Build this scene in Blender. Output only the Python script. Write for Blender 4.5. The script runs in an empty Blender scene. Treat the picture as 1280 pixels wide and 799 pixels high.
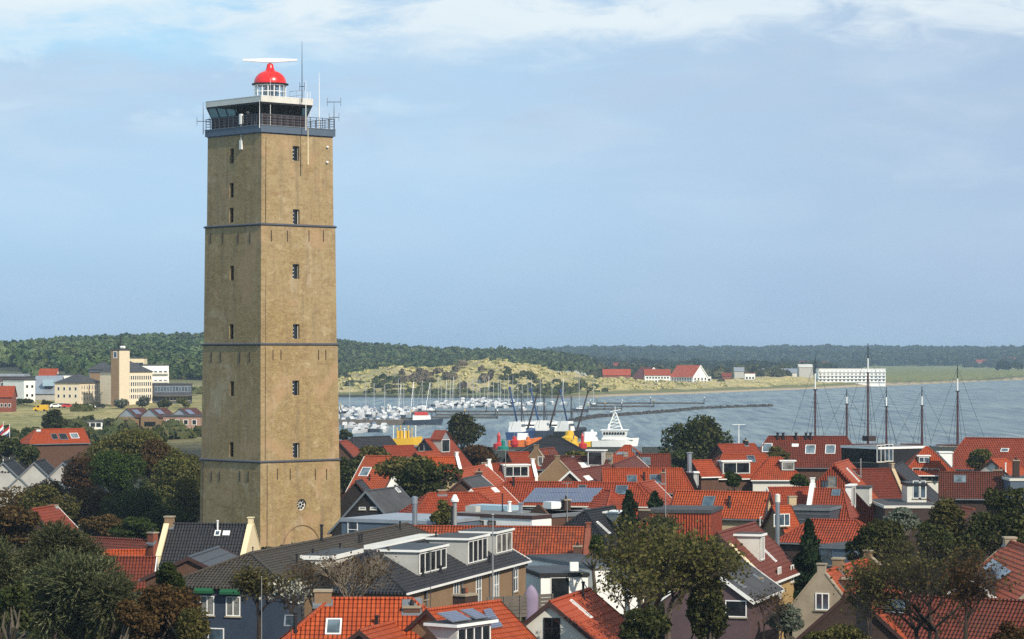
import bpy, math, random
import numpy as np
from mathutils import Vector, Matrix
R = math.radians
# ------------------------------------------------------------------ camera, light, exposure
FPX, YH, HC = 3480.0, 443.0, 22.0          # focal length in photo pixels, horizon row, eye height above the town
sc = bpy.context.scene
cam_d = bpy.data.cameras.new('camera'); cam = bpy.data.objects.new('camera', cam_d)
sc.collection.objects.link(cam); sc.camera = cam
cam.location = (0, 0, HC); cam.rotation_euler = (R(90), 0, 0)
cam_d.sensor_width = 36; cam_d.lens = 36 * FPX / 1280; cam_d.shift_y = (YH - 399.5) / 1280
cam_d.clip_start = 1; cam_d.clip_end = 60000
SUN_AZ, SUN_EL = 35.5, 36.0                # degrees to the right of straight behind the camera, elevation
sd = Vector((math.sin(R(SUN_AZ)) * math.cos(R(SUN_EL)), -math.cos(R(SUN_AZ)) * math.cos(R(SUN_EL)), math.sin(R(SUN_EL))))
sun_d = bpy.data.lights.new('sun', 'SUN'); sun = bpy.data.objects.new('sun', sun_d); sc.collection.objects.link(sun)
sun_d.energy = 4.7; sun_d.angle = R(0.6); sun_d.color = (1, 0.91, 0.77)
sun.rotation_euler = sd.to_track_quat('Z', 'Y').to_euler(); sun.location = (200, -100, 300)
sc.view_settings.view_transform = 'Standard'; sc.view_settings.look = 'None'
sc.view_settings.exposure = 0.10; sc.view_settings.gamma = 1
SKY_STRENGTH = 0.07
w = bpy.data.worlds.new('World'); sc.world = w; w.use_nodes = True
def sky_nodes():
    nt = w.node_tree; N = nt.nodes; L = nt.links; N.clear()
    def n(t, **k):
        x = N.new(t)
        for a, b in k.items(): setattr(x, a, b)
        return x
    def math_(op, a, b=None, c=None):
        x = n('ShaderNodeMath', operation=op)
        for i, v in enumerate((a, b, c)):
            if v is None: continue
            if isinstance(v, (int, float)): x.inputs[i].default_value = v
            else: L.new(v, x.inputs[i])
        return x.outputs[0]
    def mix(f, a, b):
        x = n('ShaderNodeMix', data_type='RGBA'); x.clamp_factor = True
        for i, v in ((0, f), (6, a), (7, b)):
            if isinstance(v, (int, float)): x.inputs[i].default_value = v
            elif isinstance(v, tuple): x.inputs[i].default_value = (*v, 1)
            else: L.new(v, x.inputs[i])
        return x.outputs[2]
    def ramp(v, lo, hi):
        x = n('ShaderNodeMapRange', interpolation_type='SMOOTHSTEP'); L.new(v, x.inputs[0])
        x.inputs[1].default_value = lo; x.inputs[2].default_value = hi; return x.outputs[0]
    out = n('ShaderNodeOutputWorld'); bg = n('ShaderNodeBackground'); L.new(bg.outputs[0], out.inputs[0])
    sky = n('ShaderNodeTexSky', sky_type='NISHITA'); sky.sun_disc = False
    sky.sun_elevation = R(SUN_EL); sky.sun_rotation = math.atan2(sd.x, sd.y)
    sky.air_density = 1.0; sky.dust_density = 0.6; sky.ozone_density = 2.0
    tc = n('ShaderNodeTexCoord'); sp = n('ShaderNodeSeparateXYZ'); L.new(tc.outputs['Generated'], sp.inputs[0])
    az = math_('ARCTAN2', sp.outputs[0], sp.outputs[1]); el = math_('ARCSINE', sp.outputs[2])
    azd = math_('MULTIPLY', az, 57.2958); eld = math_('MULTIPLY', el, 57.2958)
    cv = n('ShaderNodeCombineXYZ'); L.new(azd, cv.inputs[0]); L.new(math_('MULTIPLY', eld, 3.2), cv.inputs[1])
    def noise(scale, det, rough, off, dist=0.0):
        m = n('ShaderNodeMapping'); m.inputs[1].default_value = off; L.new(cv.outputs[0], m.inputs[0])
        x = n('ShaderNodeTexNoise'); x.inputs['Scale'].default_value = scale; x.inputs['Detail'].default_value = det
        x.inputs['Roughness'].default_value = rough; x.inputs['Distortion'].default_value = dist
        L.new(m.outputs[0], x.inputs['Vector']); return x.outputs[0]
    S = 1.0 / SKY_STRENGTH
    def c(r, g, b): return (r * S * .93, g * S * .93, b * S * .93)
    # a thin grey-blue veil over the blue sky, then bright cloud banks above it
    big = noise(0.16, 4, .55, (3.1, 1.2, 0)); fine = noise(0.55, 7, .6, (9, 4, 2), .6)
    veil = mix(ramp(eld, 0, 3.2), c(.36, .545, .755), c(.48, .695, .91))
    veil = mix(math_('MULTIPLY', ramp(azd, -4.0, 11.0), .70), veil, c(.415, .53, .715))
    veil = mix(math_('MULTIPLY', ramp(big, .40, .66), .30), veil, c(.50, .66, .83))
    over = mix(.55, sky.outputs[0], c(.36, .37, .38))      # unseen broken cloud overhead, added for a warmer, less blue fill
    base = mix(ramp(eld, 14, 40), veil, over)
    # blue gap upper left
    gap = math_('MULTIPLY', ramp(eld, 5.0, 6.4), math_('SUBTRACT', 1.0, ramp(azd, -7.5, -2.5)))
    base = mix(math_('MULTIPLY', gap, .85), base, c(.40, .74, 1.0))
    # cloud deck: lower edge rises and falls with noise
    edge = math_('ADD', math_('ADD', math_('ADD', math_('MULTIPLY', azd, .03), math_('MULTIPLY', math_('SUBTRACT', 1.0, ramp(azd, -7.5, -3.0)), .55)), math_('MULTIPLY', math_('SUBTRACT', fine, .5), 1.5)), math_('MULTIPLY', math_('SUBTRACT', big, .5), 2.0))
    hgt = math_('SUBTRACT', eld, math_('ADD', edge, 6.12))
    deck = ramp(hgt, -.25, .80)
    tear = ramp(noise(0.42, 7, .62, (1.7, 8.3, 5), .4), .30, .56)
    far_up = math_('SUBTRACT', 1.0, math_('MULTIPLY', ramp(eld, 9, 16), .75))
    deck = math_('MULTIPLY', math_('MULTIPLY', deck, tear), math_('MULTIPLY', far_up, .9))
    base = mix(deck, base, c(.84, .93, .97))
    under = math_('MULTIPLY', math_('MULTIPLY', ramp(hgt, -2.6, -.7), math_('SUBTRACT', 1.0, ramp(hgt, -.6, .1))), ramp(noise(0.30, 6, .6, (6.1, 3.3, 1), .5), .38, .62))
    base = mix(math_('MULTIPLY', under, .55), base, c(.50, .62, .79))
    soft = ramp(noise(0.22, 5, .55, (2.2, 9.1, 4), .3), .44, .68)
    base = mix(math_('MULTIPLY', math_('MULTIPLY', soft, ramp(eld, 1.0, 4.0)), .28), base, c(.66, .80, .92))
    # soft cumulus bank upper left
    cu = ramp(noise(0.34, 6, .55, (4.4, 2.0, 7), .3), .50, .66)
    win = math_('MULTIPLY', ramp(eld, 4.2, 5.3), math_('SUBTRACT', 1.0, ramp(eld, 6.1, 7.0)))
    win = math_('MULTIPLY', win, math_('SUBTRACT', 1.0, ramp(azd, -5, 0)))
    base = mix(math_('MULTIPLY', math_('MULTIPLY', cu, win), .8), base, c(.68, .85, .97))
    L.new(base, bg.inputs[0]); bg.inputs[1].default_value = SKY_STRENGTH
sky_nodes()
sc.cycles.use_denoising = False
sc.cycles.max_bounces = 6; sc.cycles.diffuse_bounces = 2; sc.cycles.glossy_bounces = 2
sc.cycles.transmission_bounces = 2; sc.cycles.volume_bounces = 0; sc.cycles.transparent_max_bounces = 8
sc.cycles.use_adaptive_sampling = False
sc.cycles.caustics_reflective = False; sc.cycles.caustics_refractive = False
COL = sc.collection
# ------------------------------------------------------------------ materials
def new_mat(name):
    m = bpy.data.materials.new(name); m.use_nodes = True
    nt = m.node_tree; return m, nt, nt.nodes['Principled BSDF']
def setin(nt, sock, v):
    if isinstance(v, (int, float)): sock.default_value = v
    elif isinstance(v, tuple): sock.default_value = v if len(v) == len(sock.default_value) else (*v, 1)
    else: nt.links.new(v, sock)
def nd(nt, t, ins={}, **k):
    x = nt.nodes.new(t)
    for a, b in k.items(): setattr(x, a, b)
    for a, b in ins.items(): setin(nt, x.inputs[a], b)
    return x
def mixc(nt, f, a, b, blend='MIX'):
    x = nd(nt, 'ShaderNodeMix', {0: f, 6: a, 7: b}, data_type='RGBA', blend_type=blend); x.clamp_factor = True; return x.outputs[2]
def mrange(nt, v, a, b, c=0.0, d=1.0):
    return nd(nt, 'ShaderNodeMapRange', {0: v, 1: a, 2: b, 3: c, 4: d}).outputs[0]
def mth(nt, op, a, b=0.0): return nd(nt, 'ShaderNodeMath', {0: a, 1: b}, operation=op).outputs[0]
def noise_n(nt, vec, scale, det=4, rough=.55, dist=0.0):
    return nd(nt, 'ShaderNodeTexNoise', {'Vector': vec, 'Scale': scale, 'Detail': det, 'Roughness': rough, 'Distortion': dist}).outputs[0]
def uvn(nt): return nd(nt, 'ShaderNodeUVMap').outputs[0]
def geo_pos(nt): return nd(nt, 'ShaderNodeNewGeometry').outputs['Position']
def mul(c, k): return tuple(x * k for x in c)
M = {}
def paint(key, c, rough=.55, var=.12, metal=0.0, spec=.3):
    """painted or plain surface with uneven weathering"""
    m, nt, b = new_mat(key); p = geo_pos(nt)
    n1 = noise_n(nt, p, .7, 5, .6); n2 = noise_n(nt, p, 6, 3)
    f = mth(nt, 'ADD', mth(nt, 'MULTIPLY', n1, .7), mth(nt, 'MULTIPLY', n2, .3))
    setin(nt, b.inputs['Base Color'], mixc(nt, mrange(nt, f, .35, .65), mul(c, 1 - var), mul(c, 1 + var)))
    b.inputs['Roughness'].default_value = rough; b.inputs['Metallic'].default_value = metal
    b.inputs['Specular IOR Level'].default_value = spec
    M[key] = m; return m
def tiles(key, c, c2, moss=(.05, .045, .03), mossy=.35, tw=.26, th=.34, prof=.6, rough=.6):
    """pantile roof: colour of single tiles varies, rows are real courses, the roll of each tile is bump"""
    m, nt, b = new_mat(key); uv = uvn(nt)
    br = nd(nt, 'ShaderNodeTexBrick', {'Vector': uv, 'Color1': c, 'Color2': c2, 'Mortar': mul(c, .35), 'Scale': 1.0, 'Mortar Size': .015,  # shadow gaps between tiles painted as dark lines in the colour
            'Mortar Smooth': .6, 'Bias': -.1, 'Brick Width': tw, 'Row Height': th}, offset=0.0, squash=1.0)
    p = geo_pos(nt); n1 = noise_n(nt, p, .35, 6, .65); n2 = noise_n(nt, p, 2.2, 4, .6)
    col = mixc(nt, mrange(nt, n2, .3, .75, 0, .30), br.outputs[0], mul(c2, .7))
    col = mixc(nt, mrange(nt, n1, .48, .72, 0, mossy), col, moss)
    oi = nd(nt, 'ShaderNodeObjectInfo').outputs['Random']
    col = mixc(nt, mrange(nt, oi, 0, 1, 0, .42), col, mul(c2, .66))
    setin(nt, b.inputs['Base Color'], col); b.inputs['Roughness'].default_value = rough; b.inputs['Specular IOR Level'].default_value = .25
    sx = nd(nt, 'ShaderNodeSeparateXYZ', {0: uv}).outputs[0]
    wv = mth(nt, 'SINE', mth(nt, 'MULTIPLY', sx, 2 * math.pi / tw))
    h = mth(nt, 'ADD', wv, mth(nt, 'MULTIPLY', n2, .5))
    setin(nt, b.inputs['Normal'], nd(nt, 'ShaderNodeBump', {'Height': h, 'Strength': min(1, prof * 1.3), 'Distance': .07}).outputs[0])
    M[key] = m; return m
def bricks(key, c, c2, mortar=None, rough=.85, var=.3):
    m, nt, b = new_mat(key); uv = uvn(nt)
    br = nd(nt, 'ShaderNodeTexBrick', {'Vector': uv, 'Color1': c, 'Color2': c2, 'Mortar': mortar or mul(c, 1.25), 'Scale': 1.0, 'Mortar Size': .008,
            'Mortar Smooth': .3, 'Bias': 0.0, 'Brick Width': .22, 'Row Height': .07})
    p = geo_pos(nt); n1 = noise_n(nt, p, .5, 6, .65); n2 = noise_n(nt, p, 3, 4, .6)
    col = mixc(nt, mrange(nt, n1, .4, .7, 0, var), br.outputs[0], mul(c, .55))
    col = mixc(nt, mrange(nt, n2, .45, .75, 0, var), col, mul(c2, 1.35))
    setin(nt, b.inputs['Base Color'], col); b.inputs['Roughness'].default_value = rough; b.inputs['Specular IOR Level'].default_value = .2
    M[key] = m; return m
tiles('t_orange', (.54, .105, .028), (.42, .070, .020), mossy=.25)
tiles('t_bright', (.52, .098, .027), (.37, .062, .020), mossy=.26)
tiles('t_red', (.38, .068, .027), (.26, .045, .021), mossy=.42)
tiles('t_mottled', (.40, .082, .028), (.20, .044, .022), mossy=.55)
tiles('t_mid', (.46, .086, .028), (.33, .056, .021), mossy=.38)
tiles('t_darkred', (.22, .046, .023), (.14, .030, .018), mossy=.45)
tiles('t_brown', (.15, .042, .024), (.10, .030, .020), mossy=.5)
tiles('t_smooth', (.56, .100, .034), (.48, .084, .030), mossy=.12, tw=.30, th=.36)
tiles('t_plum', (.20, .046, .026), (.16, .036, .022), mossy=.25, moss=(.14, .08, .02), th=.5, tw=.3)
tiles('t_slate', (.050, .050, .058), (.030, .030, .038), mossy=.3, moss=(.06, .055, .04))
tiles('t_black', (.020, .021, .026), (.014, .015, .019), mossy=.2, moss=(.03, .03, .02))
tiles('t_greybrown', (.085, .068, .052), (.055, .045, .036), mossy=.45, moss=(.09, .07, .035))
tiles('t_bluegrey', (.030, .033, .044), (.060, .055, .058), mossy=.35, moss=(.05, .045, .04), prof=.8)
bricks('b_brown', (.105, .055, .036), (.075, .042, .030))
bricks('b_dark', (.055, .034, .028), (.040, .028, .024))
bricks('b_tan', (.25, .165, .095), (.19, .125, .075))
bricks('b_yellow', (.42, .29, .13), (.35, .24, .11), var=.2)
bricks('b_red', (.23, .075, .045), (.17, .055, .036))
bricks('b_pale', (.45, .35, .22), (.40, .31, .19), var=.15); bricks('b_pinkish', (.34, .21, .165), (.28, .17, .13)); bricks('b_cream', (.70, .60, .44), (.64, .54, .39), var=.1); paint('boat_white', (.52, .53, .54), var=.2); paint('boat_cover', (.10, .14, .22), var=.3)
paint('white', (.78, .78, .75), var=.06); paint('cream', (.72, .60, .38), var=.05); paint('offwhite', (.60, .58, .52), var=.1)
paint('grey_render', (.42, .41, .38), var=.12); paint('navy', (.035, .048, .075), var=.15); paint('black', (.014, .014, .016), var=.2)
paint('black_wood', (.020, .017, .017), var=.3, rough=.7); paint('tar_roof', (.035, .037, .042), var=.35, rough=.55, spec=.4)
paint('gravel_roof', (.16, .16, .16), var=.25, rough=.9); paint('felt', (.060, .062, .068), var=.2, rough=.85)
paint('zinc', (.33, .36, .40), var=.12, rough=.45, metal=.4); paint('steel', (.45, .47, .50), var=.1, rough=.35, metal=.8)
paint('pipe', (.30, .33, .36), rough=.4, metal=.7); paint('awning', (.012, .085, .035), rough=.7, var=.08)
paint('brown_trim', (.055, .028, .024), var=.15); paint('bluegrey_trim', (.085, .115, .155), var=.08); paint('panel_brown', (.045, .028, .026), var=.2)
paint('red_paint', (.46, .026, .022), rough=.35, var=.06, spec=.5); paint('cornice_grey', (.075, .082, .10), var=.15, rough=.6); paint('lead', (.17, .19, .21), rough=.6, var=.15, metal=.3)
paint('dome_red', (.72, .020, .018), rough=.28, var=.04, spec=.5); paint('orange_paint', (.60, .15, .03), rough=.4)
paint('yellow_paint', (.68, .41, .03), rough=.4, var=.06); paint('green_paint', (.01, .18, .14), rough=.4)
paint('blue_paint', (.03, .065, .17), rough=.4); paint('rust_dark', (.045, .03, .028), rough=.7); paint('mast_red', (.075, .022, .022), rough=.45)
paint('mast_dark', (.022, .02, .022), rough=.5); paint('wire', (.05, .05, .055), rough=.5); paint('wood_grey', (.12, .105, .09), var=.25, rough=.85)
paint('wood_deck', (.25, .19, .12), var=.2, rough=.8); paint('lilac', (.24, .19, .28), rough=.6); paint('grey_metal_roof', (.055, .062, .075), rough=.5, var=.12)
paint('lightblue', (.33, .46, .54), rough=.5, var=.06); paint('pole_grey', (.30, .31, .31), rough=.5, metal=.3); paint('stone', (.30, .25, .18), var=.2, rough=.9)
paint('pier', (.075, .072, .068), var=.3, rough=.8); paint('rock', (.055, .052, .050), var=.5, rough=.95); paint('mauve_wall', (.10, .065, .070), var=.15)
def glass(key, c=(.02, .025, .03), rough=.06):
    m, nt, b = new_mat(key); p = geo_pos(nt)
    n = noise_n(nt, p, .9, 2)
    setin(nt, b.inputs['Base Color'], mixc(nt, mrange(nt, n, .35, .65), mul(c, .5), mul(c, 1.6)))
    b.inputs['Roughness'].default_value = rough; b.inputs['Specular IOR Level'].default_value = .8; M[key] = m
glass('glass'); glass('glass_blue', (.05, .075, .10)); glass('glass_dark', (.010, .012, .014)); glass('glass_curtain', (.16, .16, .15), .15)
glass('glass_sky', (.10, .13, .15), .03)
def solar():
    m, nt, b = new_mat('solar'); uv = uvn(nt)
    br = nd(nt, 'ShaderNodeTexBrick', {'Vector': uv, 'Color1': (.05, .068, .135), 'Color2': (.068, .09, .16), 'Mortar': (.27, .29, .35), 'Scale': 1.0,
            'Mortar Size': .012, 'Mortar Smooth': .2, 'Brick Width': .17, 'Row Height': .17}, offset=0.0)
    setin(nt, b.inputs['Base Color'], br.outputs[0]); b.inputs['Roughness'].default_value = .22; b.inputs['Specular IOR Level'].default_value = .6; M['solar'] = m
solar()
def tower_brick():
    m, nt, b = new_mat('tower_brick'); uv = uvn(nt); p = geo_pos(nt)
    br = nd(nt, 'ShaderNodeTexBrick', {'Vector': uv, 'Color1': (.375, .27, .118), 'Color2': (.225, .158, .072), 'Mortar': (.37, .285, .155), 'Scale': 1.0,
            'Mortar Size': .01, 'Brick Width': .26, 'Row Height': .085, 'Bias': 0.0})
    n0 = noise_n(nt, p, .11, 5, .6); n1 = noise_n(nt, p, .75, 9, .78, .4); n2 = noise_n(nt, p, 4.5, 6, .75)
    mp = nd(nt, 'ShaderNodeMapping', {'Vector': p, 'Scale': (.8, .8, 3.0)}).outputs[0]; n3 = noise_n(nt, mp, .8, 6, .7, .6)
    mv = nd(nt, 'ShaderNodeMapping', {'Vector': p, 'Scale': (1.6, 1.6, .12)}).outputs[0]; n4 = noise_n(nt, mv, .9, 4, .6)
    col = mixc(nt, mrange(nt, n0, .42, .56, 0, .9), br.outputs[0], (.35, .27, .15))
    col = mixc(nt, mrange(nt, n3, .48, .66, 0, .55), col, (.23, .135, .062))
    col = mixc(nt, mrange(nt, n1, .52, .70, 0, .62), col, (.19, .130, .075))
    col = mixc(nt, mrange(nt, n1, .46, .30, 0, .65), col, (.54, .42, .27))
    col = mixc(nt, mrange(nt, n4, .50, .68, 0, .42), col, (.15, .12, .085))
    col = mixc(nt, mrange(nt, n2, .48, .70, 0, .70), col, (.17, .112, .060))
    n5 = noise_n(nt, p, .22, 3, .5, .8); col = mixc(nt, mrange(nt, n5, .55, .66, 0, .5), col, (.40, .26, .15))
    n6 = noise_n(nt, nd(nt, 'ShaderNodeMapping', {'Vector': p, 'Location': (31, 7, 3)}).outputs[0], .30, 4, .6, 1.2); col = mixc(nt, mrange(nt, n6, .60, .72, 0, .35), col, (.50, .43, .32))
    setin(nt, b.inputs['Base Color'], col); b.inputs['Roughness'].default_value = .9; b.inputs['Specular IOR Level'].default_value = .15
    setin(nt, b.inputs['Normal'], nd(nt, 'ShaderNodeBump', {'Height': n2, 'Strength': .35, 'Distance': .06}).outputs[0]); M['tower_brick'] = m
tower_brick()
def leaf(key, cols, trans=.32, patch=0.0):
    m = bpy.data.materials.new(key); m.use_nodes = True; nt = m.node_tree; nt.nodes.clear()
    out = nt.nodes.new('ShaderNodeOutputMaterial'); g = nt.nodes.new('ShaderNodeNewGeometry')
    rp = nt.nodes.new('ShaderNodeValToRGB'); nt.links.new(g.outputs['Random Per Island'], rp.inputs[0])
    e = rp.color_ramp.elements
    while len(e) < len(cols): e.new(.5)
    for i, cc in enumerate(cols): e[i].position = i / (len(cols) - 1); e[i].color = (*cc, 1)
    n1 = noise_n(nt, geo_pos(nt), .45, 3); oi = nd(nt, 'ShaderNodeObjectInfo').outputs['Random']
    col = mixc(nt, mrange(nt, n1, .35, .65, 0, .55), rp.outputs[0], cols[len(cols) // 2])
    hsv = nd(nt, 'ShaderNodeHueSaturation', {'Color': col, 'Hue': mrange(nt, oi, 0, 1, .485, .515), 'Value': mrange(nt, oi, 0, 1, .8, 1.2)}).outputs[0]
    if patch:
        np_ = noise_n(nt, geo_pos(nt), patch, 3, .6); np2 = noise_n(nt, geo_pos(nt), patch * .37, 2, .5)
        hsv = nd(nt, 'ShaderNodeHueSaturation', {'Color': hsv, 'Hue': mrange(nt, np2, .3, .7, .465, .52), 'Saturation': mrange(nt, np_, .3, .7, 1.15, .75), 'Value': mrange(nt, np_, .3, .7, .55, 1.5)}).outputs[0]
    d = nd(nt, 'ShaderNodeBsdfDiffuse', {'Color': hsv}); t = nd(nt, 'ShaderNodeBsdfTranslucent', {'Color': hsv})
    mx = nd(nt, 'ShaderNodeMixShader', {0: trans, 1: d.outputs[0], 2: t.outputs[0]}); nt.links.new(mx.outputs[0], out.inputs[0]); M[key] = m
leaf('leaf_green', [(.018, .032, .009), (.046, .070, .018), (.085, .108, .032)])
leaf('leaf_dark', [(.014, .021, .008), (.050, .059, .020), (.125, .125, .045)])
leaf('leaf_olive', [(.030, .032, .011), (.10, .097, .031), (.21, .18, .066)])
leaf('leaf_brown', [(.035, .022, .010), (.090, .054, .022), (.150, .098, .040)])
leaf('leaf_silver', [(.07, .085, .06), (.14, .16, .12), (.24, .25, .20)])
leaf('leaf_willow', [(.022, .030, .012), (.075, .082, .036), (.22, .22, .12)])
leaf('leaf_conifer', [(.010, .024, .012), (.024, .044, .020), (.045, .068, .032)])
leaf('leaf_forest', [(.026, .050, .016), (.066, .106, .032), (.125, .165, .055)], .1, .11)
leaf('leaf_far', [(.016, .030, .016), (.028, .044, .020), (.044, .058, .026)], .1, .03)
leaf('leaf_shrub', [(.030, .042, .014), (.060, .074, .024), (.11, .105, .040)], .1, .08)
leaf('leaf_marram', [(.28, .25, .10), (.42, .36, .16), (.55, .46, .25)], .2)
leaf('leaf_thicket', [(.07, .055, .035), (.13, .105, .07), (.19, .16, .11)], .1)
leaf('leaf_white', [(.20, .20, .14), (.45, .44, .36), (.62, .60, .52)])
paint('bark', (.085, .070, .050), var=.35, rough=.95); paint('bark_pale', (.22, .18, .13), var=.3, rough=.9); paint('bark_dark', (.035, .026, .020), var=.3, rough=.95)
# ------------------------------------------------------------------ mesh building
class MB:
    def __init__(s): s.v = []; s.f = []; s.m = []
    def poly(s, pts, m=0):
        i = len(s.v); s.v.extend(tuple(p) for p in pts); s.f.append(tuple(range(i, i + len(pts)))); s.m.append(m); return s
    def hexa(s, b, t, m=0):
        """closed solid between bottom ring b and top ring t (same count, counter-clockwise seen from above)"""
        i = len(s.v); n = len(b); s.v.extend(tuple(p) for p in b); s.v.extend(tuple(p) for p in t)
        s.f.append(tuple(i + k for k in reversed(range(n)))); s.f.append(tuple(i + n + k for k in range(n)))
        for k in range(n):
            k2 = (k + 1) % n; s.f.append((i + k, i + k2, i + n + k2, i + n + k))
        s.m.extend([m] * (n + 2)); return s
    def box(s, x0, x1, y0, y1, z0, z1, m=0):
        return s.hexa([(x0, y0, z0), (x1, y0, z0), (x1, y1, z0), (x0, y1, z0)], [(x0, y0, z1), (x1, y0, z1), (x1, y1, z1), (x0, y1, z1)], m)
    def beam(s, p, q, wd, ht, m=0, up=(0, 0, 1)):
        p = Vector(p); q = Vector(q); d = (q - p).normalized(); u = Vector(up)
        if abs(d.dot(u)) > .98: u = Vector((1, 0, 0))
        a = d.cross(u).normalized(); b = a.cross(d)
        a *= wd / 2; b *= ht / 2
        return s.hexa([p - a - b, p + a - b, p + a + b, p - a + b], [q - a - b, q + a - b, q + a + b, q - a + b], m)
    def tube(s, pts, rad, n=6, m=0, cap=True):
        base = len(s.v); k = len(pts); pts = [Vector(p) for p in pts]
        if not hasattr(rad, '__len__'): rad = [rad] * k
        for i in range(k):
            d = (pts[min(i + 1, k - 1)] - pts[max(i - 1, 0)]).normalized()
            u = Vector((0, 0, 1)) if abs(d.z) < .9 else Vector((1, 0, 0))
            a = d.cross(u).normalized(); b = a.cross(d)
            for j in range(n):
                t = 2 * math.pi * j / n; s.v.append(tuple(pts[i] + (a * math.cos(t) + b * math.sin(t)) * rad[i]))
        for i in range(k - 1):
            for j in range(n):
                j2 = (j + 1) % n
                s.f.append((base + i * n + j, base + i * n + j2, base + (i + 1) * n + j2, base + (i + 1) * n + j)); s.m.append(m)
        if cap:
            s.f.append(tuple(base + j for j in reversed(range(n)))); s.f.append(tuple(base + (k - 1) * n + j for j in range(n))); s.m.extend([m, m])
        return s
    def lathe(s, prof, c=(0, 0, 0), n=24, m=0):
        base = len(s.v); k = len(prof)
        for r, z in prof:
            for j in range(n):
                t = 2 * math.pi * j / n; s.v.append((c[0] + r * math.cos(t), c[1] + r * math.sin(t), c[2] + z))
        for i in range(k - 1):
            for j in range(n):
                j2 = (j + 1) % n
                s.f.append((base + i * n + j, base + i * n + j2, base + (i + 1) * n + j2, base + (i + 1) * n + j)); s.m.append(m)
        return s
    def slope(s, tl, tr, br, bl, m=0, course=.36, lift=.035):
        """roof slope laid in overlapping courses; corners seen from outside: top left, top right, bottom right, bottom left"""
        tl, tr, br, bl = map(Vector, (tl, tr, br, bl))
        nrm = (tr - bl).cross(tl - br)
        if nrm.length < 1e-6: return s
        nrm.normalize()
        ln = max(((tl + tr) / 2 - (bl + br) / 2).length, .1); k = max(1, min(60, round(ln / course)))
        for i in range(k):
            a, b = i / k, (i + 1) / k
            l0, r0 = tl.lerp(bl, a), tr.lerp(br, a); l1, r1 = tl.lerp(bl, b), tr.lerp(br, b)
            up = nrm * lift
            s.poly([l1 + up, r1 + up, r0, l0], m); s.poly([l1, r1, r1 + up, l1 + up], m)
        return s
    def build(s, name, mat, parent=None, smooth=False, loc=None):
        me = bpy.data.meshes.new(name); me.from_pydata(s.v, [], s.f)
        mats = mat if isinstance(mat, (list, tuple)) else [mat]
        for x in mats: me.materials.append(M[x])
        if len(mats) > 1: me.polygons.foreach_set('material_index', s.m)
        # metre-scaled UVs: u runs level along each face, v up it
        me.calc_loop_triangles() if False else None
        nl = len(me.loops); uv = np.zeros((nl, 2), np.float32)
        co = np.empty(len(me.vertices) * 3, np.float32); me.vertices.foreach_get('co', co); co = co.reshape(-1, 3)
        li = np.empty(nl, np.int32); me.loops.foreach_get('vertex_index', li)
        nf = len(me.polygons); pn = np.empty(nf * 3, np.float32); me.polygons.foreach_get('normal', pn); pn = pn.reshape(-1, 3)
        lt = np.empty(nf, np.int32); me.polygons.foreach_get('loop_total', lt)
        nn = np.repeat(pn, lt, axis=0)
        u = np.stack([-nn[:, 1], nn[:, 0], np.zeros(nl)], 1); ul = np.linalg.norm(u, axis=1)
        flat = ul < 1e-3; u[flat] = (1, 0, 0); ul[flat] = 1; u /= ul[:, None]
        v = np.cross(nn, u); pc = co[li]
        uv[:, 0] = (pc * u).sum(1); uv[:, 1] = (pc * v).sum(1)
        lay = me.uv_layers.new(name='UVMap'); lay.data.foreach_set('uv', uv.ravel())
        if smooth: me.polygons.foreach_set('use_smooth', [True] * nf)
        o = bpy.data.objects.new(name, me); COL.objects.link(o)
        if parent: o.parent = parent
        if loc is not None: o.location = loc
        return o
def tag(o, label=None, cat=None, group=None, kind=None):
    if label: o['label'] = label
    if cat: o['category'] = cat
    if group: o['group'] = group
    if kind: o['kind'] = kind
    return o
def thing(name, label, cat, loc=(0, 0, 0), rz=0.0, group=None):
    o = bpy.data.objects.new(name, None); COL.objects.link(o); o.location = loc; o.rotation_euler = (0, 0, rz)
    o.empty_display_size = .5
    return tag(o, label, cat, group)
def kids(o): return [c for c in ALLKIDS.get(o.name, [])]
def dup(root, loc, rz, label=None, group=None, scale=None):
    r = root.copy(); COL.objects.link(r); r.location = loc; r.rotation_euler = (0, 0, rz)
    if scale: r.scale = scale
    if label: r['label'] = label
    if group: r['group'] = group
    for ch in list(root.children):
        c = ch.copy(); COL.objects.link(c); c.parent = r
        for g in list(ch.children):
            d = g.copy(); COL.objects.link(d); d.parent = c
    return r
def at(px, py, z): 
    """the point at height z that the photo shows in pixel (px, py)"""
    y = (HC - z) * FPX / (py - YH); return Vector(((px - 640) / FPX * y, y, z))
def far(px, Y, z=0.0): return Vector(((px - 640) / FPX * Y, Y, z))
def zat(py, Y): return HC - (py - YH) * Y / FPX
def np_mesh(name, verts, nper, mat, parent=None, matidx=None):
    """verts: (faces*nper, 3) array of separate polygons"""
    nv = len(verts); nf = nv // nper
    me = bpy.data.meshes.new(name); me.vertices.add(nv); me.vertices.foreach_set('co', np.asarray(verts, np.float32).ravel())
    me.loops.add(nv); me.loops.foreach_set('vertex_index', np.arange(nv, dtype=np.int32))
    me.polygons.add(nf); me.polygons.foreach_set('loop_start', np.arange(0, nv, nper, dtype=np.int32))
    me.polygons.foreach_set('loop_total', np.full(nf, nper, np.int32))
    for x in (mat if isinstance(mat, list) else [mat]): me.materials.append(M[x])
    if matidx is not None: me.polygons.foreach_set('material_index', np.asarray(matidx, np.int32))
    me.update(); me.validate()
    o = bpy.data.objects.new(name, me); COL.objects.link(o)
    if parent: o.parent = parent
    return o
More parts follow.
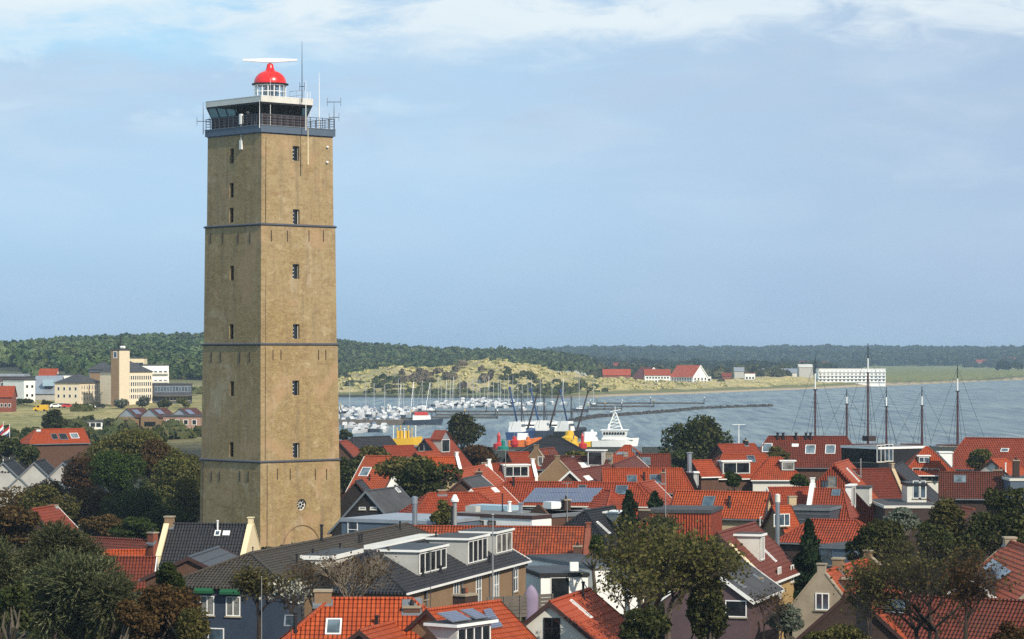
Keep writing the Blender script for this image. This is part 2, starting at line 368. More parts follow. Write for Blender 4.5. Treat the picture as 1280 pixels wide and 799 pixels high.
# ------------------------------------------------------------------ land, water, air
rng = np.random.default_rng(7)
def vnoise(x, y, seed=0):
    xi = np.floor(x).astype(np.int64); yi = np.floor(y).astype(np.int64); fx = x - xi; fy = y - yi
    fx = fx * fx * (3 - 2 * fx); fy = fy * fy * (3 - 2 * fy)
    def h(a, b):
        n = (a * 374761393 + b * 668265263 + seed * 974634777) & 0xffffffff
        n = ((n ^ (n >> 13)) * 1274126177) & 0xffffffff
        return ((n ^ (n >> 16)) & 0xffff) / 65535.0
    return (h(xi, yi) * (1 - fx) + h(xi + 1, yi) * fx) * (1 - fy) + (h(xi, yi + 1) * (1 - fx) + h(xi + 1, yi + 1) * fx) * fy
def fbm(x, y, o=4, seed=0):
    t = 0; a = .5
    for k in range(o): t = t + a * (vnoise(x, y, seed + k) - .5); x = x * 2.03; y = y * 2.03; a *= .55
    return t
SH_PX = [-2000, 380, 425, 560, 700, 860, 1000, 1150, 1280, 1500, 2600]
SH_Y = [1750, 1750, 1750, 1720, 1708, 1900, 2135, 2500, 2936, 3700, 5000]
DT_PX = [300, 425, 440, 480, 500, 520, 560, 600, 630, 660, 700, 740, 800, 900, 1000, 1050, 1120, 1280, 1500]
DT_Y = [480, 478, 472, 461, 461, 465, 460, 453, 454, 460, 468, 475, 480, 481, 480, 480, 479, 472, 468]
FT_PX = [-400, 0, 30, 70, 140, 200, 250, 425, 460, 500, 550, 600, 640, 665, 700, 730, 760, 900, 2600]
FT_Y = [436, 437, 429, 425, 422, 420, 419, 424, 430, 433, 436, 437, 437, 439, 441, 447, 455, 458, 458]
def profile(px, Y):
    """ground height; px is the bearing in photo pixels, Y the distance"""
    sh = np.interp(px, SH_PX, SH_Y); dtop = np.interp(px, DT_PX, DT_Y); ft = np.interp(px, FT_PX, FT_Y)
    left = np.clip((420 - px) / 60, 0, 1)                        # 1 = land side, no sea
    # land side
    zf = HC + (YH - ft) * 2500 / FPX - 9
    zl = np.interp(Y, [0, 560, 640, 800, 900, 970, 1150, 1300, 1700, 2000], [0, 0, .6, 1.0, 2.5, 4.2, 4.5, 6, 12, 20])
    zl = np.where(Y > 2000, 20 + (zf - 20) * np.clip((Y - 2000) / 450, 0, 1), zl)
    # sea side
    zs = np.interp(Y, [0, 560, 640, 752, 753, 900], [0, 0, -2.6, -3, -9, -9]) 
    dY = sh + 150; zd = HC - (dtop - YH) * dY / FPX
    u = Y - sh
    shore = np.where(u < -60, -9, np.where(u < 0, -9 + (u + 60) / 60 * 4, np.where(u < 45, -5 + u / 45 * 2.2, 0)))
    rise = np.clip((u - 45) / 105, 0, 1); rise = rise * rise * (3 - 2 * rise)
    dune = -2.8 + (zd + 2.8) * rise
    back = np.clip((u - 165) / 160, 0, 1); low = np.where(px < 720, 4, 0.3)
    dune = dune * (1 - back) + np.minimum(low, zd) * back
    zfar = np.maximum(np.interp(Y, [0, 2150, 2750, 3300, 4500], [0, 0, 1, 1, 0]) * np.maximum(zf, 0), 0)
    dune = np.where(u > 165, np.maximum(dune, zfar * np.clip((u - 165) / 200, 0, 1)), dune)
    zsea = np.where(u < 45, np.where(Y > 850, shore, zs), dune)
    z = zl * left + zsea * (1 - left)
    hill = np.interp(Y, [0, 4600, 6000, 7000, 30000], [0, 0, 23, 23, 23]) * np.clip((px - 560) / 150, 0, 1)
    z = np.where(Y > 4600, np.maximum(z, hill), z)
    return z, sh, u, left
def ground_z(x, Y):
    x = np.asarray(x, float); Y = np.asarray(Y, float); px = 640 + x / Y * FPX
    z, sh, u, left = profile(px, Y)
    dn = np.clip((u - 30) / 60, 0, 1) * np.clip((420 - u) / 200, 0, 1) * (1 - left) * np.clip((1120 - px) / 120, 0, 1)
    z = z + dn * (fbm(x / 38, Y / 30, 5, 3) * 9.0 + fbm(x / 10, Y / 10, 3, 11) * 3.2)
    ln = left * np.clip((Y - 620) / 150, 0, 1)
    z = z + ln * fbm(x / 45, Y / 45, 4, 5) * 3.4
    z = z + np.clip((Y - 2000) / 600, 0, 1) * fbm(x / 300, Y / 300, 3, 9) * np.where(Y > 4500, 9, 5)
    return z, u, left
def terrain():
    cols = np.concatenate([np.arange(-2600, -200, 60), np.arange(-200, 1500, 4), np.arange(1500, 3900, 60)]).astype(float)
    rows = np.concatenate([np.geomspace(20, 620, 60), np.array([630, 660, 700, 740, 752, 753.5]), np.arange(760, 1640, 9), np.arange(1644, 2330, 6), np.geomspace(2340, 15000, 120)])
    PX, YY = np.meshgrid(cols, rows); X = (PX - 640) / FPX * YY
    Z, u, left = ground_z(X, YY)
    Z = np.where(YY > 9000, Z * np.clip((15000 - YY) / 6000, 0, 1), Z)
    nr, nc = PX.shape
    v = np.stack([X, YY, Z], -1).reshape(-1, 3)
    i = np.arange(nr * nc).reshape(nr, nc); q = np.stack([i[:-1, :-1], i[:-1, 1:], i[1:, 1:], i[1:, :-1]], -1).reshape(-1, 4)
    me = bpy.data.meshes.new('ground'); me.vertices.add(len(v)); me.vertices.foreach_set('co', v.astype(np.float32).ravel())
    me.loops.add(q.size); me.loops.foreach_set('vertex_index', q.astype(np.int32).ravel())
    me.polygons.add(len(q)); me.polygons.foreach_set('loop_start', np.arange(0, q.size, 4, dtype=np.int32)); me.polygons.foreach_set('loop_total', np.full(len(q), 4, np.int32))
    me.update()
    # cover map: R dune grass, G meadow, B sand
    dune = np.clip((u - 40) / 30, 0, 1) * np.clip((520 - u) / 150, 0, 1) * (1 - left) * np.clip((1130 - PX) / 100, .0, 1)
    dune = np.maximum(dune, left * np.clip((YY - 620) / 120, 0, 1) * np.clip((1500 - YY) / 200, 0, 1) * .8)
    sand = np.clip((PX - 680) / 80, .0, 1) * np.clip((u + 30) / 20, 0, 1) * np.clip((30 - u) / 14, 0, 1) * (1 - left) * np.where(YY > 1000, 1, 0)
    sand = np.maximum(sand, np.clip(fbm(X / 26, YY / 20, 4, 21) * 5 - .35, 0, .85) * dune * (1 - left))
    mead = np.clip((u - 20) / 15, 0, 1) * np.clip((60 - u) / 20, 0, 1) * (1 - left) + np.clip((u - 90) / 60, 0, 1) * np.clip((PX - 1010) / 60, 0, 1) * (YY < 5200)
    mead = np.where(YY > 5200, .3, mead)
    mead = np.maximum(mead, left * np.clip((fbm(X / 60, YY / 60, 3, 31)) * 4, 0, .45) * np.clip((YY - 640) / 100, 0, 1))
    c = np.stack([dune, np.clip(mead, 0, 1), sand, np.ones_like(sand)], -1).reshape(-1, 4)
    a = me.color_attributes.new('cover', 'FLOAT_COLOR', 'POINT'); a.data.foreach_set('color', c.astype(np.float32).ravel())
    me.polygons.foreach_set('use_smooth', [True] * len(q))
    m, nt, b = new_mat('ground'); p = geo_pos(nt)
    ca = nd(nt, 'ShaderNodeVertexColor', layer_name='cover'); s = nd(nt, 'ShaderNodeSeparateColor', {0: ca.outputs[0]})
    nA = noise_n(nt, p, .10, 7, .65); nB = noise_n(nt, p, .45, 6, .65); nC = noise_n(nt, p, .035, 5, .6)
    town = mixc(nt, mrange(nt, nB, .42, .6), (.050, .046, .042), (.040, .048, .024))
    dg = mixc(nt, mrange(nt, nA, .40, .60), (.54, .44, .215), (.38, .33, .13))
    dg = mixc(nt, mrange(nt, nB, .50, .68), dg, (.075, .085, .030)); dg = mixc(nt, mrange(nt, nC, .54, .66, 0, .8), dg, (.085, .095, .035))
    me_ = mixc(nt, mrange(nt, nA, .35, .65), (.135, .165, .055), (.21, .20, .085))
    col = mixc(nt, s.outputs[0], town, dg); col = mixc(nt, s.outputs[1], col, me_)
    col = mixc(nt, s.outputs[2], col, mixc(nt, mrange(nt, nB, .4, .65), (.46, .37, .24), (.36, .28, .17)))
    setin(nt, b.inputs['Base Color'], col); b.inputs['Roughness'].default_value = .95; b.inputs['Specular IOR Level'].default_value = .1
    setin(nt, b.inputs['Normal'], nd(nt, 'ShaderNodeBump', {'Height': nB, 'Strength': .9, 'Distance': 1.2}).outputs[0])
    me.materials.append(m); o = bpy.data.objects.new('ground', me); COL.objects.link(o); tag(o, kind='structure')
terrain()
def sea():
    me = bpy.data.meshes.new('sea'); me.from_pydata([(-2500, 640, -5), (3500, 640, -5), (9500, 8000, -5), (-2500, 8000, -5)], [], [(0, 1, 2, 3)])
    m, nt, b = new_mat('sea'); p = geo_pos(nt)
    mp = nd(nt, 'ShaderNodeMapping', {'Vector': p, 'Scale': (.20, .013, 1), 'Rotation': (0, 0, R(4))}).outputs[0]; mq = nd(nt, 'ShaderNodeMapping', {'Vector': p, 'Scale': (.05, .010, 1)}).outputs[0]
    n1 = noise_n(nt, mp, 1.0, 7, .66, .3); n2 = noise_n(nt, p, .006, 4, .55); n3 = noise_n(nt, mq, 1.0, 6, .65, .4)
    col = mixc(nt, mrange(nt, n2, .38, .62), (.125, .170, .185), (.20, .245, .23))
    col = mixc(nt, mrange(nt, n1, .43, .60, 0, .9), col, (.030, .060, .095))
    col = mixc(nt, mrange(nt, n3, .50, .66, 0, .5), col, (.19, .235, .235))
    wc = mth(nt, 'MULTIPLY', mrange(nt, noise_n(nt, mp, 1.7, 5, .7, .5), .66, .70), mrange(nt, n2, .45, .6))
    col = mixc(nt, wc, col, (.62, .66, .66))
    setin(nt, b.inputs['Base Color'], col); b.inputs['Roughness'].default_value = .38; b.inputs['Specular IOR Level'].default_value = .28
    setin(nt, b.inputs['Normal'], nd(nt, 'ShaderNodeBump', {'Height': n1, 'Strength': .8, 'Distance': 1.0}).outputs[0])
    me.materials.append(m); o = bpy.data.objects.new('sea', me); COL.objects.link(o); tag(o, kind='structure')
sea()
def haze():
    mb = MB(); mb.box(-15000, 15000, -200, 15500, -11, 62)
    m = bpy.data.materials.new('haze'); m.use_nodes = True; nt = m.node_tree; nt.nodes.clear()
    out = nt.nodes.new('ShaderNodeOutputMaterial'); v = nt.nodes.new('ShaderNodeVolumePrincipled')
    v.inputs['Color'].default_value = (.60, .80, 1, 1); v.inputs['Density'].default_value = 9e-5; v.inputs['Anisotropy'].default_value = .1
    nt.links.new(v.outputs[0], out.inputs['Volume']); M['haze'] = m
    try: m.cycles.homogeneous_volume = True
    except Exception: pass
    tag(mb.build('haze', 'haze'), kind='stuff')
haze()
# ------------------------------------------------------------------ lighthouse
def lighthouse():
    b = R(42.2); N = Vector((-27.07, 300, 0)); s0 = 10.5
    rd = Vector((math.cos(b), math.sin(b), 0)); ld = Vector((-math.sin(b), math.cos(b), 0)); C = N + (rd + ld) * (s0 / 2)
    t = thing('lighthouse', 'tall square yellow brick lighthouse with red dome and rotating radar bar on top', 'lighthouse', C, b)
    secs = [(-1.0, 10.4, 5.57, 5.46), (10.4, 23.1, 5.41, 5.30), (23.1, 36.05, 5.22, 5.11), (36.05, 46.0, 4.97, 4.90)]
    def hs(z):
        for z0, z1, a, c in secs:
            if z <= z1: return a + (c - a) * (z - z0) / (z1 - z0)
        return 4.9
    def zc(py): return HC - (py - YH) / 11.6
    def fpt(side, px, py):
        """local (along, z) on the right or left face seen in pixel"""
        ray = Vector(((px - 640) / FPX, 1, (YH - py) / FPX)); h = 5.2
        nrm = -ld if side == 'r' else -rd; ax = rd if side == 'r' else ld
        for _ in range(3):
            k = (C + nrm * h).dot(nrm) / ray.dot(nrm); P = ray * k; z = HC + P.z; h = hs(z)
        return (P - C).dot(ax), z
    def L(side, a, z, dep=0.0):
        """local 3-D point on a face, dep metres inside it"""
        h = hs(z) - dep
        return (a, -h, z) if side in 'rR' else ((-h, a, z) if side in 'lL' else ((a, h, z) if side == 'B' else (h, a, z)))
    openR = [(fpt('r', 370.3, y)) for y in (192, 271, 339.5, 414.5, 485, 563)]
    openL = [(fpt('l', 289.3, y)) for y in (195, 238, 269, 341.5, 414.5, 486, 562)]
    rw = fpt('r', 377.2, 631)
    mb = MB(); wf = MB(); wg = []
    def wallface(side, ops, flip, hw, hh, rnd=None):
        q = (lambda *p: mb.poly(p if not flip else p[::-1], 0))
        for z0, z1, a, c in secs:
            mine = sorted([o for o in ops if z0 < o[1] < z1], key=lambda o: o[1]); 
            e = .002
            def hz(z): return a + (c - a) * (z - z0) / (z1 - z0)
            def pt(x, z, d=0.0):
                h = hz(z) - d
                return {'r': (x, -h, z), 'l': (-h, x, z), 'B': (x, h, z), 'R': (h, x, z)}[side]
            if rnd and z0 < rnd[1] < z1: mine = [(rnd[0], rnd[1], 'round')]
            if not mine: q(pt(-a, z0), pt(a, z0), pt(c, z1), pt(-c, z1)); continue
            xc = mine[0][0]; W = hw if len(mine[0]) == 2 else .72
            q(pt(-a, z0), pt(xc - W, z0), pt(xc - W, z1), pt(-c, z1)); q(pt(xc + W, z0), pt(a, z0), pt(c, z1), pt(xc + W, z1))
            zz = z0
            for o in mine:
                H = hh if len(o) == 2 else .72
                q(pt(xc - W, zz), pt(xc + W, zz), pt(xc + W, o[1] - H), pt(xc - W, o[1] - H)); zz = o[1] + H
                D = .42
                if len(o) == 2:
                    c4 = [(xc - W, o[1] - H), (xc + W, o[1] - H), (xc + W, o[1] + H), (xc - W, o[1] + H)]
                    for k in range(4):
                        p, r_ = c4[k], c4[(k + 1) % 4]; q(pt(*p), pt(*r_), pt(*r_, D), pt(*p, D))
                else:
                    n = 24; r0 = .64; ring = [(xc + r0 * math.cos(2 * math.pi * k / n + math.pi / 4), o[1] + r0 * math.sin(2 * math.pi * k / n + math.pi / 4)) for k in range(n)]
                    for k in range(n):
                        p, r_ = ring[k], ring[(k + 1) % n]; q(pt(*r_), pt(*p), pt(*p, D), pt(*r_, D))
                        def sq(k):
                            tt = k / n * 4; sd_ = int(tt) % 4; f = tt - int(tt); cs = [(1, 1), (-1, 1), (-1, -1), (1, -1)]
                            A, B = cs[sd_], cs[(sd_ + 1) % 4]; return (xc + W * (A[0] + (B[0] - A[0]) * f), o[1] + H * (A[1] + (B[1] - A[1]) * f))
                        q(pt(*p), pt(*sq(k)), pt(*sq(k + 1)), pt(*r_)) if False else q(pt(*r_), pt(*p), pt(*sq(k)), pt(*sq(k + 1)))
            q(pt(xc - W, zz), pt(xc + W, zz), pt(xc + W, z1), pt(xc - W, z1))
    wallface('r', openR, False, .46, .80, rw); wallface('l', openL, True, .36, .80)
    wallface('B', [], True, .4, .8); wallface('R', [], False, .4, .8)
    mb.build('wall', 'tower_brick', t)
    for side, ops, hw in (('r', openR, .46), ('l', openL, .36)):
        for a, z in ops:
            def P(x, zz, d): return L(side, x, zz, d)
            def bar(x0, x1, z0, z1, d0, d1, m, mbx):
                A = [P(x0, z0, d0), P(x1, z0, d0), P(x1, z0, d1), P(x0, z0, d1)]; B = [P(x0, z1, d0), P(x1, z1, d0), P(x1, z1, d1), P(x0, z1, d1)]
                mbx.hexa(A, B, m) if side == 'r' else mbx.hexa(A[::-1], B[::-1], m)
            f = MB(); fw = .06
            for x0, x1 in ((a - hw, a - hw + fw), (a + hw - fw, a + hw)): bar(x0, x1, z - .8, z + .8, .28, .36, 0, f) if x0 > a or side == 'l' else None
            for k in range(5): zz = z - .8 + .03 + k * (1.54 / 4); bar(a - hw, a - hw + (.32 if side == 'r' else 2 * hw), zz - .04, zz + .04, .26, .355, 0, f)
            w_ = f.build('window', 'offwhite' if side == 'r' else 'brown_trim', t); g = MB(); bar(a - hw, a + hw, z - .8, z + .8, .37, .40, 0, g); g.build('pane', 'glass_dark', w_)
    a, z = rw; f = MB()
    ring = [L('r', a + .60 * math.cos(2 * math.pi * k / 20), z + .60 * math.sin(2 * math.pi * k / 20), .30) for k in range(21)]; f.tube(ring, .05, 5)
    ring = [L('r', a + .2 * math.cos(2 * math.pi * k / 12), z + .2 * math.sin(2 * math.pi * k / 12), .30) for k in range(13)]; f.tube(ring, .03, 4)
    for k in range(8): f.tube([L('r', a + .2 * math.cos(k * .785), z + .2 * math.sin(k * .785), .30), L('r', a + .6 * math.cos(k * .785), z + .6 * math.sin(k * .785), .30)], .03, 4)
    w_ = f.build('round_window', 'white', t); g = MB(); g.poly([L('r', a + .64 * math.cos(2 * math.pi * k / 20), z + .64 * math.sin(2 * math.pi * k / 20), .38) for k in range(20)]); g.build('pane', 'glass_dark', w_)
    # string courses
    for z in (10.4, 23.1, 36.05):
        h0 = hs(z - .05) + .02; c = MB()
        def ring_(h, zz): return [(-h, -h, zz), (h, -h, zz), (h, h, zz), (-h, h, zz)]
        c.hexa(ring_(h0, z - .16), ring_(h0 + .12, z - .06)); c.hexa(ring_(h0 + .12, z - .059), ring_(h0 + .12, z + .03)); c.hexa(ring_(h0 + .11, z + .031), ring_(h0 - .1, z + .14))
        c.build('cornice', 'cornice_grey', t)
    # wall anchors
    for side, py, xs, py2 in (('r', 295, (339, 359, 386, 404), 7), ('r', 443.5, (341, 351, 398, 407), 6.5), ('r', 593, (346.5, 362.5, 394, 408), 7),
                              ('l', 298, (263.5, 278.5, 298, 312.5), 6.5), ('l', 446.5, (264.5, 276, 300, 312), 6.5), ('l', 595.5, (264.5, 274.5, 300, 310.5), 6.5)):
        for x in xs:
            a, z = fpt(side, x, py); mb = MB(); d = py2 / 11.6
            mb.beam(L(side, a, z - d, -.02), L(side, a, z + d, -.02), .12, .06); mb.build('wall_anchor', 'rust_dark', t)
    cb = MB(); cb.tube([L('r', -hs(z_) + .9, z_, -.03) for z_ in (-1, 10.1)], .035, 4); cb.tube([L('r', -hs(z_) + .62, z_, -.03) for z_ in (10.6, 22.8)], .03, 4)
    cb.tube([L('r', -hs(z_) + .6, z_, -.03) for z_ in (23.3, 45.5)], .025, 4); cb.tube([L('l', hs(z_) - .5, z_, -.03) for z_ in (-1, 10.1)], .03, 4); cb.build('cable', 'rust_dark', t)
    a0, z0 = fpt('r', 377, 690); ar = MB()
    ar.tube([L('r', a0 + 2.55 * math.cos(x), 1.0 + 2.55 * math.sin(x) if False else zc(688) + 2.5 * math.sin(x), -.02) for x in np.linspace(0, math.pi, 20)], .08, 4); ar.build('blind_arch', 'b_tan', t)
    # platform and parapet
    h = 5.12; p = MB(); p.hexa([(-4.95, -4.95, 45.9), (4.95, -4.95, 45.9), (4.95, 4.95, 45.9), (-4.95, 4.95, 45.9)], [(-4.95, -4.95, 46.0), (4.95, -4.95, 46.0), (4.95, 4.95, 46.0), (-4.95, 4.95, 46.0)])
    p.box(-h, h, -h, h, 46.0, 46.72); p.build('platform', 'bluegrey_trim', t)
    ln = MB(); ln.box(-h - .05, h + .05, -h - .05, h + .05, 46.722, 46.80); ln.build('platform_edge', 'lead', t)
    Z0 = 46.8
    rl = MB(); hr = h - .08
    for k in range(13):
        a = -hr + 2 * hr * k / 12
        for q in ((a, -hr), (-hr, a), (a, hr), (hr, a)): rl.box(q[0] - .03, q[0] + .03, q[1] - .03, q[1] + .03, Z0, Z0 + 1.15)
    for zz in (.3, .58, .86, 1.14):
        for A, B in (((-hr, -hr), (hr, -hr)), ((hr, -hr), (hr, hr)), ((hr, hr), (-hr, hr)), ((-hr, hr), (-hr, -hr))): rl.beam((*A, Z0 + zz), (*B, Z0 + zz), .035 if zz < 1 else .06, .035 if zz < 1 else .06)
    rl.build('railing', 'cornice_grey', t)
    # control room: brown panels, outward-leaning windows, white roof
    x0, x1, y0, y1 = -4.55, 1.55, -4.55, 4.6; zs, zt = 48.02, 49.28; o = .42
    cw = MB(); cw.box(x0, x1, y0, y1, Z0 - .05, zs); cwo = cw.build('control_room', 'panel_brown', t)
    pj = MB()
    for k in range(8):
        a = x0 + (x1 - x0) * k / 7; pj.box(a - .03, a + .03, y0 - .04, y0 - .003, Z0, zs)
        a = y0 + (y1 - y0) * k / 7; pj.box(x0 - .04, x0 - .003, a - .03, a + .03, Z0, zs)
    pj.build('panel_joint', 'lead', cwo)
    gl = MB(); gl.hexa([(x0, y0, zs + .002), (x1, y0, zs + .002), (x1, y1, zs + .002), (x0, y1, zs + .002)], [(x0 - o, y0 - o, zt), (x1 + o, y0 - o, zt), (x1 + o, y1 + o, zt), (x0 - o, y1 + o, zt)])
    gl.build('glazing', 'room_glass', cwo)
    fr = MB()
    def up(a, side, wd=.1):
        if side == 'r': fr.beam((a, y0 - .02, zs), (a + o * (a - (x0 + x1) / 2) / ((x1 - x0) / 2), y0 - o - .02, zt), wd, .08, 0, (0, 1, 0))
        else: fr.beam((x0 - .02, a, zs), (x0 - o - .02, a + o * (a - (y0 + y1) / 2) / ((y1 - y0) / 2), zt), wd, .08, 0, (1, 0, 0))
    for k in range(5): up(x0 + (x1 - x0) * k / 4, 'r')
    for k in range(7): up(y0 + (y1 - y0) * k / 6, 'l')
    for zz, oo, d in ((zs + .03, 0, .12), (zt - .1, o * .93, .2)):
        e = .03; fr.beam((x0 - oo, y0 - oo - e, zz), (x1 + oo, y0 - oo - e, zz), .08, d); fr.beam((x0 - oo - e, y0 - oo, zz), (x0 - oo - e, y1 + oo, zz), .08, d); fr.beam((x1 + oo + e, y0 - oo, zz), (x1 + oo + e, y1 + oo, zz), .08, d)
    fr.build('mullion', 'black', cwo)
    ic = MB(); ic.box(x0 + .7, x1 - .05, y0 + .7, y1 - 3.6, zs + .02, zt - .01); ic.build('light_blocker', 'black', cwo)  # added black box, blocks light behind all but the end panes
    rf = MB(); v = .50; rf.box(x0 - v, x1 + v, y0 - v, y1 + v, zt + .004, zt + .62); rf.build('roof', 'offwhite', cwo)
    rr = MB(); rr.box(x0 - v - .02, x1 + v + .02, y0 - v - .02, y1 + v + .02, zt + .622, zt + .68); rr.build('roof_edge', 'white', cwo)
    Zr = zt + .68
    # small stair hut and ladder on the open side of the deck
    hb = MB(); hb.box(x1 + .9, x1 + 2.1, -1.2, 1.2, Z0, Z0 + 1.4); hb.build('deck_locker', 'grey_render', t)
    ld_ = MB()
    for yy in (-4.2, -3.75): ld_.tube([(x1 + .75, yy, Z0), (x1 + .75, yy, Zr + .9)], .03, 5)
    for k in range(9): ld_.tube([(x1 + .75, -4.2, Z0 + .3 + k * .33), (x1 + .75, -3.75, Z0 + .3 + k * .33)], .022, 4)
    ld_.build('ladder', 'white', t)
    rl = MB(); xe = x1 + .4
    for a in (-3.4, -2.2, -1.0): rl.tube([(xe, a, Zr - .02), (xe, a, Zr + 1.1)], .03, 4)
    for zz in (.55, 1.1): rl.tube([(xe, -3.4, Zr + zz), (xe, -1.0, Zr + zz)], .03, 4)
    rl.build('roof_rail', 'steel', t)
    # lantern
    lz = Zr; base = MB(); base.lathe([(0, lz - .1), (1.95, lz - .1), (1.95, lz + .22), (0, lz + .22)], n=32); base.build('lantern_base', 'white', t)
    z0, z1 = lz + .22, lz + 1.75
    gl = MB(); gl.lathe([(1.70, z0), (1.70, z1)], n=16); go = gl.build('lantern_glass', 'lantern_glass', t)
    fb = MB()
    for k in range(16):
        a = 2 * math.pi * k / 16; fb.tube([(1.72 * math.cos(a), 1.72 * math.sin(a), z0), (1.72 * math.cos(a), 1.72 * math.sin(a), z1)], .055, 5)
    for zz in (z0 + .05, (z0 + z1) / 2, z1 - .05): fb.tube([(1.72 * math.cos(2 * math.pi * k / 32), 1.72 * math.sin(2 * math.pi * k / 32), zz) for k in range(33)], .04, 4)
    fb.build('lantern_frame', 'white', t)
    le = MB(); le.lathe([(0, z0), (.45, z0), (.72, z0 + .35), (.78, z0 + .75), (.72, z0 + 1.1), (.4, z0 + 1.4), (0, z0 + 1.4)], n=20); le.build('lamp_lens', 'glass_blue', t)
    ga = MB(); ga.lathe([(1.6, z1 - .02), (2.02, z1 + .02), (2.05, z1 + .14), (1.75, z1 + .16)], n=32); ga.build('dome_gutter', 'black', t)
    dz = z1 + .15; dm = MB()
    pr = [(1.80 * math.cos(x) ** .85, dz + 1.46 * math.sin(x)) for x in np.linspace(0, 1.24, 14)]
    dm.lathe([(1.80, dz - .12)] + pr + [(.50, dz + 1.50), (.40, dz + 1.85), (.34, dz + 2.15), (.30, dz + 2.2), (0, dz + 2.2)], n=40)
    dm.build('dome', 'dome_red', t, smooth=True)
    rz_ = dz + 2.2; rp = MB(); rp.lathe([(0, rz_ - .02), (.16, rz_ - .02), (.16, rz_ + .2), (0, rz_ + .2)], n=12); rp.build('radar_pedestal', 'lead', t)
    bar = MB(); d = (rd.x * 0 + math.cos(-b), math.sin(-b)); nx, ny = d[1] * -1, d[0]
    def sect(k, hgt, wd): c = (d[0] * k, d[1] * k); return [(c[0] - nx * wd, c[1] - ny * wd, rz_ + .45 - hgt), (c[0] + nx * wd, c[1] + ny * wd, rz_ + .45 - hgt), (c[0] + nx * wd, c[1] + ny * wd, rz_ + .50 + hgt * .35), (c[0] - nx * wd, c[1] - ny * wd, rz_ + .50 + hgt * .35)]
    bar.hexa(sect(-3.0, .10, .2), sect(0, .31, .26)); bar.hexa(sect(0, .31, .26), sect(3.0, .10, .2)); bar.build('radar_bar', 'white', t)
    # masts and aerials
    def local(px, py, Y): P = far(px, Y, 0) - C; return P.dot(rd), P.dot(ld), zat(py, Y)
    def mast(px, pytop, pybot, Y, r, mat, name='aerial', cross=()):
        x, y, zt_ = local(px, pytop, Y); zb = zat(pybot, Y); mb = MB(); mb.tube([(x, y, zb), (x, y, zb + (zt_ - zb) * .55), (x, y, zt_)], [r, r * .8, r * .35], 5)
        for dz_, half in cross:
            mb.tube([(x - half * .7, y + half * .7, zt_ - dz_), (x + half * .7, y - half * .7, zt_ - dz_)], r * .7, 4)
            for sg in (-1, 1): mb.tube([(x + sg * half * .7, y - sg * half * .7, zt_ - dz_ - .45), (x + sg * half * .7, y - sg * half * .7, zt_ - dz_ + .45)], r * .6, 4)
        mb.build(name, mat, t)
    mast(377.5, 52, 128, 303.5, .05, 'mast_dark', 'aerial', ((4.9, .25),)); mast(399, 91, 164, 306, .06, 'white'); mast(417.5, 127, 164, 307.2, .06, 'lead', 'aerial', ((.05, .75), (1.75, .55)))
    mast(254, 128, 168, 307, .045, 'mast_dark', 'aerial', ((2.1, .7),)); mast(324.5, 125, 160, 299.6, .04, 'white'); mast(338, 98, 160, 301.3, .035, 'white'); mast(385, 160, 206, 302.8, .08, 'cream', 'drain_pipe')
    mast(382.3, 100, 163, 303.2, .05, 'white')
    x, y, zz = local(301.3, 149, 303.0); bx = MB(); bx.box(x - .16, x + .16, y - .16, y + .16, zz - .55, zz + .55); bx.tube([(x, y, zz - 3.2), (x, y, zz - .5)], .03, 4); bx.box(x - .14, x + .14, y - .14, y + .14, zz - 3.3, zz - 2.3); bx.build('aerial_box', 'white', t)
    for px_, py_ in ((408.4, 184), (408.2, 203)):
        a, z = fpt('r', px_, py_); mb = MB(); c_ = L('r', a, z, -.12); mb.lathe([(0, -.14), (.14, -.08), (.16, .02), (.1, .12), (0, .15)], c_, 8); mb.build('floodlight', 'white', t)
def lantern_glass_mat():
    m = bpy.data.materials.new('lantern_glass'); m.use_nodes = True; nt = m.node_tree; nt.nodes.clear()
    out = nt.nodes.new('ShaderNodeOutputMaterial'); tr = nd(nt, 'ShaderNodeBsdfTransparent', {0: (.80, .86, .88, 1)}); gl = nd(nt, 'ShaderNodeBsdfGlossy', {'Roughness': .03})
    mx = nd(nt, 'ShaderNodeMixShader', {0: .18, 1: tr.outputs[0], 2: gl.outputs[0]}); nt.links.new(mx.outputs[0], out.inputs[0]); M['lantern_glass'] = m
    m = bpy.data.materials.new('room_glass'); m.use_nodes = True; nt = m.node_tree; nt.nodes.clear()
    out = nt.nodes.new('ShaderNodeOutputMaterial'); tr = nd(nt, 'ShaderNodeBsdfTransparent', {0: (.34, .42, .42, 1)}); gl = nd(nt, 'ShaderNodeBsdfGlossy', {'Roughness': .03})
    mx = nd(nt, 'ShaderNodeMixShader', {0: .12, 1: tr.outputs[0], 2: gl.outputs[0]}); nt.links.new(mx.outputs[0], out.inputs[0]); M['room_glass'] = m
lantern_glass_mat(); lighthouse()
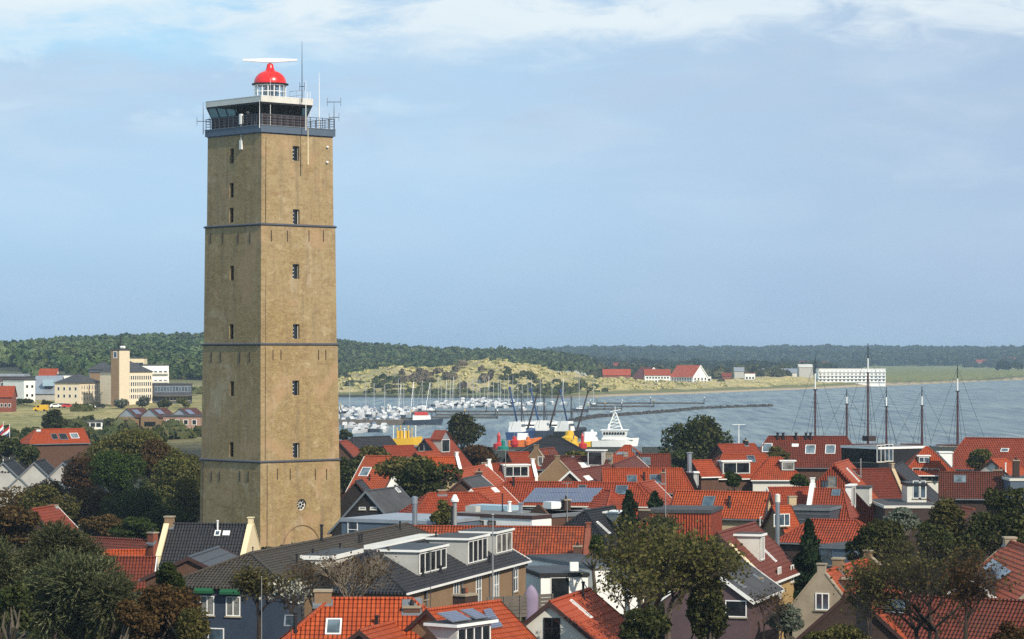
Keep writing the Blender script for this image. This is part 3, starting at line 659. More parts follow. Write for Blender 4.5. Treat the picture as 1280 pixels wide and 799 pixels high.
# ------------------------------------------------------------------ houses
WR = random.Random(2)
class House:
    def __init__(s, name, label, A, B, r, cat='house', ey=None, h=None, t=1.0, ends='gg', roof='t_red', wall='b_brown', ov=.32, hipk=1.0,
                 verge='brown_trim', cope='white', gmat=None, gutter='lead', ridge=None, flat=0, depth=8.0, zb=-1.0, group=None, course=.36, fas='white', par=.35):
        pA, pB = at(*A, r), at(*B, r); u = pB - pA; s.len = u.length; u.normalize(); s.u = u; s.o_ = Vector((u.y, -u.x, 0))   # o_ points out of the front
        mid = (pA + pB) / 2; s.l = s.len / 2; s.r = r; s.t = t; s.flat = flat; s.ends = ends; s.zb = zb
        if flat:
            s.h = depth / 2; s.e = r; mid = mid - s.o_ * s.h
        else:
            if h is None:
                q = ey - YH; h = (q * mid.y - FPX * (HC - r)) / (FPX * t + q * u.x)
            s.h = max(h, 1.2); s.e = r - t * s.h
        s.C = Vector((mid.x, mid.y, 0)); s.hd = s.h * hipk; s.t2 = (s.r - s.e) / s.hd if s.hd else t
        s.xl = s.l + (s.hd if ends[0] == 'h' and not flat else 0); s.xr = s.l + (s.hd if ends[1] == 'h' and not flat else 0)
        s.root = thing(name, label, cat, s.C, math.atan2(u.y, u.x), group); s.wallm = wall; s.roofm = roof; s.ov = ov; s.course = course
        s.verge, s.cope, s.gmat, s.gutter, s.fas, s.par = verge, cope, gmat or wall, gutter, fas, par
        s.make()
    def make(s):
        l, h, e, r, xl, xr, R_ = s.l, s.h, s.e, s.r, s.xl, s.xr, s.root
        w = MB()
        if s.flat:
            w.box(-l, l, -h, h, s.zb, r - .25); s.wall = w.build('wall', s.wallm, R_)
            f = MB(); o = .12
            f.hexa([(-l - o, -h - o, r - .30), (l + o, -h - o, r - .30), (l + o, h + o, r - .30), (-l - o, h + o, r - .30)], [(-l - o, -h - o, r), (l + o, -h - o, r), (l + o, h + o, r), (-l - o, h + o, r)])
            f.build('fascia', s.fas, R_); q = MB(); q.box(-l, l, -h, h, r + .003, r + .03); s.roof = q.build('roof', s.roofm, R_)
            return
        e2 = e - .05
        w.hexa([(-xl, -h, s.zb), (xr, -h, s.zb), (xr, h, s.zb), (-xl, h, s.zb)], [(-xl, -h, e2), (xr, -h, e2), (xr, h, e2), (-xl, h, e2)])
        for sg, x, en in ((-1, xl, s.ends[0]), (1, xr, s.ends[1])):
            if en != 'h':
                a = [(sg * x, -h, e2 - .002), (sg * x, h, e2 - .002), (sg * x, 0, r - .09)]; w.poly(a if sg > 0 else a[::-1])
        s.wall = w.build('wall', s.wallm, R_)
        ov = s.ov; ez = e - s.t * ov
        og = [{'g': .22, 'h': ov, 'p': -.02, 'w': .1}[c] for c in s.ends]; rl = -(l + (og[0] if s.ends[0] != 'h' else 0)); rr = l + (og[1] if s.ends[1] != 'h' else 0)
        exl = -(xl + og[0]); exr = xr + og[1]; y = h + ov
        m = MB(); c = s.course
        m.slope((rl, 0, r), (rr, 0, r), (exr, -y, ez), (exl, -y, ez), 0, c); m.slope((rr, 0, r), (rl, 0, r), (exl, y, ez), (exr, y, ez), 0, c)
        if s.ends[0] == 'h': m.slope((rl, 0, r), (rl, 0, r), (exl, -y, ez), (exl, y, ez), 0, c)
        if s.ends[1] == 'h': m.slope((rr, 0, r), (rr, 0, r), (exr, y, ez), (exr, -y, ez), 0, c)
        th = .13
        m.poly([(exl, -y, ez - th), (exr, -y, ez - th), (rr, 0, r - th), (rl, 0, r - th)]); m.poly([(exr, y, ez - th), (exl, y, ez - th), (rl, 0, r - th), (rr, 0, r - th)])
        for p, q in (((exl, -y, ez), (exr, -y, ez)), ((exr, -y, ez), (exr, y, ez)), ((exr, y, ez), (exl, y, ez)), ((exl, y, ez), (exl, -y, ez))):
            if (p[0] == q[0]) and s.ends[0 if p[0] < 0 else 1] != 'h': 
                x = p[0]; a = rl if x < 0 else rr
                for sy in (-1, 1): m.poly([(x, sy * y, ez - th), (x, sy * y, ez), (a, 0, r), (a, 0, r - th)])
            else: m.poly([(p[0], p[1], ez - th), (q[0], q[1], ez - th), q, p])
        m.tube([(rl, 0, r + .03), (rr, 0, r + .03)], .12, 6)
        for sg, en, a, x in ((-1, s.ends[0], rl, exl), (1, s.ends[1], rr, exr)):
            if en == 'h':
                for sy in (-1, 1): m.tube([(a, 0, r + .03), (x, sy * y, ez + .03)], .11, 6)
        s.roof = m.build('roof', s.roofm, R_)
        if s.gutter:
            for sy in (-1, 1):
                g = MB(); g.beam((exl + .02, sy * (y + .07), ez - .09), (exr - .02, sy * (y + .07), ez - .09), .13, .13); g.build('gutter', s.gutter, R_)
        for k, (sg, en, x) in enumerate(((-1, s.ends[0], xl), (1, s.ends[1], xr))):
            if en == 'g' and s.verge or en == 'w':
                b = MB(); xx = sg * (x + og[k] + .03); wd = .26 if en == 'g' else .34
                for sy in (-1, 1): b.beam((xx, sy * y, ez - .05), (xx, 0, r + .0), .06, wd, 0, (1, 0, 0)) if False else b.hexa(*s._verge(xx, sy, y, ez, r, wd))
                b.build('bargeboard', s.verge if en == 'g' else s.cope, R_)
            if en == 'p':
                p = s.par; b = MB(); x0, x1 = sg * (x + .003), sg * (x + .36); k2 = p / math.cos(math.atan(s.t)); hh = h + .1
                pts = [(-hh, s.zb), (hh, s.zb), (hh, e + k2 - s.t * .1), (.28, r + k2 - s.t * .28), (.28, r + k2 + .25), (-.28, r + k2 + .25), (-.28, r + k2 - s.t * .28), (-hh, e + k2 - s.t * .1)]
                a = [(x0, yy, zz) for yy, zz in pts]; c2 = [(x1, yy, zz) for yy, zz in pts]
                if sg < 0: a, c2 = c2, a
                n = len(a); b.poly(a[::-1]); b.poly(c2)
                for q in range(n): b.poly([a[q], a[(q + 1) % n], c2[(q + 1) % n], c2[q]])
                go = b.build('gable', s.gmat, R_)
                if s.cope:
                    cp = MB()
                    for sy in (-1, 1):
                        A = Vector((sg * (x + .18), sy * hh, e + k2 - s.t * .1 + .05)); B = Vector((sg * (x + .18), sy * .3, r + k2 - s.t * .3 + .05)); cp.beam(A, B, .46, .09)
                    cp.box(sg * (x + .18) - .26, sg * (x + .18) + .26, -.34, .34, r + k2 + .253, r + k2 + .34); cp.build('coping', s.cope, go)
    def _verge(s, xx, sy, y, ez, r, wd):
        f = lambda yy, zz, d: (xx + d, sy * yy, zz)
        b = [f(y, ez - wd + .04, -.03), f(y, ez - wd + .04, .03), f(0, r - wd + .06, .03), f(0, r - wd + .06, -.03)]; t = [f(y, ez + .08, -.03), f(y, ez + .08, .03), f(0, r + .09, .03), f(0, r + .09, -.03)]
        return (b, t) if sy < 0 else (b[::-1], t[::-1])
    # frames on the four sides: s to the right seen from outside, o outward
    def P(s, side, a, o, z):
        return {'f': (a, -o, z), 'b': (-a, o, z), 'l': (-o, -a, z), 'r': (o, a, z)}[side]
    def ray(s, px, py):
        d = Vector(((px - 640) / FPX, 1, (YH - py) / FPX)); Co = Vector((0, 0, HC)) - s.C; v = s.Vl
        return v(Co), v(d)
    def Vl(s, p): n = -s.o_; return Vector((p.dot(s.u), p.dot(n), p.z))
    def so(s, side, v): return {'f': (v.x, -v.y), 'b': (-v.x, v.y), 'l': (-v.y, -v.x), 'r': (v.y, v.x)}[side]
    def slp(s, side): return (s.t, 0.0) if side in 'fb' else (s.t2, s.l)
    def on_slope(s, side, px, py):
        c, d = s.ray(px, py); a0, o0 = s.so(side, c); da, do = s.so(side, d); t, off = s.slp(side)
        # z = r - t (o - off)
        k = (s.r - t * (o0 - off) - c.z) / (d.z + t * do); return a0 + da * k, o0 + do * k, c.z + d.z * k
    def on_plane(s, side, o, px, py):
        c, d = s.ray(px, py); a0, o0 = s.so(side, c); da, do = s.so(side, d); k = (o - o0) / do; return a0 + da * k, c.z + d.z * k
    def on_level(s, px, py, z): 
        c, d = s.ray(px, py); k = (z - c.z) / d.z; return c + d * k
    def wo(s, side): return s.h if side in 'fb' else (s.xl if side == 'l' else s.xr) + (.362 if s.ends['lr'.index(side)] == 'p' and not s.flat else 0)
    def sky(s, px, py, w=.8, h=1.1, side='f', frame='lead', pane='glass_blue', lift=.09):
        a, o, z = s.on_slope(side, px, py); t, off = s.slp(side); cs = 1 / math.hypot(1, t)
        def Q(da, dv, dn): oo = o + dv * cs + dn * t * cs; return s.P(side, a + da, oo, z - dv * t * cs + dn * cs)
        f = MB(); q = .09
        for x0, x1, v0, v1 in ((-w/2, -w/2 + q, -h/2, h/2), (w/2 - q, w/2, -h/2, h/2), (-w/2 + q, w/2 - q, -h/2, -h/2 + q), (-w/2 + q, w/2 - q, h/2 - q, h/2)):
            f.hexa([Q(x0, v1, 0), Q(x1, v1, 0), Q(x1, v0, 0), Q(x0, v0, 0)], [Q(x0, v1, lift), Q(x1, v1, lift), Q(x1, v0, lift), Q(x0, v0, lift)])
        so_ = f.build('skylight', frame, s.root); g = MB(); d = w/2 - q + .001; e = h/2 - q + .001
        g.hexa([Q(-d, e, 0), Q(d, e, 0), Q(d, -e, 0), Q(-d, -e, 0)], [Q(-d, e, lift - .03), Q(d, e, lift - .03), Q(d, -e, lift - .03), Q(-d, -e, lift - .03)]); g.build('pane', pane, so_); return s
    def solar(s, c4, nx, ny, side='f', name='solar_panel'):
        """c4: pixel corners tl, tr, br, bl of the field"""
        t, off = s.slp(side); cs = 1 / math.hypot(1, t); ps = [Vector(s.on_slope(side, *p)) for p in c4]
        for i in range(nx):
            for j in range(ny):
                g = .012
                def W(a, b): x = ps[0].lerp(ps[1], a).lerp(ps[3].lerp(ps[2], a), b); return x
                q = [W((i + g) / nx, (j + 1 - g) / ny), W((i + 1 - g) / nx, (j + 1 - g) / ny), W((i + 1 - g) / nx, (j + g) / ny), W((i + g) / nx, (j + g) / ny)]
                f = lambda v, d: s.P(side, v.x, v.y + d * t * cs, v.z + d * cs)
                mb = MB(); mb.hexa([f(v, .06) for v in q], [f(v, .13) for v in q]); pn = mb.build(name, 'steel', s.root)
                c = sum(q, Vector()) / 4; q2 = [c + (v - c) * .955 for v in q]; g_ = MB(); g_.poly([f(v, .137) for v in q2]); g_.build('solar_cells', 'solar', pn)
        return s
    def chim(s, px, py, w=.7, d=.7, o=0.0, side='f', mat='b_dark', cap='stone', pots=2, drop=2.6):
        a, z = s.on_plane(side, o, px, py); zb = (s.r - drop - abs(o) * s.t * .8) if not s.flat else s.r - .2; zb = min(zb, z - 1)
        c = s.P(side, a, o, 0); mb = MB(); mb.box(c[0] - w/2, c[0] + w/2, c[1] - d/2, c[1] + d/2, zb, z - .12); co = mb.build('chimney', mat, s.root)
        k = MB(); k.box(c[0] - w/2 - .07, c[0] + w/2 + .07, c[1] - d/2 - .07, c[1] + d/2 + .07, z - .118, z); k.build('chimney_cap', cap, co)
        for i in range(pots):
            x = c[0] + (i - (pots - 1) / 2) * .3; p = MB(); p.lathe([(.10, z + .002), (.13, z + .05), (.10, z + .32), (.06, z + .32), (.06, z + .1)], (x, c[1], 0), 8); p.build('chimney_pot', 'b_red' if i % 2 else 'black', co)
        if not s.flat and side == 'f':
            f = MB(); q = .1; y0, y1 = c[1] - d/2 - q, c[1] + d/2 + q; zr = lambda y: s.r - abs(y) * s.t
            if y0 < 0:
                f.hexa([(c[0] - w/2 - q, y0, zr(y0) - .1), (c[0] + w/2 + q, y0, zr(y0) - .1), (c[0] + w/2 + q, min(y1, 0), zr(min(y1, 0)) - .1), (c[0] - w/2 - q, min(y1, 0), zr(min(y1, 0)) - .1)], [(c[0] - w/2 - q, y0, zr(y0) + .09), (c[0] + w/2 + q, y0, zr(y0) + .09), (c[0] + w/2 + q, min(y1, 0), zr(min(y1, 0)) + .09), (c[0] - w/2 - q, min(y1, 0), zr(min(y1, 0)) + .09)]); f.build('flashing', 'lead', co)
        return s
    def pipe(s, px, py, hgt=.6, r=.09, side='f', mat='black'):
        if s.flat: v = s.on_level(px, py, s.r); c = (v.x, v.y, v.z)
        else: a, o, z = s.on_slope(side, px, py); c = s.P(side, a, o, z)
        mb = MB(); mb.lathe([(r * 1.6, -.1), (r * 1.6, .06), (r, .1), (r, hgt), (r * 1.5, hgt + .02), (r * 1.5, hgt + .12), (0, hgt + .14)], c, 8); mb.build('vent_pipe', mat, s.root); return s
    def _win(s, side, a, o, z, w, h, nx, ny, frame, glass, parent, name='window', sill=True, tilt=0.0, split=True):
        if glass == 'glass': glass = WR.choice(('glass', 'glass', 'glass_curtain', 'glass_blue'))
        f = MB(); q = .07; d0, d1 = o - .01, o + .06
        def bx(mb, x0, x1, z0, z1, o0, o1, m=0):
            mb.hexa([s.P(side, x0, o1, z0), s.P(side, x1, o1, z0), s.P(side, x1, o0, z0), s.P(side, x0, o0, z0)], [s.P(side, x0, o1, z1), s.P(side, x1, o1, z1), s.P(side, x1, o0, z1), s.P(side, x0, o0, z1)], m)
        bx(f, a - w/2, a + w/2, z - h/2, z - h/2 + q, d0, d1); bx(f, a - w/2, a + w/2, z + h/2 - q, z + h/2, d0, d1)
        for i in range(nx + 1):
            x = a - w/2 + q/2 + (w - q) * i / nx; bx(f, x - q/2, x + q/2, z - h/2 + q, z + h/2 - q, d0, d1 - .002)
        for j in range(1, ny):
            zz = z - h/2 + h * j / ny; bx(f, a - w/2 + q, a + w/2 - q, zz - .03, zz + .03, d0, d1 - .012)
        if not split:
            bx(f, a - w/2 + .03, a + w/2 - .03, z - h/2 + .03, z + h/2 - .03, d0, o + .015, 1); return f.build(name, [frame, glass], parent)
        wo = f.build(name, frame, parent); g = MB(); bx(g, a - w/2 + .03, a + w/2 - .03, z - h/2 + .03, z + h/2 - .03, d0, o + .015); g.build('pane', glass, wo)
        if sill: k = MB(); bx(k, a - w/2 - .08, a + w/2 + .08, z - h/2 - .09, z - h/2 - .002, o - .01, o + .12); k.build('sill', 'stone', wo)
        return wo
    def win(s, side, px, py, w=1.0, h=1.4, nx=2, ny=1, frame='white', glass='glass', o=None):
        o = s.wo(side) if o is None else o; a, z = s.on_plane(side, o, px, py); s._win(side, a, o, z, w, h, nx, ny, frame, glass, s.root); return s
    def awn(s, side, px, py, w, hgt=.55, out=.6, mat='awning'):
        o = s.wo(side); a, z = s.on_plane(side, o, px, py); mb = MB()
        mb.hexa([s.P(side, a - w/2, o + out, z - hgt), s.P(side, a + w/2, o + out, z - hgt), s.P(side, a + w/2, o + .003, z - hgt), s.P(side, a - w/2, o + .003, z - hgt)],
                [s.P(side, a - w/2, o + out, z - hgt + .18), s.P(side, a + w/2, o + out, z - hgt + .18), s.P(side, a + w/2, o + .003, z), s.P(side, a - w/2, o + .003, z)]); mb.build('awning', mat, s.root); return s
    def row(s, side, n, z, w=.95, h=1.3, nx=2, ny=1, frame='white', glass='glass', margin=.12):
        o = s.wo(side); L0, L1 = (-s.xl, s.xr) if side == 'f' else ((-s.xr, s.xl) if side == 'b' else (-s.h, s.h)); d = L1 - L0
        for i in range(n): s._win(side, L0 + d * (margin + (1 - 2 * margin) * ((i + .5) / n)), o, z, w, h, nx, ny, frame, glass, s.root)
        return s
    def dorm(s, px, py, w, hgt, n=2, side='f', face='white', cheek='grey_render', top='white', style='flat', glass='glass', frame='white', over=.18, ny=1, tt=.16, topc=None):
        a, o, z0 = s.on_slope(side, px, py); t, off = s.slp(side); z1 = z0 + hgt
        ob = o - hgt / t; ob = max(ob, off * (side in 'lr') + 0.02 if side in 'lr' else .02)
        zt = z1; mb = MB(); g = lambda x, oo, z: s.P(side, x, oo, z)
        ring = [(o, z0 - .15), (o, z1), (ob, z1), (ob, s.r - t * (ob - off) - .1)]
        for sg in (-1, 1): mb.v.extend(g(a + sg * w/2, oo, zq) for oo, zq in ring)
        mb.f += [(0, 1, 2, 3), (7, 6, 5, 4), (1, 5, 6, 2), (0, 4, 5, 1)]; mb.m += [0] * 4
        body = mb.build('dormer', cheek, s.root)
        fc = MB(); e = .05; fc.hexa([g(a - w/2, o, z0 - .1), g(a + w/2, o, z0 - .1), g(a + w/2, o - e, z0 - .1), g(a - w/2, o - e, z0 - .1)], [g(a - w/2, o, z1), g(a + w/2, o, z1), g(a + w/2, o - e, z1), g(a - w/2, o - e, z1)]); fc.build('dormer_face', face, body)
        rf = MB()
        if style == 'flat':
            rf.hexa([g(a - w/2 - over, o + over, z1 + .002), g(a + w/2 + over, o + over, z1 + .002), g(a + w/2 + over, ob, z1 + .002), g(a - w/2 - over, ob, z1 + .002)],
                    [g(a - w/2 - over, o + over, z1 + tt), g(a + w/2 + over, o + over, z1 + tt), g(a + w/2 + over, ob, z1 + tt), g(a - w/2 - over, ob, z1 + tt)])
            if topc:
                q = MB(); q.hexa([g(a - w/2 - over + .1, o + over - .1, z1 + tt + .003), g(a + w/2 + over - .1, o + over - .1, z1 + tt + .003), g(a + w/2 + over - .1, ob, z1 + tt + .003), g(a - w/2 - over + .1, ob, z1 + tt + .003)],
                                 [g(a - w/2 - over + .1, o + over - .1, z1 + tt + .03), g(a + w/2 + over - .1, o + over - .1, z1 + tt + .03), g(a + w/2 + over - .1, ob, z1 + tt + .03), g(a - w/2 - over + .1, ob, z1 + tt + .03)]); q.build('dormer_felt', topc, body)
        else:
            hp = w * .5; zr = z1 + hp; ob2 = max(o - (hgt + hp) / t, off + .02)
            fc = MB(); fc.poly([g(a - w/2, o, z1), g(a + w/2, o, z1), g(a, o, zr)]); fc.build('dormer_gable', face, body)
            for sg in (-1, 1):
                p = [g(a, o + over, zr + .08), g(a + sg * (w/2 + over), o + over, z1 - over + .08), g(a + sg * (w/2 + over), ob, z1 - over + .08), g(a, ob2, zr + .08)]; rf.poly(p if sg < 0 else p[::-1])
                p2 = [(x, y, z - .12) for x, y, z in p]; rf.poly(p2[::-1] if sg < 0 else p2)
                rf.poly([p[0], p2[0], p2[1], p[1]])
        rf.build('dormer_roof', top, body)
        s._win(side, a, o, (z0 + z1) / 2 + .02, w - .24, hgt - .22, n, ny, frame, glass, body, sill=False, split=False); return s
    def down(s, side, a, mat='lead'):
        o = s.wo(side); mb = MB(); mb.tube([s.P(side, a, o + .09, s.zb), s.P(side, a, o + .09, s.e - .1)], .055, 6); mb.build('downpipe', mat, s.root); return s
    def box(s, name, px, py, w, d, hgt, mat):
        """a small part standing on a flat roof"""
        v = s.on_level(px, py, s.r + .03); mb = MB(); mb.box(v.x - w/2, v.x + w/2, v.y, v.y + d, s.r + .032, s.r + hgt); return mb.build(name, mat, s.root)
H = House
# ---- nearest row
h = H('tiled_house', 'house with big hipped red pantile roof and a chimney at each ridge end', (414, 749), (515, 749), 8.0, h=6.2, t=.84, ends='hh', roof='t_bright', wall='b_tan')
h.sky(417, 784, .9, 1.25, frame='white', pane='glass_sky').sky(363, 777, .7, .9, frame='lead', pane='glass_dark').pipe(369, 790, 1.0, .1).chim(404, 737, .95, .75, mat='b_tan', pots=0, drop=2).pipe(471, 783, .5).pipe(463, 796, .5)
h.chim(515, 757, .95, .9, o=.5, mat='b_brown', pots=1, drop=2)
h = H('tiled_house', 'low house whose small orange roof gable pokes up before the big red roof', (451, 789), (513, 773), 6.8, h=4.6, t=.72, ends='gg', roof='t_bright', wall='b_brown')
h = H('solar_house', 'red roofed house with solar panels laid on its white dormer and slope', (536, 763), (622, 752), 7.6, h=5.5, t=.80, ends='gg', roof='t_bright', wall='b_tan')
h.dorm(592, 817, 3.4, 1.6, 4, face='white', cheek='grey_render', top='white', topc='felt', over=.3).solar([(603, 764), (612, 762), (628, 785), (612, 788)], 1, 2).chim(581, 742, 1.15, .9, o=-.8, mat='b_dark', pots=2)
a_, o_, z_ = h.on_slope('f', 592, 817); z_ += 1.6 + .2
for k, (da, wd) in enumerate(((-.95, 1.75), (.95, 1.2))):
    mb = MB(); c4 = [(a_ + da - wd/2, -(o_ - .1)), (a_ + da + wd/2, -(o_ - .1)), (a_ + da + wd/2, -(o_ - 1.2)), (a_ + da - wd/2, -(o_ - 1.2))]
    b4 = [(x, y, z_ + (.06 if i < 2 else .50)) for i, (x, y) in enumerate(c4)]; t4 = [(x, y - .03, z + .05) for x, y, z in b4]; mb.hexa(b4, t4); pn = mb.build('solar_panel', 'steel', h.root)
    mb = MB(); m4 = sum((Vector(p) for p in t4), Vector()) / 4; mb.poly([m4 + (Vector(p) - m4) * .94 + Vector((0, -.005, .006)) for p in t4]); mb.build('solar_cells', 'solar', pn)

h = H('gable_house', 'cream gabled house with smooth red roof sloping towards the dense bushy tree', (688, 753), (736, 737), 7.4, h=5.2, t=.80, ends='gg', roof='t_smooth', wall='offwhite', verge='brown_trim', course=.5)
h.win('l', 690, 786, 1.0, 1.3, 2, 2, frame='black', glass='glass_dark').pipe(729, 748, .9, .08).sky(726, 762, .45, 1.7, frame='white', pane='glass_blue')
# ---- twin slate buildings right of the tower
h = H('slate_building', 'brown brick building with dark slate roof and three white dormers', (459, 691), (597, 662), 8.0, cat='building', h=4.0, t=.55, ends='hg', roof='t_slate', wall='b_tan', verge='white', gutter='white')
h.dorm(541, 716, 6.6, 1.7, 5, face='white', top='white', topc='tar_roof').dorm(597, 704, 5.2, 1.9, 4, top='white', topc='felt').dorm(630, 692, 4.6, 1.7, 3, top='white', topc='felt')
for x, y in ((570, 745), (598, 736), (620, 731), (644, 722)): h.win('f', x, y, 1.35, 2.2, 2, 2, glass='glass_blue')
h.win('f', 532, 742, .8, .8, 1, 1, frame='brown_trim').pipe(529, 721, .5).pipe(551, 716, .4).pipe(612, 704, .5).pipe(484, 692, .35).pipe(503, 692, .3, .12, mat='lead').pipe(545, 682, .9, .07).pipe(622, 690, .3)
for a_ in (-12.5, -4.0, 3.2, 9.6): h.down('f', a_)
h = H('hipped_building', 'long building with weathered grey-brown pantile roof and dark blue end wall', (313, 692), (508, 655), 8.0, cat='building', h=4.4, t=.42, ends='hg', roof='t_greybrown', wall='navy', gutter='offwhite')
for x, y in ((371, 704), (391, 697), (449, 679), (452, 678), (402, 677), (425, 690), (500, 662)): h.pipe(x, y, .55, .07)
h.pipe(402, 676, 1.1, .11)
for x in (259, 291.5): h.win('l', x, 757 if x < 270 else 758, 1.05, 1.35, 2, 1, glass='glass_curtain').awn('l', x - 2, 731 if x < 270 else 732.5, 1.35)
h.win('l', 270, 796, 1.2, 1.2, 1, 1, glass='glass_blue')
h = H('roof_dormer', 'pale flat strip dormer rising from the ridge between the two dark roofs', (482, 682), (548, 668), 8.15, cat='roof dormer', flat=1, depth=1.5, roof='offwhite', wall='grey_render', fas='white', zb=5.6)
h = H('roof_dormer', 'white edged wedge dormer low on the grey-brown roof above the bare twigs', (414, 695), (452, 686), 7.5, cat='roof dormer', flat=1, depth=2.2, roof='tar_roof', wall='offwhite', fas='white', zb=5.6)
h = H('cream_gable_house', 'house with dark blue-grey tiles and cream gable in front of the lighthouse', (212, 655), (311, 656), 7.6, ey=700, t=1.05, ends='pp', roof='t_bluegrey', wall='b_tan', gmat='cream', cope='cream', par=.22)
h.sky(272, 667, .5, .6, frame='white', pane='glass_blue').sky(283, 667, .6, .5, frame='white', pane='white').pipe(272, 664, .8, .07, mat='white').chim(212, 645, .7, .7, mat='b_tan', pots=0).pipe(316, 690, .3, .05)
h = H('shed', 'small shed with smooth dark metal roof below the blue-grey tiles', (236, 697), (273, 684.5), 6.9, cat='shed', h=3.3, t=.45, ends='gg', roof='grey_metal_roof', wall='b_brown', course=.9)
h = H('low_house', 'low house with dusty dark red roof below the tree clump', (113, 672), (186, 676), 5.6, ey=690, t=.75, ends='gg', roof='t_darkred', wall='b_dark')
h.chim(191, 665, .7, .6, mat='b_red', pots=1)
h = H('low_house', 'low house with a bright orange strip of roof below the dusty red one', (100, 689), (180, 688), 5.2, ey=703, t=.7, ends='gg', roof='t_bright', wall='b_dark')
h = H('gable_house', 'dark red roof with white bargeboard beside the orange leaved shrub', (132, 697), (194, 697), 5.6, ey=735, t=1.0, ends='gw', roof='t_darkred', wall='offwhite')
h = H('gable_house', 'small red roofed house with white bargeboard beside the grey tree mass', (40, 637), (70, 632), 7.2, ey=660, t=1.0, ends='gw', roof='t_red', wall='b_dark')
h.chim(68, 631, .5, .5, mat='white', pots=0)
h = H('orange_roof_house', 'bright orange roofed house with two skylights behind the dark crowns', (45, 537), (104, 536), 8.5, ey=552, t=1.0, ends='hg', roof='t_bright', wall='b_brown')
h.sky(79, 546, 1.6, 1.5, pane='glass_dark').sky(93, 545, 1.6, 1.3, frame='white', pane='glass_sky').chim(47, 536, .8, .8, mat='white', pots=0).sky(68, 546, 1.2, 1.4, pane='glass_dark')
h = H('annexe', 'dark blue tiled annexe below the bright orange roof', (52, 551), (88, 549), 6.0, cat='house', ey=566, t=1.0, ends='gg', roof='t_black', wall='b_dark')
for i, (x, lab) in enumerate(((4, 'white gabled cafe with dark roof, cut by the picture edge, sign on its gable'), (43, 'white gabled cafe with dark roof between its two white neighbours'), (79, 'white gabled cafe with dark roof half hidden by the tree mass'))):
    h = H('cafe', lab, (x, 578), (x + 13, 574.5), 6.6, cat='cafe', h=4.4, t=.95, ends='gg', verge='lead', roof='t_black', wall='grey_render', group='white gabled cafes')
    if i == 0:
        a, z = h.on_plane('l', h.xl, 2.5, 590); mb = MB()
        for k in range(6): mb.box(-h.xl - .04, -h.xl - .005, -(a - 1.2 + k * .42) - .14, -(a - 1.2 + k * .42) + .14, z - .16, z + .16 if k in (0, 3) else z + .06)
        mb.build('lettering', 'black', h.root)
    h.row('l', 2, 1.6, 1.2, 1.4)
# ---- behind the tower, right
h = H('wooden_house', 'black boarded gable house with smooth grey roof right beside the tower', (458, 614), (499, 609), 7.8, h=3.9, t=1.05, ends='gg', roof='felt', wall='black_wood', verge='lead', course=2.5)
for x in (453, 467): h.win('l', x, 635.5, .75, .28, 1, 1, glass='glass_curtain')
h.sky(497, 613, .7, .7, frame='white', pane='glass_sky')
h = H('wooden_house', 'dark brown boarded gable house half hidden behind the tower', (445, 602), (452, 600), 7.6, h=4.6, t=1.1, ends='gg', roof='t_slate', wall='black_wood', verge='brown_trim')
h = H('flat_roof_building', 'flat roofed building with pale fascia at the foot of the tower', (427, 648), (545, 652), 6.7, cat='building', flat=1, depth=10, roof='zinc', wall='bluegrey_trim', fas='zinc')
h.win('f', 441, 662, 1.1, 1.5, 1, 2, glass='glass').row('f', 4, 5.3, 1.6, .6, 1, 1, frame='lead')
FLATB = h
h = H('hipped_house', 'hipped red pantile roof behind the steel flue with conical cap', (536, 617), (598, 616), 8.0, ey=644, t=.85, ends='hh', roof='t_red', wall='b_brown'); h.chim(552, 612, .8, .5, mat='b_red', pots=1)
h = H('cross_roof_house', 'small red cross roof between grey roof and the solar panel roof', (590, 612), (627, 608), 8.2, ey=629, t=.9, ends='gg', roof='t_bright', wall='offwhite', verge='white'); h.sky(619, 613, 1.2, .7, frame='white', pane='white')
h = H('solar_roof_house', 'long red roof carrying a row of four large solar panels', (632, 602.5), (800, 604), 8.3, cat='building', ey=629, t=.80, ends='hh', roof='t_red', wall='b_dark', gutter='offwhite')
h.solar([(669, 611), (754, 611), (738, 629), (653, 629)], 4, 3).sky(777, 613, 1.3, 1.4, pane='glass_blue').sky(728, 609, .9, .5, pane='glass_dark').pipe(642, 607, .8, .1)
h = H('hipped_wing', 'small hipped wing projecting in front of the solar panel roof', (757, 613), (764, 613.5), 7.6, cat='building', ey=632, t=.9, ends='hh', roof='t_red', wall='b_brown', gutter='white')
h = H('cross_wing', 'lighter red cross wing beside the sharp conifers', (797, 604), (817, 601), 8.3, cat='building', h=4.6, t=.95, ends='hg', roof='t_mid', wall='b_pale', gutter='white', verge='white')
h = H('pantile_house', 'long red pantile roof with two dark skylights and hipped end', (755, 586), (852, 586), 8.3, ey=613, t=1.0, ends='gh', hipk=.45, roof='t_mid', wall='b_brown')
h.sky(790, 599.5, 1.2, 1.3, pane='glass_blue').sky(822, 599, 1.9, 1.4, pane='glass_blue').chim(829, 590, .5, .5, o=1.5, mat='b_red', pots=1).pipe(805, 600, .8, .1); h.dorm(872, 608, 1.3, 1.5, 1, side='r', top='white')
h = H('long_low_building', 'low white building with dark fascia and flat roof lights', (566, 641), (665, 645), 7.0, cat='building', flat=1, depth=9, roof='gravel_roof', wall='white', fas='brown_trim')
for x in (584, 600, 615): h.win('f', x, 654, .9, .5, 1, 1, frame='brown_trim', glass='glass_curtain')
h.box('roof_light', 610, 638, 4.5, 2.2, .5, 'lightblue'); h.pipe(637, 640, .9, .15, mat='white'); h.pipe(651, 642, .9, .2, mat='steel'); h.box('plant_box', 588, 640, 1.2, .8, .6, 'grey_render'); h.pipe(628, 640, 1.6, .06)
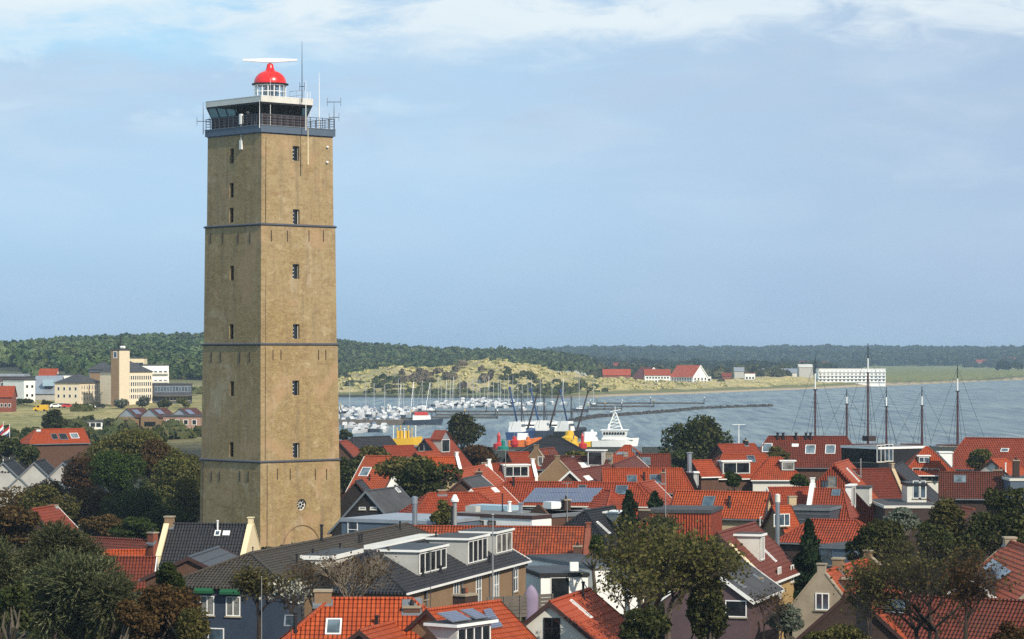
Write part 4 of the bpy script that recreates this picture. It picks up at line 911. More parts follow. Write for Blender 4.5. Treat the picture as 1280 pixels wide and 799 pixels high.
h = H('parapet_house', 'flat roofed brick house with small pointed parapet, nearer the long white building', (659, 641), (690, 643), 7.0, cat='house', flat=1, depth=7, roof='gravel_roof', wall='b_brown', fas='lead')
h.win('f', 673, 655, 1.6, .9, 2, 1, frame='brown_trim'); h.box('roof_vent', 684, 636, 1.2, 1.2, .7, 'white'); PARA1 = h
h = H('parapet_house', 'flat roofed white walled house with small windows beside the dark slate roof', (690, 641), (716, 640), 7.0, cat='house', flat=1, depth=7, roof='gravel_roof', wall='white', fas='brown_trim')
h.win('f', 695, 656, .8, .9, 1, 1, frame='brown_trim').win('f', 704, 654, .8, 1.0, 2, 1).chim(707.5, 624, .7, .6, o=1, mat='b_dark', pots=1).box('roof_box', 703, 634, 1.6, 1, .4, 'white')
for hh, xs in ((PARA1, (-1.2, 1.2)),):
    mb = MB(); mb.hexa([(-1.3, -hh.h - .16, 7.004), (1.3, -hh.h - .16, 7.004), (1.3, -hh.h + .1, 7.004), (-1.3, -hh.h + .1, 7.004)], [(-.1, -hh.h - .16, 7.85), (.1, -hh.h - .16, 7.85), (.1, -hh.h + .1, 7.85), (-.1, -hh.h + .1, 7.85)]); mb.build('pediment', 'b_brown', hh.root)
h = H('dark_roof_house', 'dark hipped roof with white sided dormer beside a green conifer', (731, 639), (766, 633), 7.3, h=5.3, t=.85, ends='hg', roof='t_black', wall='b_dark')
h.dorm(783, 662, 3.0, 1.6, 3, face='white', cheek='offwhite', top='white').sky(754, 660, .55, 1.7, frame='white', pane='glass_sky')
h = H('red_strip_house', 'long low roof of mottled orange tiles with brick gable behind white dormers', (512, 658), (733, 659.5), 6.6, cat='building', ey=697, t=.85, ends='gp', roof='t_mottled', wall='b_brown', gmat='b_red', cope='b_red', par=.1)
h.pipe(565, 657, 1.6, .12).chim(722, 682, .7, .7, o=3.2, mat='b_brown', pots=1, drop=1)
h = H('mansard_house', 'steep tiled mansard house with flat grey top and white window', (808, 637), (888, 638), 7.3, cat='house', flat=1, depth=7.5, roof='felt', wall='t_red', fas='felt')
h.win('f', 851, 649, 1.3, 1.7, 1, 1, glass='glass_curtain').dorm if False else None
h.chim(805, 637, 1.0, .8, o=h.h + .5, mat='b_dark', pots=0, drop=4)
h = H('bright_roof_house', 'bright orange pantile roof with plain brick gable facing the grey flue', (846, 614), (960, 616), 8.0, ey=644, t=.95, ends='gg', roof='t_bright', wall='b_pale', verge='brown_trim')
h.sky(885.5, 628, 1.2, 1.6, pane='glass_blue').pipe(912, 634, .8, .12, mat='rust_dark').pipe(912, 629, .6, .12).win('r', 958, 634, .8, 1.6, 1, 2, frame='brown_trim').win('r', 951, 656, .8, 1.6, 1, 2).win('r', 962, 655, .7, 1.3, 1, 1)
# ---- further rows behind the tower
h = H('white_verge_house', 'orange roof with slanting white bargeboard and one small white skylight', (457, 570), (500, 571), 8.2, h=7.2, t=1.05, ends='wg', roof='t_orange', wall='white'); h.sky(456.5, 590, 1.5, 1.6, frame='white', pane='glass_sky').pipe(462, 600, .6)
h = H('white_gable_house', 'orange roofed house with pointed plain white gable among bushy crowns', (527, 572), (569, 571.5), 8.2, ey=590, t=1.1, ends='gp', roof='t_orange', wall='white', gmat='white', cope='white', par=.25)
h = H('orange_gable_house', 'orange roof with black and white verge right of the rounded crowns', (566, 590), (607, 581), 8.3, h=5.4, t=.9, ends='gw', roof='t_orange', wall='b_pale'); h.chim(606, 578, .8, .6, mat='white', pots=0)
h = H('grey_roof_house', 'grey smooth roof with dark chimney below the orange gabled roof', (578, 599), (601, 594), 7.6, h=4.6, t=.85, ends='gw', roof='felt', wall='b_brown', course=2); h.chim(599, 589, .9, .6, o=-.6, mat='b_dark', pots=1)
h = H('grey_hip_house', 'house with broad grey hipped roof against the marina', (441, 547), (486, 545.5), 8.6, ey=567, t=.9, ends='hg', roof='t_slate', wall='b_dark'); h.win('f', 444, 566, 1.6, 1.2, 2, 1)
h = H('red_corner_house', 'little red roofs right against the tower wall', (424, 552), (434, 551), 8.4, ey=568, t=1, ends='gh', roof='t_red', wall='b_brown')
h = H('red_back_house', 'red roof with dark grey gable facing the yellow ship', (531, 549), (562, 547.5), 8.6, h=6.2, t=1.05, ends='gg', roof='t_red', wall='grey_metal_roof'); h.win('l', 527, 559, 1.0, 1.3, 1, 1, frame='grey_render'); h.dorm(557, 566, 2.6, 2.2, 1, style='gable', face='zinc', top='t_red')
h = H('low_red_house', 'low red roof strip left of the grey gabled red house', (480, 558), (515, 557), 7.6, ey=569, t=.9, ends='gg', roof='t_red', wall='b_brown')
h = H('red_back_house', 'low orange roof peeping below the red and grey house', (520, 566), (548, 564), 7.2, ey=576, t=.9, ends='gg', roof='t_bright', wall='b_brown')
h = H('stepped_row_house', 'red roofed house with white framed dormer near the buoy yard', (636, 566), (683, 565), 8.8, ey=584, t=1.0, ends='gg', roof='t_red', wall='b_brown')
h = H('dormer_house', 'red roof with white three-pane dormer and pointed white gable end', (613, 580), (664, 579.5), 8.2, ey=599, t=1.0, ends='pp', roof='t_red', wall='b_brown', gmat='white', cope='white', par=.2); h.dorm(646, 597, 3.2, 1.5, 3, cheek='white')
h = H('brick_gable_house', 'tall brick gable with slim white window under a red roof', (671, 562), (692, 560), 9.2, h=4.2, t=1.3, ends='pg', roof='t_darkred', wall='b_tan', gmat='b_tan', cope='stone', par=.2); h.win('l', 675.5, 582, .7, 2.4, 1, 2)
h = H('brick_gable_house', 'wide stone coped gable house with red roof and curved shoulders', (697, 577), (716, 573), 8.4, h=5.2, t=1.0, ends='pg', roof='t_darkred', wall='b_tan', gmat='b_tan', cope='stone', par=.3)
h = H('weathered_house', 'long weathered red-brown roof running towards the white ship', (713, 589), (762, 581), 8.2, h=4.6, t=.9, ends='gg', roof='t_darkred', wall='b_brown', verge='white'); h.sky(735, 598, 2.6, .8, frame='white', pane='white')
h = H('weathered_house', 'weathered red roof with white verge beside the hipped red roof', (766, 581), (795, 570), 8.2, h=4.6, t=.9, ends='gw', roof='t_darkred', wall='b_brown')
h = H('dark_row_house', 'dark red roof with white framed opening behind weathered roofs', (684, 570), (760, 571), 8.6, ey=584, t=.9, ends='gg', roof='t_brown', wall='b_brown'); h.dorm(744, 583, 2.2, 2.0, 1, face='white').chim(762, 566, .7, .7, mat='stone', pots=0).pipe(716, 581, 1, .15, mat='steel').sky(727, 582, 2.4, 1.0, frame='white', pane='white')
h = H('harbour_shed', 'large black hipped shed roof in front of the buoys', (686, 545), (696, 545), 9.0, cat='shed', h=9.0, t=.55, ends='hh', roof='black', wall='black_wood', course=3)
h = H('pyramid_house', 'red pyramid roof with small skylights before the white ship', (781, 557), (788, 557), 9.0, ey=578, t=.85, ends='hh', roof='t_mid', wall='b_brown'); h.sky(796, 562, 1.4, 1.2, pane='glass_sky').sky(798, 568, 1, 1, pane='glass_dark').sky(775, 567, 1.3, .6, pane='glass_sky').chim(782, 567, .5, .5, o=1.5, mat='stone', pots=0)
h = H('dark_row_house', 'dark red low roof left of the lone round tree', (800, 568), (836, 568), 8.0, ey=582, t=.9, ends='gg', roof='t_darkred', wall='b_brown'); h.sky(805, 577, 1.8, 1.6, pane='glass_sky')
h = H('hipped_dormer_house', 'red hipped roof with double dormer window and white dormers on its side', (903, 568), (955, 567.5), 8.4, ey=595, t=.95, ends='hh', roof='t_mid', wall='b_brown', gutter='white', hipk=.8)
h.dorm(920.5, 593, 4.0, 1.7, 2, glass='glass_dark').sky(939, 574, 1.1, 1.3, pane='glass_blue').dorm(973, 597, 2.0, 2.0, 1, side='r').chim(881, 579, .6, .5, o=2, mat='b_red', pots=1)
h = H('hipped_wing', 'small red hipped wing with a white dormer behind the double dormer roof', (963, 572), (976, 572), 8.0, cat='house', ey=597, t=1.0, ends='hh', roof='t_mid', wall='offwhite', gutter='white'); h.dorm(985, 589, 1.9, 1.3, 1)
h = H('red_row_house', 'red roof and white gutter left of the double dormer roof', (866, 576), (888, 575.5), 8.2, ey=593, t=.9, ends='gg', roof='t_mid', wall='b_brown', gutter='white'); h.pipe(862, 590, 2.4, .3, mat='steel')
h = H('warehouse', 'long brownish red warehouse roof with a row of ridge vents before the sea', (961, 545.5), (1058, 546), 9.6, cat='warehouse', ey=582, t=1.0, ends='hh', hipk=.55, roof='t_darkred', wall='b_brown')
for x in (972, 979, 995, 1007.5, 1013): h.pipe(x, 548.5, .8, .18)
for x, y in ((959, 560), (1013, 562), (1038, 562)): h.sky(x, y, 1.5, 1.8, frame='white', pane='glass_sky')
h.sky(994, 557, 1, .6, frame='white', pane='white')
h = H('red_row_house', 'low red roof between round tree and the vented warehouse', (898, 556), (942, 555), 8.8, ey=571, t=.9, ends='gg', roof='t_red', wall='b_brown'); h.chim(932, 550, .6, .6, mat='black', pots=1)
h = H('modern_penthouse', 'black modern rooftop house with white flat roof edge and glass front', (1052, 557), (1098, 559), 9.0, cat='house', flat=1, depth=9, roof='gravel_roof', wall='black', fas='white', zb=5)
h.win('f', 1064, 568, 4.0, 2.2, 1, 1, frame='black', glass='glass_dark').win('f', 1085, 568, 3.4, 2.2, 1, 1, frame='black', glass='glass_dark').win('r', 1101, 567, 1.5, 2.4, 2, 1).win('r', 1111, 566, 1.5, 2.4, 2, 1).box('roof_box', 1082, 551.5, 1.5, 1.4, .8, 'rust_dark')
h = H('flat_block', 'grey flat roofed block carrying the black modern rooftop house', (1050, 578), (1112, 580), 5.9, cat='building', flat=1, depth=14, roof='tar_roof', wall='b_dark', fas='lead')
h = H('tall_gable_house', 'tall red gabled house with orange side roof and white dormers', (1043, 580), (1060, 575), 9.4, h=6.0, t=1.05, ends='gg', roof='t_bright', wall='t_red', verge='t_red')
h.win('l', 1031, 606, .8, 1.0, 2, 1, frame='brown_trim').win('l', 1040, 602, 1.0, 1.2, 1, 1, frame='lead').sky(1066, 594, .8, 2.2, frame='white', pane='glass_sky').dorm(1088, 631, 2.4, 2.0, 3, cheek='grey_render', top='felt').chim(1071, 594, .6, .6, o=1.5, mat='b_dark', pots=1)
h = H('stone_gable_house', 'brown-red pantile house with stepped stone gable beside the penthouse', (1066, 587), (1113, 586), 8.4, ey=635, t=1.25, ends='gp', roof='t_darkred', wall='b_pale', gmat='stone', cope='b_pale', par=.2); h.pipe(1076, 596, 2.0, .06, mat='pole_grey').win('r', 1121, 615, .8, 1.4, 1, 1)
h = H('white_villa', 'white villa with steep red pyramid roof and white dormers', (1157, 559), (1160, 559), 9.6, cat='villa', ey=588, t=1.0, ends='hh', roof='t_mid', wall='offwhite', gutter='white', ov=.6)
h.dorm(1155, 579.5, 1.6, .95, 2, top='white', over=.12).win('f', 1150, 592, 2.0, 1.5, 2, 1, frame='offwhite', glass='glass_dark').win('f', 1165, 594, 2.0, 1.7, 2, 1, frame='offwhite', glass='glass_dark').dorm(1189, 583, 2.3, 1.8, 1, side='r', cheek='white', over=.12)
h = H('dark_slope_house', 'dark grey roofed house with white dormer front below the villa', (1116, 584), (1128, 578), 8.2, h=6.5, t=.9, ends='gg', roof='t_slate', wall='b_dark')
h = H('white_front_house', 'white fronted house with flat dark roof below the pyramid roof villa', (1134, 604), (1158, 604), 7.4, cat='house', flat=1, depth=4.5, roof='tar_roof', wall='offwhite', fas='black', zb=5.15)
h.win('f', 1146, 612, .9, 2.0, 1, 1).win('f', 1153, 612, .8, 2.0, 1, 1)
h = H('flat_annexe', 'grey flat roofed annexe with white edge under the white fronted house', (1106, 632), (1174, 632), 5.2, cat='building', flat=1, depth=14, roof='felt', wall='b_dark', fas='offwhite')
h = H('brown_roof_house', 'broad dark brown pantile roof with one skylight right of the villa', (1176, 590.5), (1252, 591), 8.4, ey=620, t=.95, ends='gg', roof='t_brown', wall='b_dark', hipk=.6); h.sky(1200, 599, 1.4, 1.2, frame='lead', pane='glass_sky').chim(1247, 587, 1.0, .7, o=-.4, mat='b_dark', pots=2)
h = H('orange_hip_house', 'orange hipped roof with pale gable behind the dark brown roof', (1240, 575), (1256, 574), 9.0, h=4.6, t=.75, ends='gh', roof='t_bright', wall='offwhite', verge='brown_trim'); h.pipe(1257, 590, 1, .08, mat='white')
h = H('big_red_warehouse', 'very long plain red roof at the picture edge before the sea', (1207, 547.5), (1330, 549.5), 9.8, cat='warehouse', ey=585, t=1.0, ends='hg', hipk=.4, roof='t_red', wall='b_brown'); h.sky(1256, 563, 1.2, .7, frame='white', pane='glass_sky')
h = H('grey_block', 'grey flat building with antennas at the picture edge', (1263, 598), (1300, 598), 8.0, cat='building', flat=1, depth=7, roof='felt', wall='bluegrey_trim', fas='offwhite'); h.chim(1270, 575, .7, .7, o=1, mat='b_dark', pots=1)
h = H('red_roof_house', 'low red roof left of the little white triangle gable', (962, 610), (1012, 609.5), 8.0, ey=634, t=1.0, ends='gg', roof='t_red', wall='b_brown', verge='white'); h.chim(990, 620, .8, .6, o=3.2, mat='b_pale', pots=0, drop=1)
h = H('triangle_gable_house', 'red roof with a slim pointed white gable and white end windows', (1018, 611), (1054, 611.5), 8.0, ey=644, t=1.1, ends='ph', hipk=.35, roof='t_red', wall='b_brown', gmat='white', cope='white', par=.55); h.sky(1045, 616, .9, .9).dorm(1067, 636, 2.4, 2.4, 2, side='r', cheek='white')
h = H('slatted_extension', 'dark grey slatted flat extension with roof domes beside the flue', (984, 634), (1037, 635), 6.4, cat='building', flat=1, depth=6, roof='felt', wall='grey_metal_roof', fas='lead')
h.box('roof_dome', 1009, 628, 2.4, 1.6, .6, 'white'); h.box('roof_box', 1032, 629, .9, .9, 1.0, 'lead'); h.box('roof_box', 998, 628, .8, .8, 1.2, 'grey_render')
for k in range(5): mb = MB(); mb.box(-h.l - .03, h.l + .03, -h.h - .05, -h.h - .004, 5.7 - k * .55, 5.76 - k * .55); mb.build('slat', 'lead', h.root)
h = H('red_annexe', 'red roofed annexe with sloping white post right of the grey flue', (967, 633), (986, 632.5), 7.0, h=2.4, t=1.0, ends='gg', roof='t_bright', wall='b_tan'); h.win('f', 977, 650, 1.8, 1.2, 3, 1)
h = H('hip_garage', 'red hipped roof behind the pointed conifer', (1014, 649.5), (1071, 651), 6.6, ey=676, t=.75, ends='hh', roof='t_red', wall='b_dark', gutter='lead')
h = H('grey_flat_annexe', 'grey flat roofed annexe between conifer and dark crowns', (1024, 681), (1068, 683), 5.2, cat='building', flat=1, depth=7, roof='felt', wall='bluegrey_trim', fas='lead'); h.win('f', 1034, 695, 1.2, 1.6, 1, 1, frame='bluegrey_trim', glass='glass_blue')
h = H('plum_roof_house', 'plum tiled house with yellow brick wall and boxy white dormer', (897, 667), (943, 654), 9.0, h=3.46, t=.95, ends='gg', roof='t_plum', wall='b_yellow', verge='brown_trim', gutter='white')
h.dorm(953, 702, 1.5, 1.9, 2, cheek='offwhite', top='white', topc='felt').sky(931, 699, .5, 3.2, frame='cream', pane='cream').sky(957, 690, .5, 2.2, frame='white', pane='glass_sky').win('f', 990, 717, 1.0, 1.3, 1, 1, glass='glass_dark').win('f', 974, 729, 1.1, 2.4, 2, 1, glass='glass_blue')
h = H('lean_to_house', 'mauve brick house under a grey felt roof beside the plum roof', (884, 708), (922, 695.5), 7.4, h=3.0, t=.7, ends='gg', roof='felt', wall='mauve_wall', verge='white', gutter='white', course=2.2)
h.win('l', 920, 761, 1.5, 1.15, 1, 1, glass='glass_dark').sky(925, 731, 1.0, .9, frame='lead', pane='gravel_roof').chim(948, 722, .5, .5, o=2.0, mat='b_dark', pots=0, drop=1)
h = H('stone_cottage', 'stone gabled cottage with orange roof between two chimneys', (1028, 716), (1062, 705), 7.2, h=1.9, t=1.25, ends='pg', roof='t_orange', wall='b_pale', gmat='stone', cope='stone', par=.2)
h.win('l', 1028, 752, .95, 1.15, 2, 1, glass='glass').chim(1060, 722, .9, .8, o=1.2, mat='b_brown', pots=0).chim(1048, 697, .7, .7, mat='b_tan', pots=0)
h = H('round_gable_house', 'house with rounded brick gable seen behind the stone cottage', (1066, 703), (1084, 700), 6.6, h=3.4, t=.8, ends='gp', roof='t_orange', wall='b_tan', gmat='b_tan', cope='stone', par=.3)
h = H('orange_end_house', 'orange tiled roof end with black chimney pots before bare twigs', (1064, 739), (1100, 714), 7.2, h=5.0, t=.9, ends='gg', roof='t_bright', wall='b_dark'); h.chim(1080, 737, .8, .8, o=2.2, mat='black', pots=2, drop=1)
h = H('mossy_house', 'wide dark mossy red roof spread beneath the bare tree', (1060, 741), (1300, 753), 6.6, cat='house', h=6.5, t=.8, ends='gg', roof='t_darkred', wall='b_dark', verge='brown_trim'); h.sky(1118, 759, 1.6, 1.2, frame='lead', pane='glass_blue')
h = H('gabled_cottage', 'cottage with white flecked gable edges behind bare twigs', (1213, 722), (1238, 712), 7.0, h=4.2, t=.75, ends='wg', roof='t_slate', wall='b_dark')
h = H('edge_house', 'bright orange roof with row of dark solar tubes at the picture edge', (1262, 677), (1330, 700), 8.6, h=8, t=.85, ends='gg', roof='t_orange', wall='b_brown', verge='stone')
h.chim(1262, 671, .9, .8, mat='stone', pots=0).solar([(1242, 700), (1266, 716), (1250, 727), (1228, 713)], 1, 4)
h = H('hidden_house', 'red roof with white bargeboard caught between two dark crowns', (1203, 634), (1217, 637), 7.0, h=3.2, t=1.1, ends='wg', roof='t_orange', wall='b_dark')
h = H('black_yard_shed', 'low white walled extension with black flat roof by the lilac boat', (676, 717), (735, 716), 4.4, cat='shed', flat=1, depth=8, roof='tar_roof', wall='white', fas='black'); h.win('f', 700, 737, 1.6, 2.0, 1, 1, frame='white', glass='glass_dark')
h.box('outdoor_unit', 718, 714, .7, .35, .75, 'white')
h = H('white_workshop', 'white walled flat workshop behind the bushy tree', (742, 708), (805, 706), 4.6, cat='shed', flat=1, depth=14, roof='tar_roof', wall='white', fas='lead')
h.box('roof_light', 772, 702, 2, 1.2, .4, 'lightblue')
# ------------------------------------------------------------------ far buildings
class Block:
    """building far off: front line A-B given as (bearing pixel, distance), standing from z0 to z1"""
    def __init__(s, name, label, A, B, z0, z1, depth, wall='b_pale', roof='felt', cat='building', group=None, top=None, ridge=None, gable=False, roofm='felt'):
        a, b = far(*A), far(*B); u = b - a; s.l = u.length / 2; u.normalize(); o = Vector((u.y, -u.x, 0)); s.u, s.o_ = u, o; s.h = depth / 2
        c = (a + b) / 2 - o * s.h; s.C = Vector((c.x, c.y, 0)); s.z0, s.z1 = z0, z1; s.root = thing(name, label, cat, (c.x, c.y, z0), math.atan2(u.y, u.x), group)
        mb = MB(); mb.box(-s.l, s.l, -s.h, s.h, -3, z1 - z0); l, h, z = s.l, s.h, z1 - z0
        if gable:
            for x in (-l, l): mb.poly([(x, -h, z), (x, h, z), (x, 0, z + ridge)] if x > 0 else [(x, h, z), (x, -h, z), (x, 0, z + ridge)])
        s.wall = mb.build('wall', wall, s.root); r = MB()
        if ridge and gable:
            r.slope((-l - .4, 0, z + ridge + .1), (l + .4, 0, z + ridge + .1), (l + .4, -h - .5, z - .2), (-l - .4, -h - .5, z - .2), 0, .8); r.slope((l + .4, 0, z + ridge + .1), (-l - .4, 0, z + ridge + .1), (-l - .4, h + .5, z - .2), (l + .4, h + .5, z - .2), 0, .8)
        elif ridge:
            k = max(l - h, .1); r.slope((-k, 0, z + ridge), (k, 0, z + ridge), (l + .5, -h - .5, z + .02), (-l - .5, -h - .5, z + .02), 0, .8); r.slope((k, 0, z + ridge), (-k, 0, z + ridge), (-l - .5, h + .5, z + .02), (l + .5, h + .5, z + .02), 0, .8)
            r.slope((-k, 0, z + ridge), (-k, 0, z + ridge), (-l - .5, -h - .5, z + .02), (-l - .5, h + .5, z + .02), 0, .8); r.slope((k, 0, z + ridge), (k, 0, z + ridge), (l + .5, h + .5, z + .02), (l + .5, -h - .5, z + .02), 0, .8)
        else: r.box(-l - .25, l + .25, -h - .25, h + .25, z + .003, z + .45)
        r.build('roof', roofm, s.root)
    def P(s, side, a, o, z): return {'f': (a, -o, z), 'b': (-a, o, z), 'l': (-o, -a, z), 'r': (o, a, z)}[side]
    def wins(s, side, cols, rows, w, hgt, z0=.12, z1=.92, mat='glass_dark', frame='white', m0=.04, m1=.96):
        o = s.h if side in 'fb' else s.l; half = s.l if side in 'fb' else s.h; Hh = s.z1 - s.z0
        for j in range(rows):
            for i in range(cols):
                a = -half + 2 * half * (m0 + (m1 - m0) * (i + .5) / cols); z = Hh * (z0 + (z1 - z0) * (j + .5) / rows); mb = MB(); fr = MB()
                bx = lambda mb, w, hh, d0, d1: mb.hexa([s.P(side, a - w/2, o + d1, z - hh/2), s.P(side, a + w/2, o + d1, z - hh/2), s.P(side, a + w/2, o + d0, z - hh/2), s.P(side, a - w/2, o + d0, z - hh/2)], [s.P(side, a - w/2, o + d1, z + hh/2), s.P(side, a + w/2, o + d1, z + hh/2), s.P(side, a + w/2, o + d0, z + hh/2), s.P(side, a - w/2, o + d0, z + hh/2)])
                bx(fr, w, hgt, .004, .06); bx(mb, w * .78, hgt * .84, .03, .07); f = fr.build('window', frame, s.root); mb.build('pane', mat, f)
        return s
    def part(s, name, mat, a0, a1, b0, b1, z0, z1, parent=None):
        mb = MB(); mb.box(a0, a1, b0, b1, z0, z1); return mb.build(name, mat, parent or s.root)
def zz(py, Y): return zat(py, Y)
B = Block('maritime_school', 'dark brick building with grey roof strip beside the white block', (-30, 1040), (30, 1040), 4.3, zz(472, 1040), 14, wall='mauve_wall'); B.wins('f', 8, 2, 1.6, 1.6, frame='white').part('roof_strip', 'zinc', -B.l, B.l, -B.h + .5, B.h - .5, B.z1 - B.z0 + .46, B.z1 - B.z0 + 1.3)
B = Block('white_block', 'white cube building with four small windows', (30, 1020), (44, 1024), 4.3, zz(475.5, 1020), 12, wall='white'); B.wins('f', 2, 2, 1.0, 1.0, frame='lead')
B = Block('sports_hall', 'hall with wide pale blue-grey metal roof', (40, 1060), (72, 1060), 4.3, zz(492, 1060), 22, wall='grey_render', ridge=6.6, gable=True, roofm='zinc'); B.part('roof_light', 'lightblue', -1, 3, -B.h + 1, 0, 5.6, 8)
B = Block('white_block', 'low white block right behind the metal roofed hall', (71, 1090), (87, 1090), 4.3, zz(469, 1090), 10, wall='white')
B = Block('red_house', 'red roofed house rising over the metal roofed hall', (49, 1150), (70, 1150), 4.5, zz(469, 1150), 8, wall='white', ridge=2.6, gable=True, roofm='t_bright', cat='house')
B = Block('school_wing', 'tan brick block with grey hipped roof and many slim windows', (68.5, 1003), (99.5, 1000), 4.2, zz(479, 1000), 18, wall='b_cream', ridge=3.4, roofm='felt'); B.wins('f', 4, 2, .9, 1.3, z0=.2, z1=.9).wins('r', 8, 3, .7, 1.6)
B = Block('school_wing', 'plain tan wall with dark stair window left of the clock tower', (112, 1030), (139, 1030), 4.3, zz(466, 1030), 10, wall='b_tan'); B.part('stair_window', 'glass_dark', B.l - 3, B.l - 1, -B.h - .06, -B.h + .1, 1, B.z1 - B.z0 - 1)
B = Block('school_tower', 'slim tan brick tower with aerials on its top', (138.7, 985), (149.5, 983.7), 4.2, zz(438, 983), 7, wall='b_tan'); B.wins('f', 1, 1, 1.5, 2.4, z0=.86, z1=.98, mat='glass_blue').part('sunlit_face', 'b_cream', B.l - .2, B.l + .06, -B.h - .06, B.h, 0, B.z1 - B.z0 - .1)  # paler panel puts the sunlight on the right face into its colour
mb = MB(); hh = B.z1 - B.z0
for x, y, t in ((0, 0, 5.2), (-1, .5, 2.6), (1, -.5, 2.2), (1.4, 1, 1.6)): mb.tube([(x, y, hh), (x, y, hh + t)], .24, 5)
mb.tube([(-1, 0, hh + 3), (1, 0, hh + 3)], .16, 4); mb.tube([(-.8, .2, hh + 3.9), (.8, .2, hh + 3.9)], .08, 4); am = mb.build('aerial', 'mast_dark', B.root)
for x in (1.0, 1.9): mb = MB(); mb.lathe([(0, hh + .5), (.5, hh + .7), (.62, hh + 1.1), (.5, hh + 1.5), (0, hh + 1.6)], (x, -.8, 0), 10); mb.build('radome', 'white', B.root)
B = Block('school_wing', 'long cream wing with rows of slim windows right of the brick tower', (159, 1000), (190.5, 1010), 4.2, zz(465, 1005), 14, wall='b_cream', ridge=4.5, roofm='felt'); B.wins('f', 11, 4, .7, 1.7)
B = Block('grey_roof_block', 'grey roofed block behind the brick tower', (111, 1120), (140, 1120), 4.5, zz(462, 1120), 14, wall='bluegrey_trim', ridge=3, roofm='felt'); B.wins('f', 5, 1, 1.6, 1.4, z0=.6, z1=.95)
B = Block('penthouse_block', 'cream penthouse block above the long cream wing', (160, 1130), (180, 1130), 4.5, zz(448, 1130), 10, wall='cream'); B.wins('f', 3, 5, 2.0, 1.6, frame='lead')
B = Block('balcony_block', 'white apartment block with rows of recessed balconies', (178, 1090), (211, 1096), 4.5, zz(457, 1092), 12, wall='white'); B.wins('f', 5, 3, 1.5, 1.5, mat='glass_blue', frame='grey_render')
for j in range(3): B.part('balcony', 'offwhite', -B.l + .4, B.l - .4, -B.h - 1.2, -B.h - .003, 3 + j * 2.3 * (B.z1 - B.z0) / 9, 3.7 + j * 2.3 * (B.z1 - B.z0) / 9)
B = Block('glass_pavilion', 'low dark pavilion with glass front and roof terrace', (191, 1010), (240, 1016), 4.2, zz(481, 1012), 14, wall='grey_metal_roof'); B.wins('f', 12, 1, 1.0, 2.2, z0=.55, z1=.98, mat='glass_blue', frame='steel').wins('f', 8, 1, 1.1, 1.5, z0=.08, z1=.42, frame='cream', m0=.25)
B.part('terrace', 'wood_grey', -B.l, B.l + 1.5, -B.h - 2.2, -B.h - .01, 2.6, 2.9)
B = Block('brick_house', 'small brick house with steep red roof at the picture edge by the meadow', (-1, 905), (15, 905), 2.4, zz(496, 905), 8, wall='b_red', ridge=3.4, gable=True, roofm='t_bright', cat='house'); B.wins('f', 3, 1, .9, 1.2)
for i, (x0, x1, lab, wm) in enumerate(((147, 171, 'grey gabled brick school hall with solar panels, first of its row', 'zinc'), (175, 200, 'grey gabled brick school hall with solar panels between its two neighbours', 'zinc'), (212, 238, 'grey gabled brick hall with pink brick wing, beside the lighthouse', 'zinc'))):
    Y = 800; a, b = far(x0, Y), far(x1, Y); w_ = (b - a).x; z0 = 1.0; ze = zz(521, Y); rg = zz(511, Y) - ze
    t = thing('gabled_hall', lab, 'hall', ((a.x + b.x) / 2, Y, z0), R(-14), 'gabled halls beside the dunes'); L_ = 13
    mb = MB(); hw = w_ / 2; zt = ze - z0; mb.box(-hw, hw, 0, L_, -2, zt)
    mb.build('wall', 'b_tan' if i < 2 else 'b_pinkish', t); mb = MB(); mb.poly([(-hw, -.01, zt), (hw, -.01, zt), (0, -.01, zt + rg)]); mb.poly([(hw, L_, zt), (-hw, L_, zt), (0, L_, zt + rg)]); mb.build('gable', wm, t)
    mb = MB(); mb.slope((0, L_, zt + rg + .1), (0, -.4, zt + rg + .1), (-hw - .4, -.4, zt - .3), (-hw - .4, L_, zt - .3), 0, .6); mb.slope((0, -.4, zt + rg + .1), (0, L_, zt + rg + .1), (hw + .4, L_, zt - .3), (hw + .4, -.4, zt - .3), 0, .6); mb.build('roof', 't_brown', t)
    mb = MB(); k = .12; f = lambda q, y: (q * hw, y, zt + rg + .1 - q * rg + .16)
    mb.poly([f(.25, 1.5), f(.8, 1.5), f(.8, 6), f(.25, 6)][::1]); mb.build('solar_panel', 'solar', t)
    mb = MB(); mb.box(-hw * .6, hw * .6, -.06, -.02, .3, 1.6); mb.build('window', 'glass_dark', t)
B = Block('flat_house', 'low white flat house in the dune grass', (97, 790), (128, 790), 1.0, zz(527.5, 790), 6, wall='white', cat='house'); B.wins('f', 4, 1, 1.4, 1.2, frame='lead')
B = Block('flat_house', 'pink brick flat house with dark garage doors by the lighthouse edge', (204, 790), (250, 790), 1.0, zz(521, 790), 6, wall='b_pinkish', roofm='felt', cat='house'); B.wins('f', 4, 1, 1.4, 1.5, frame='white')
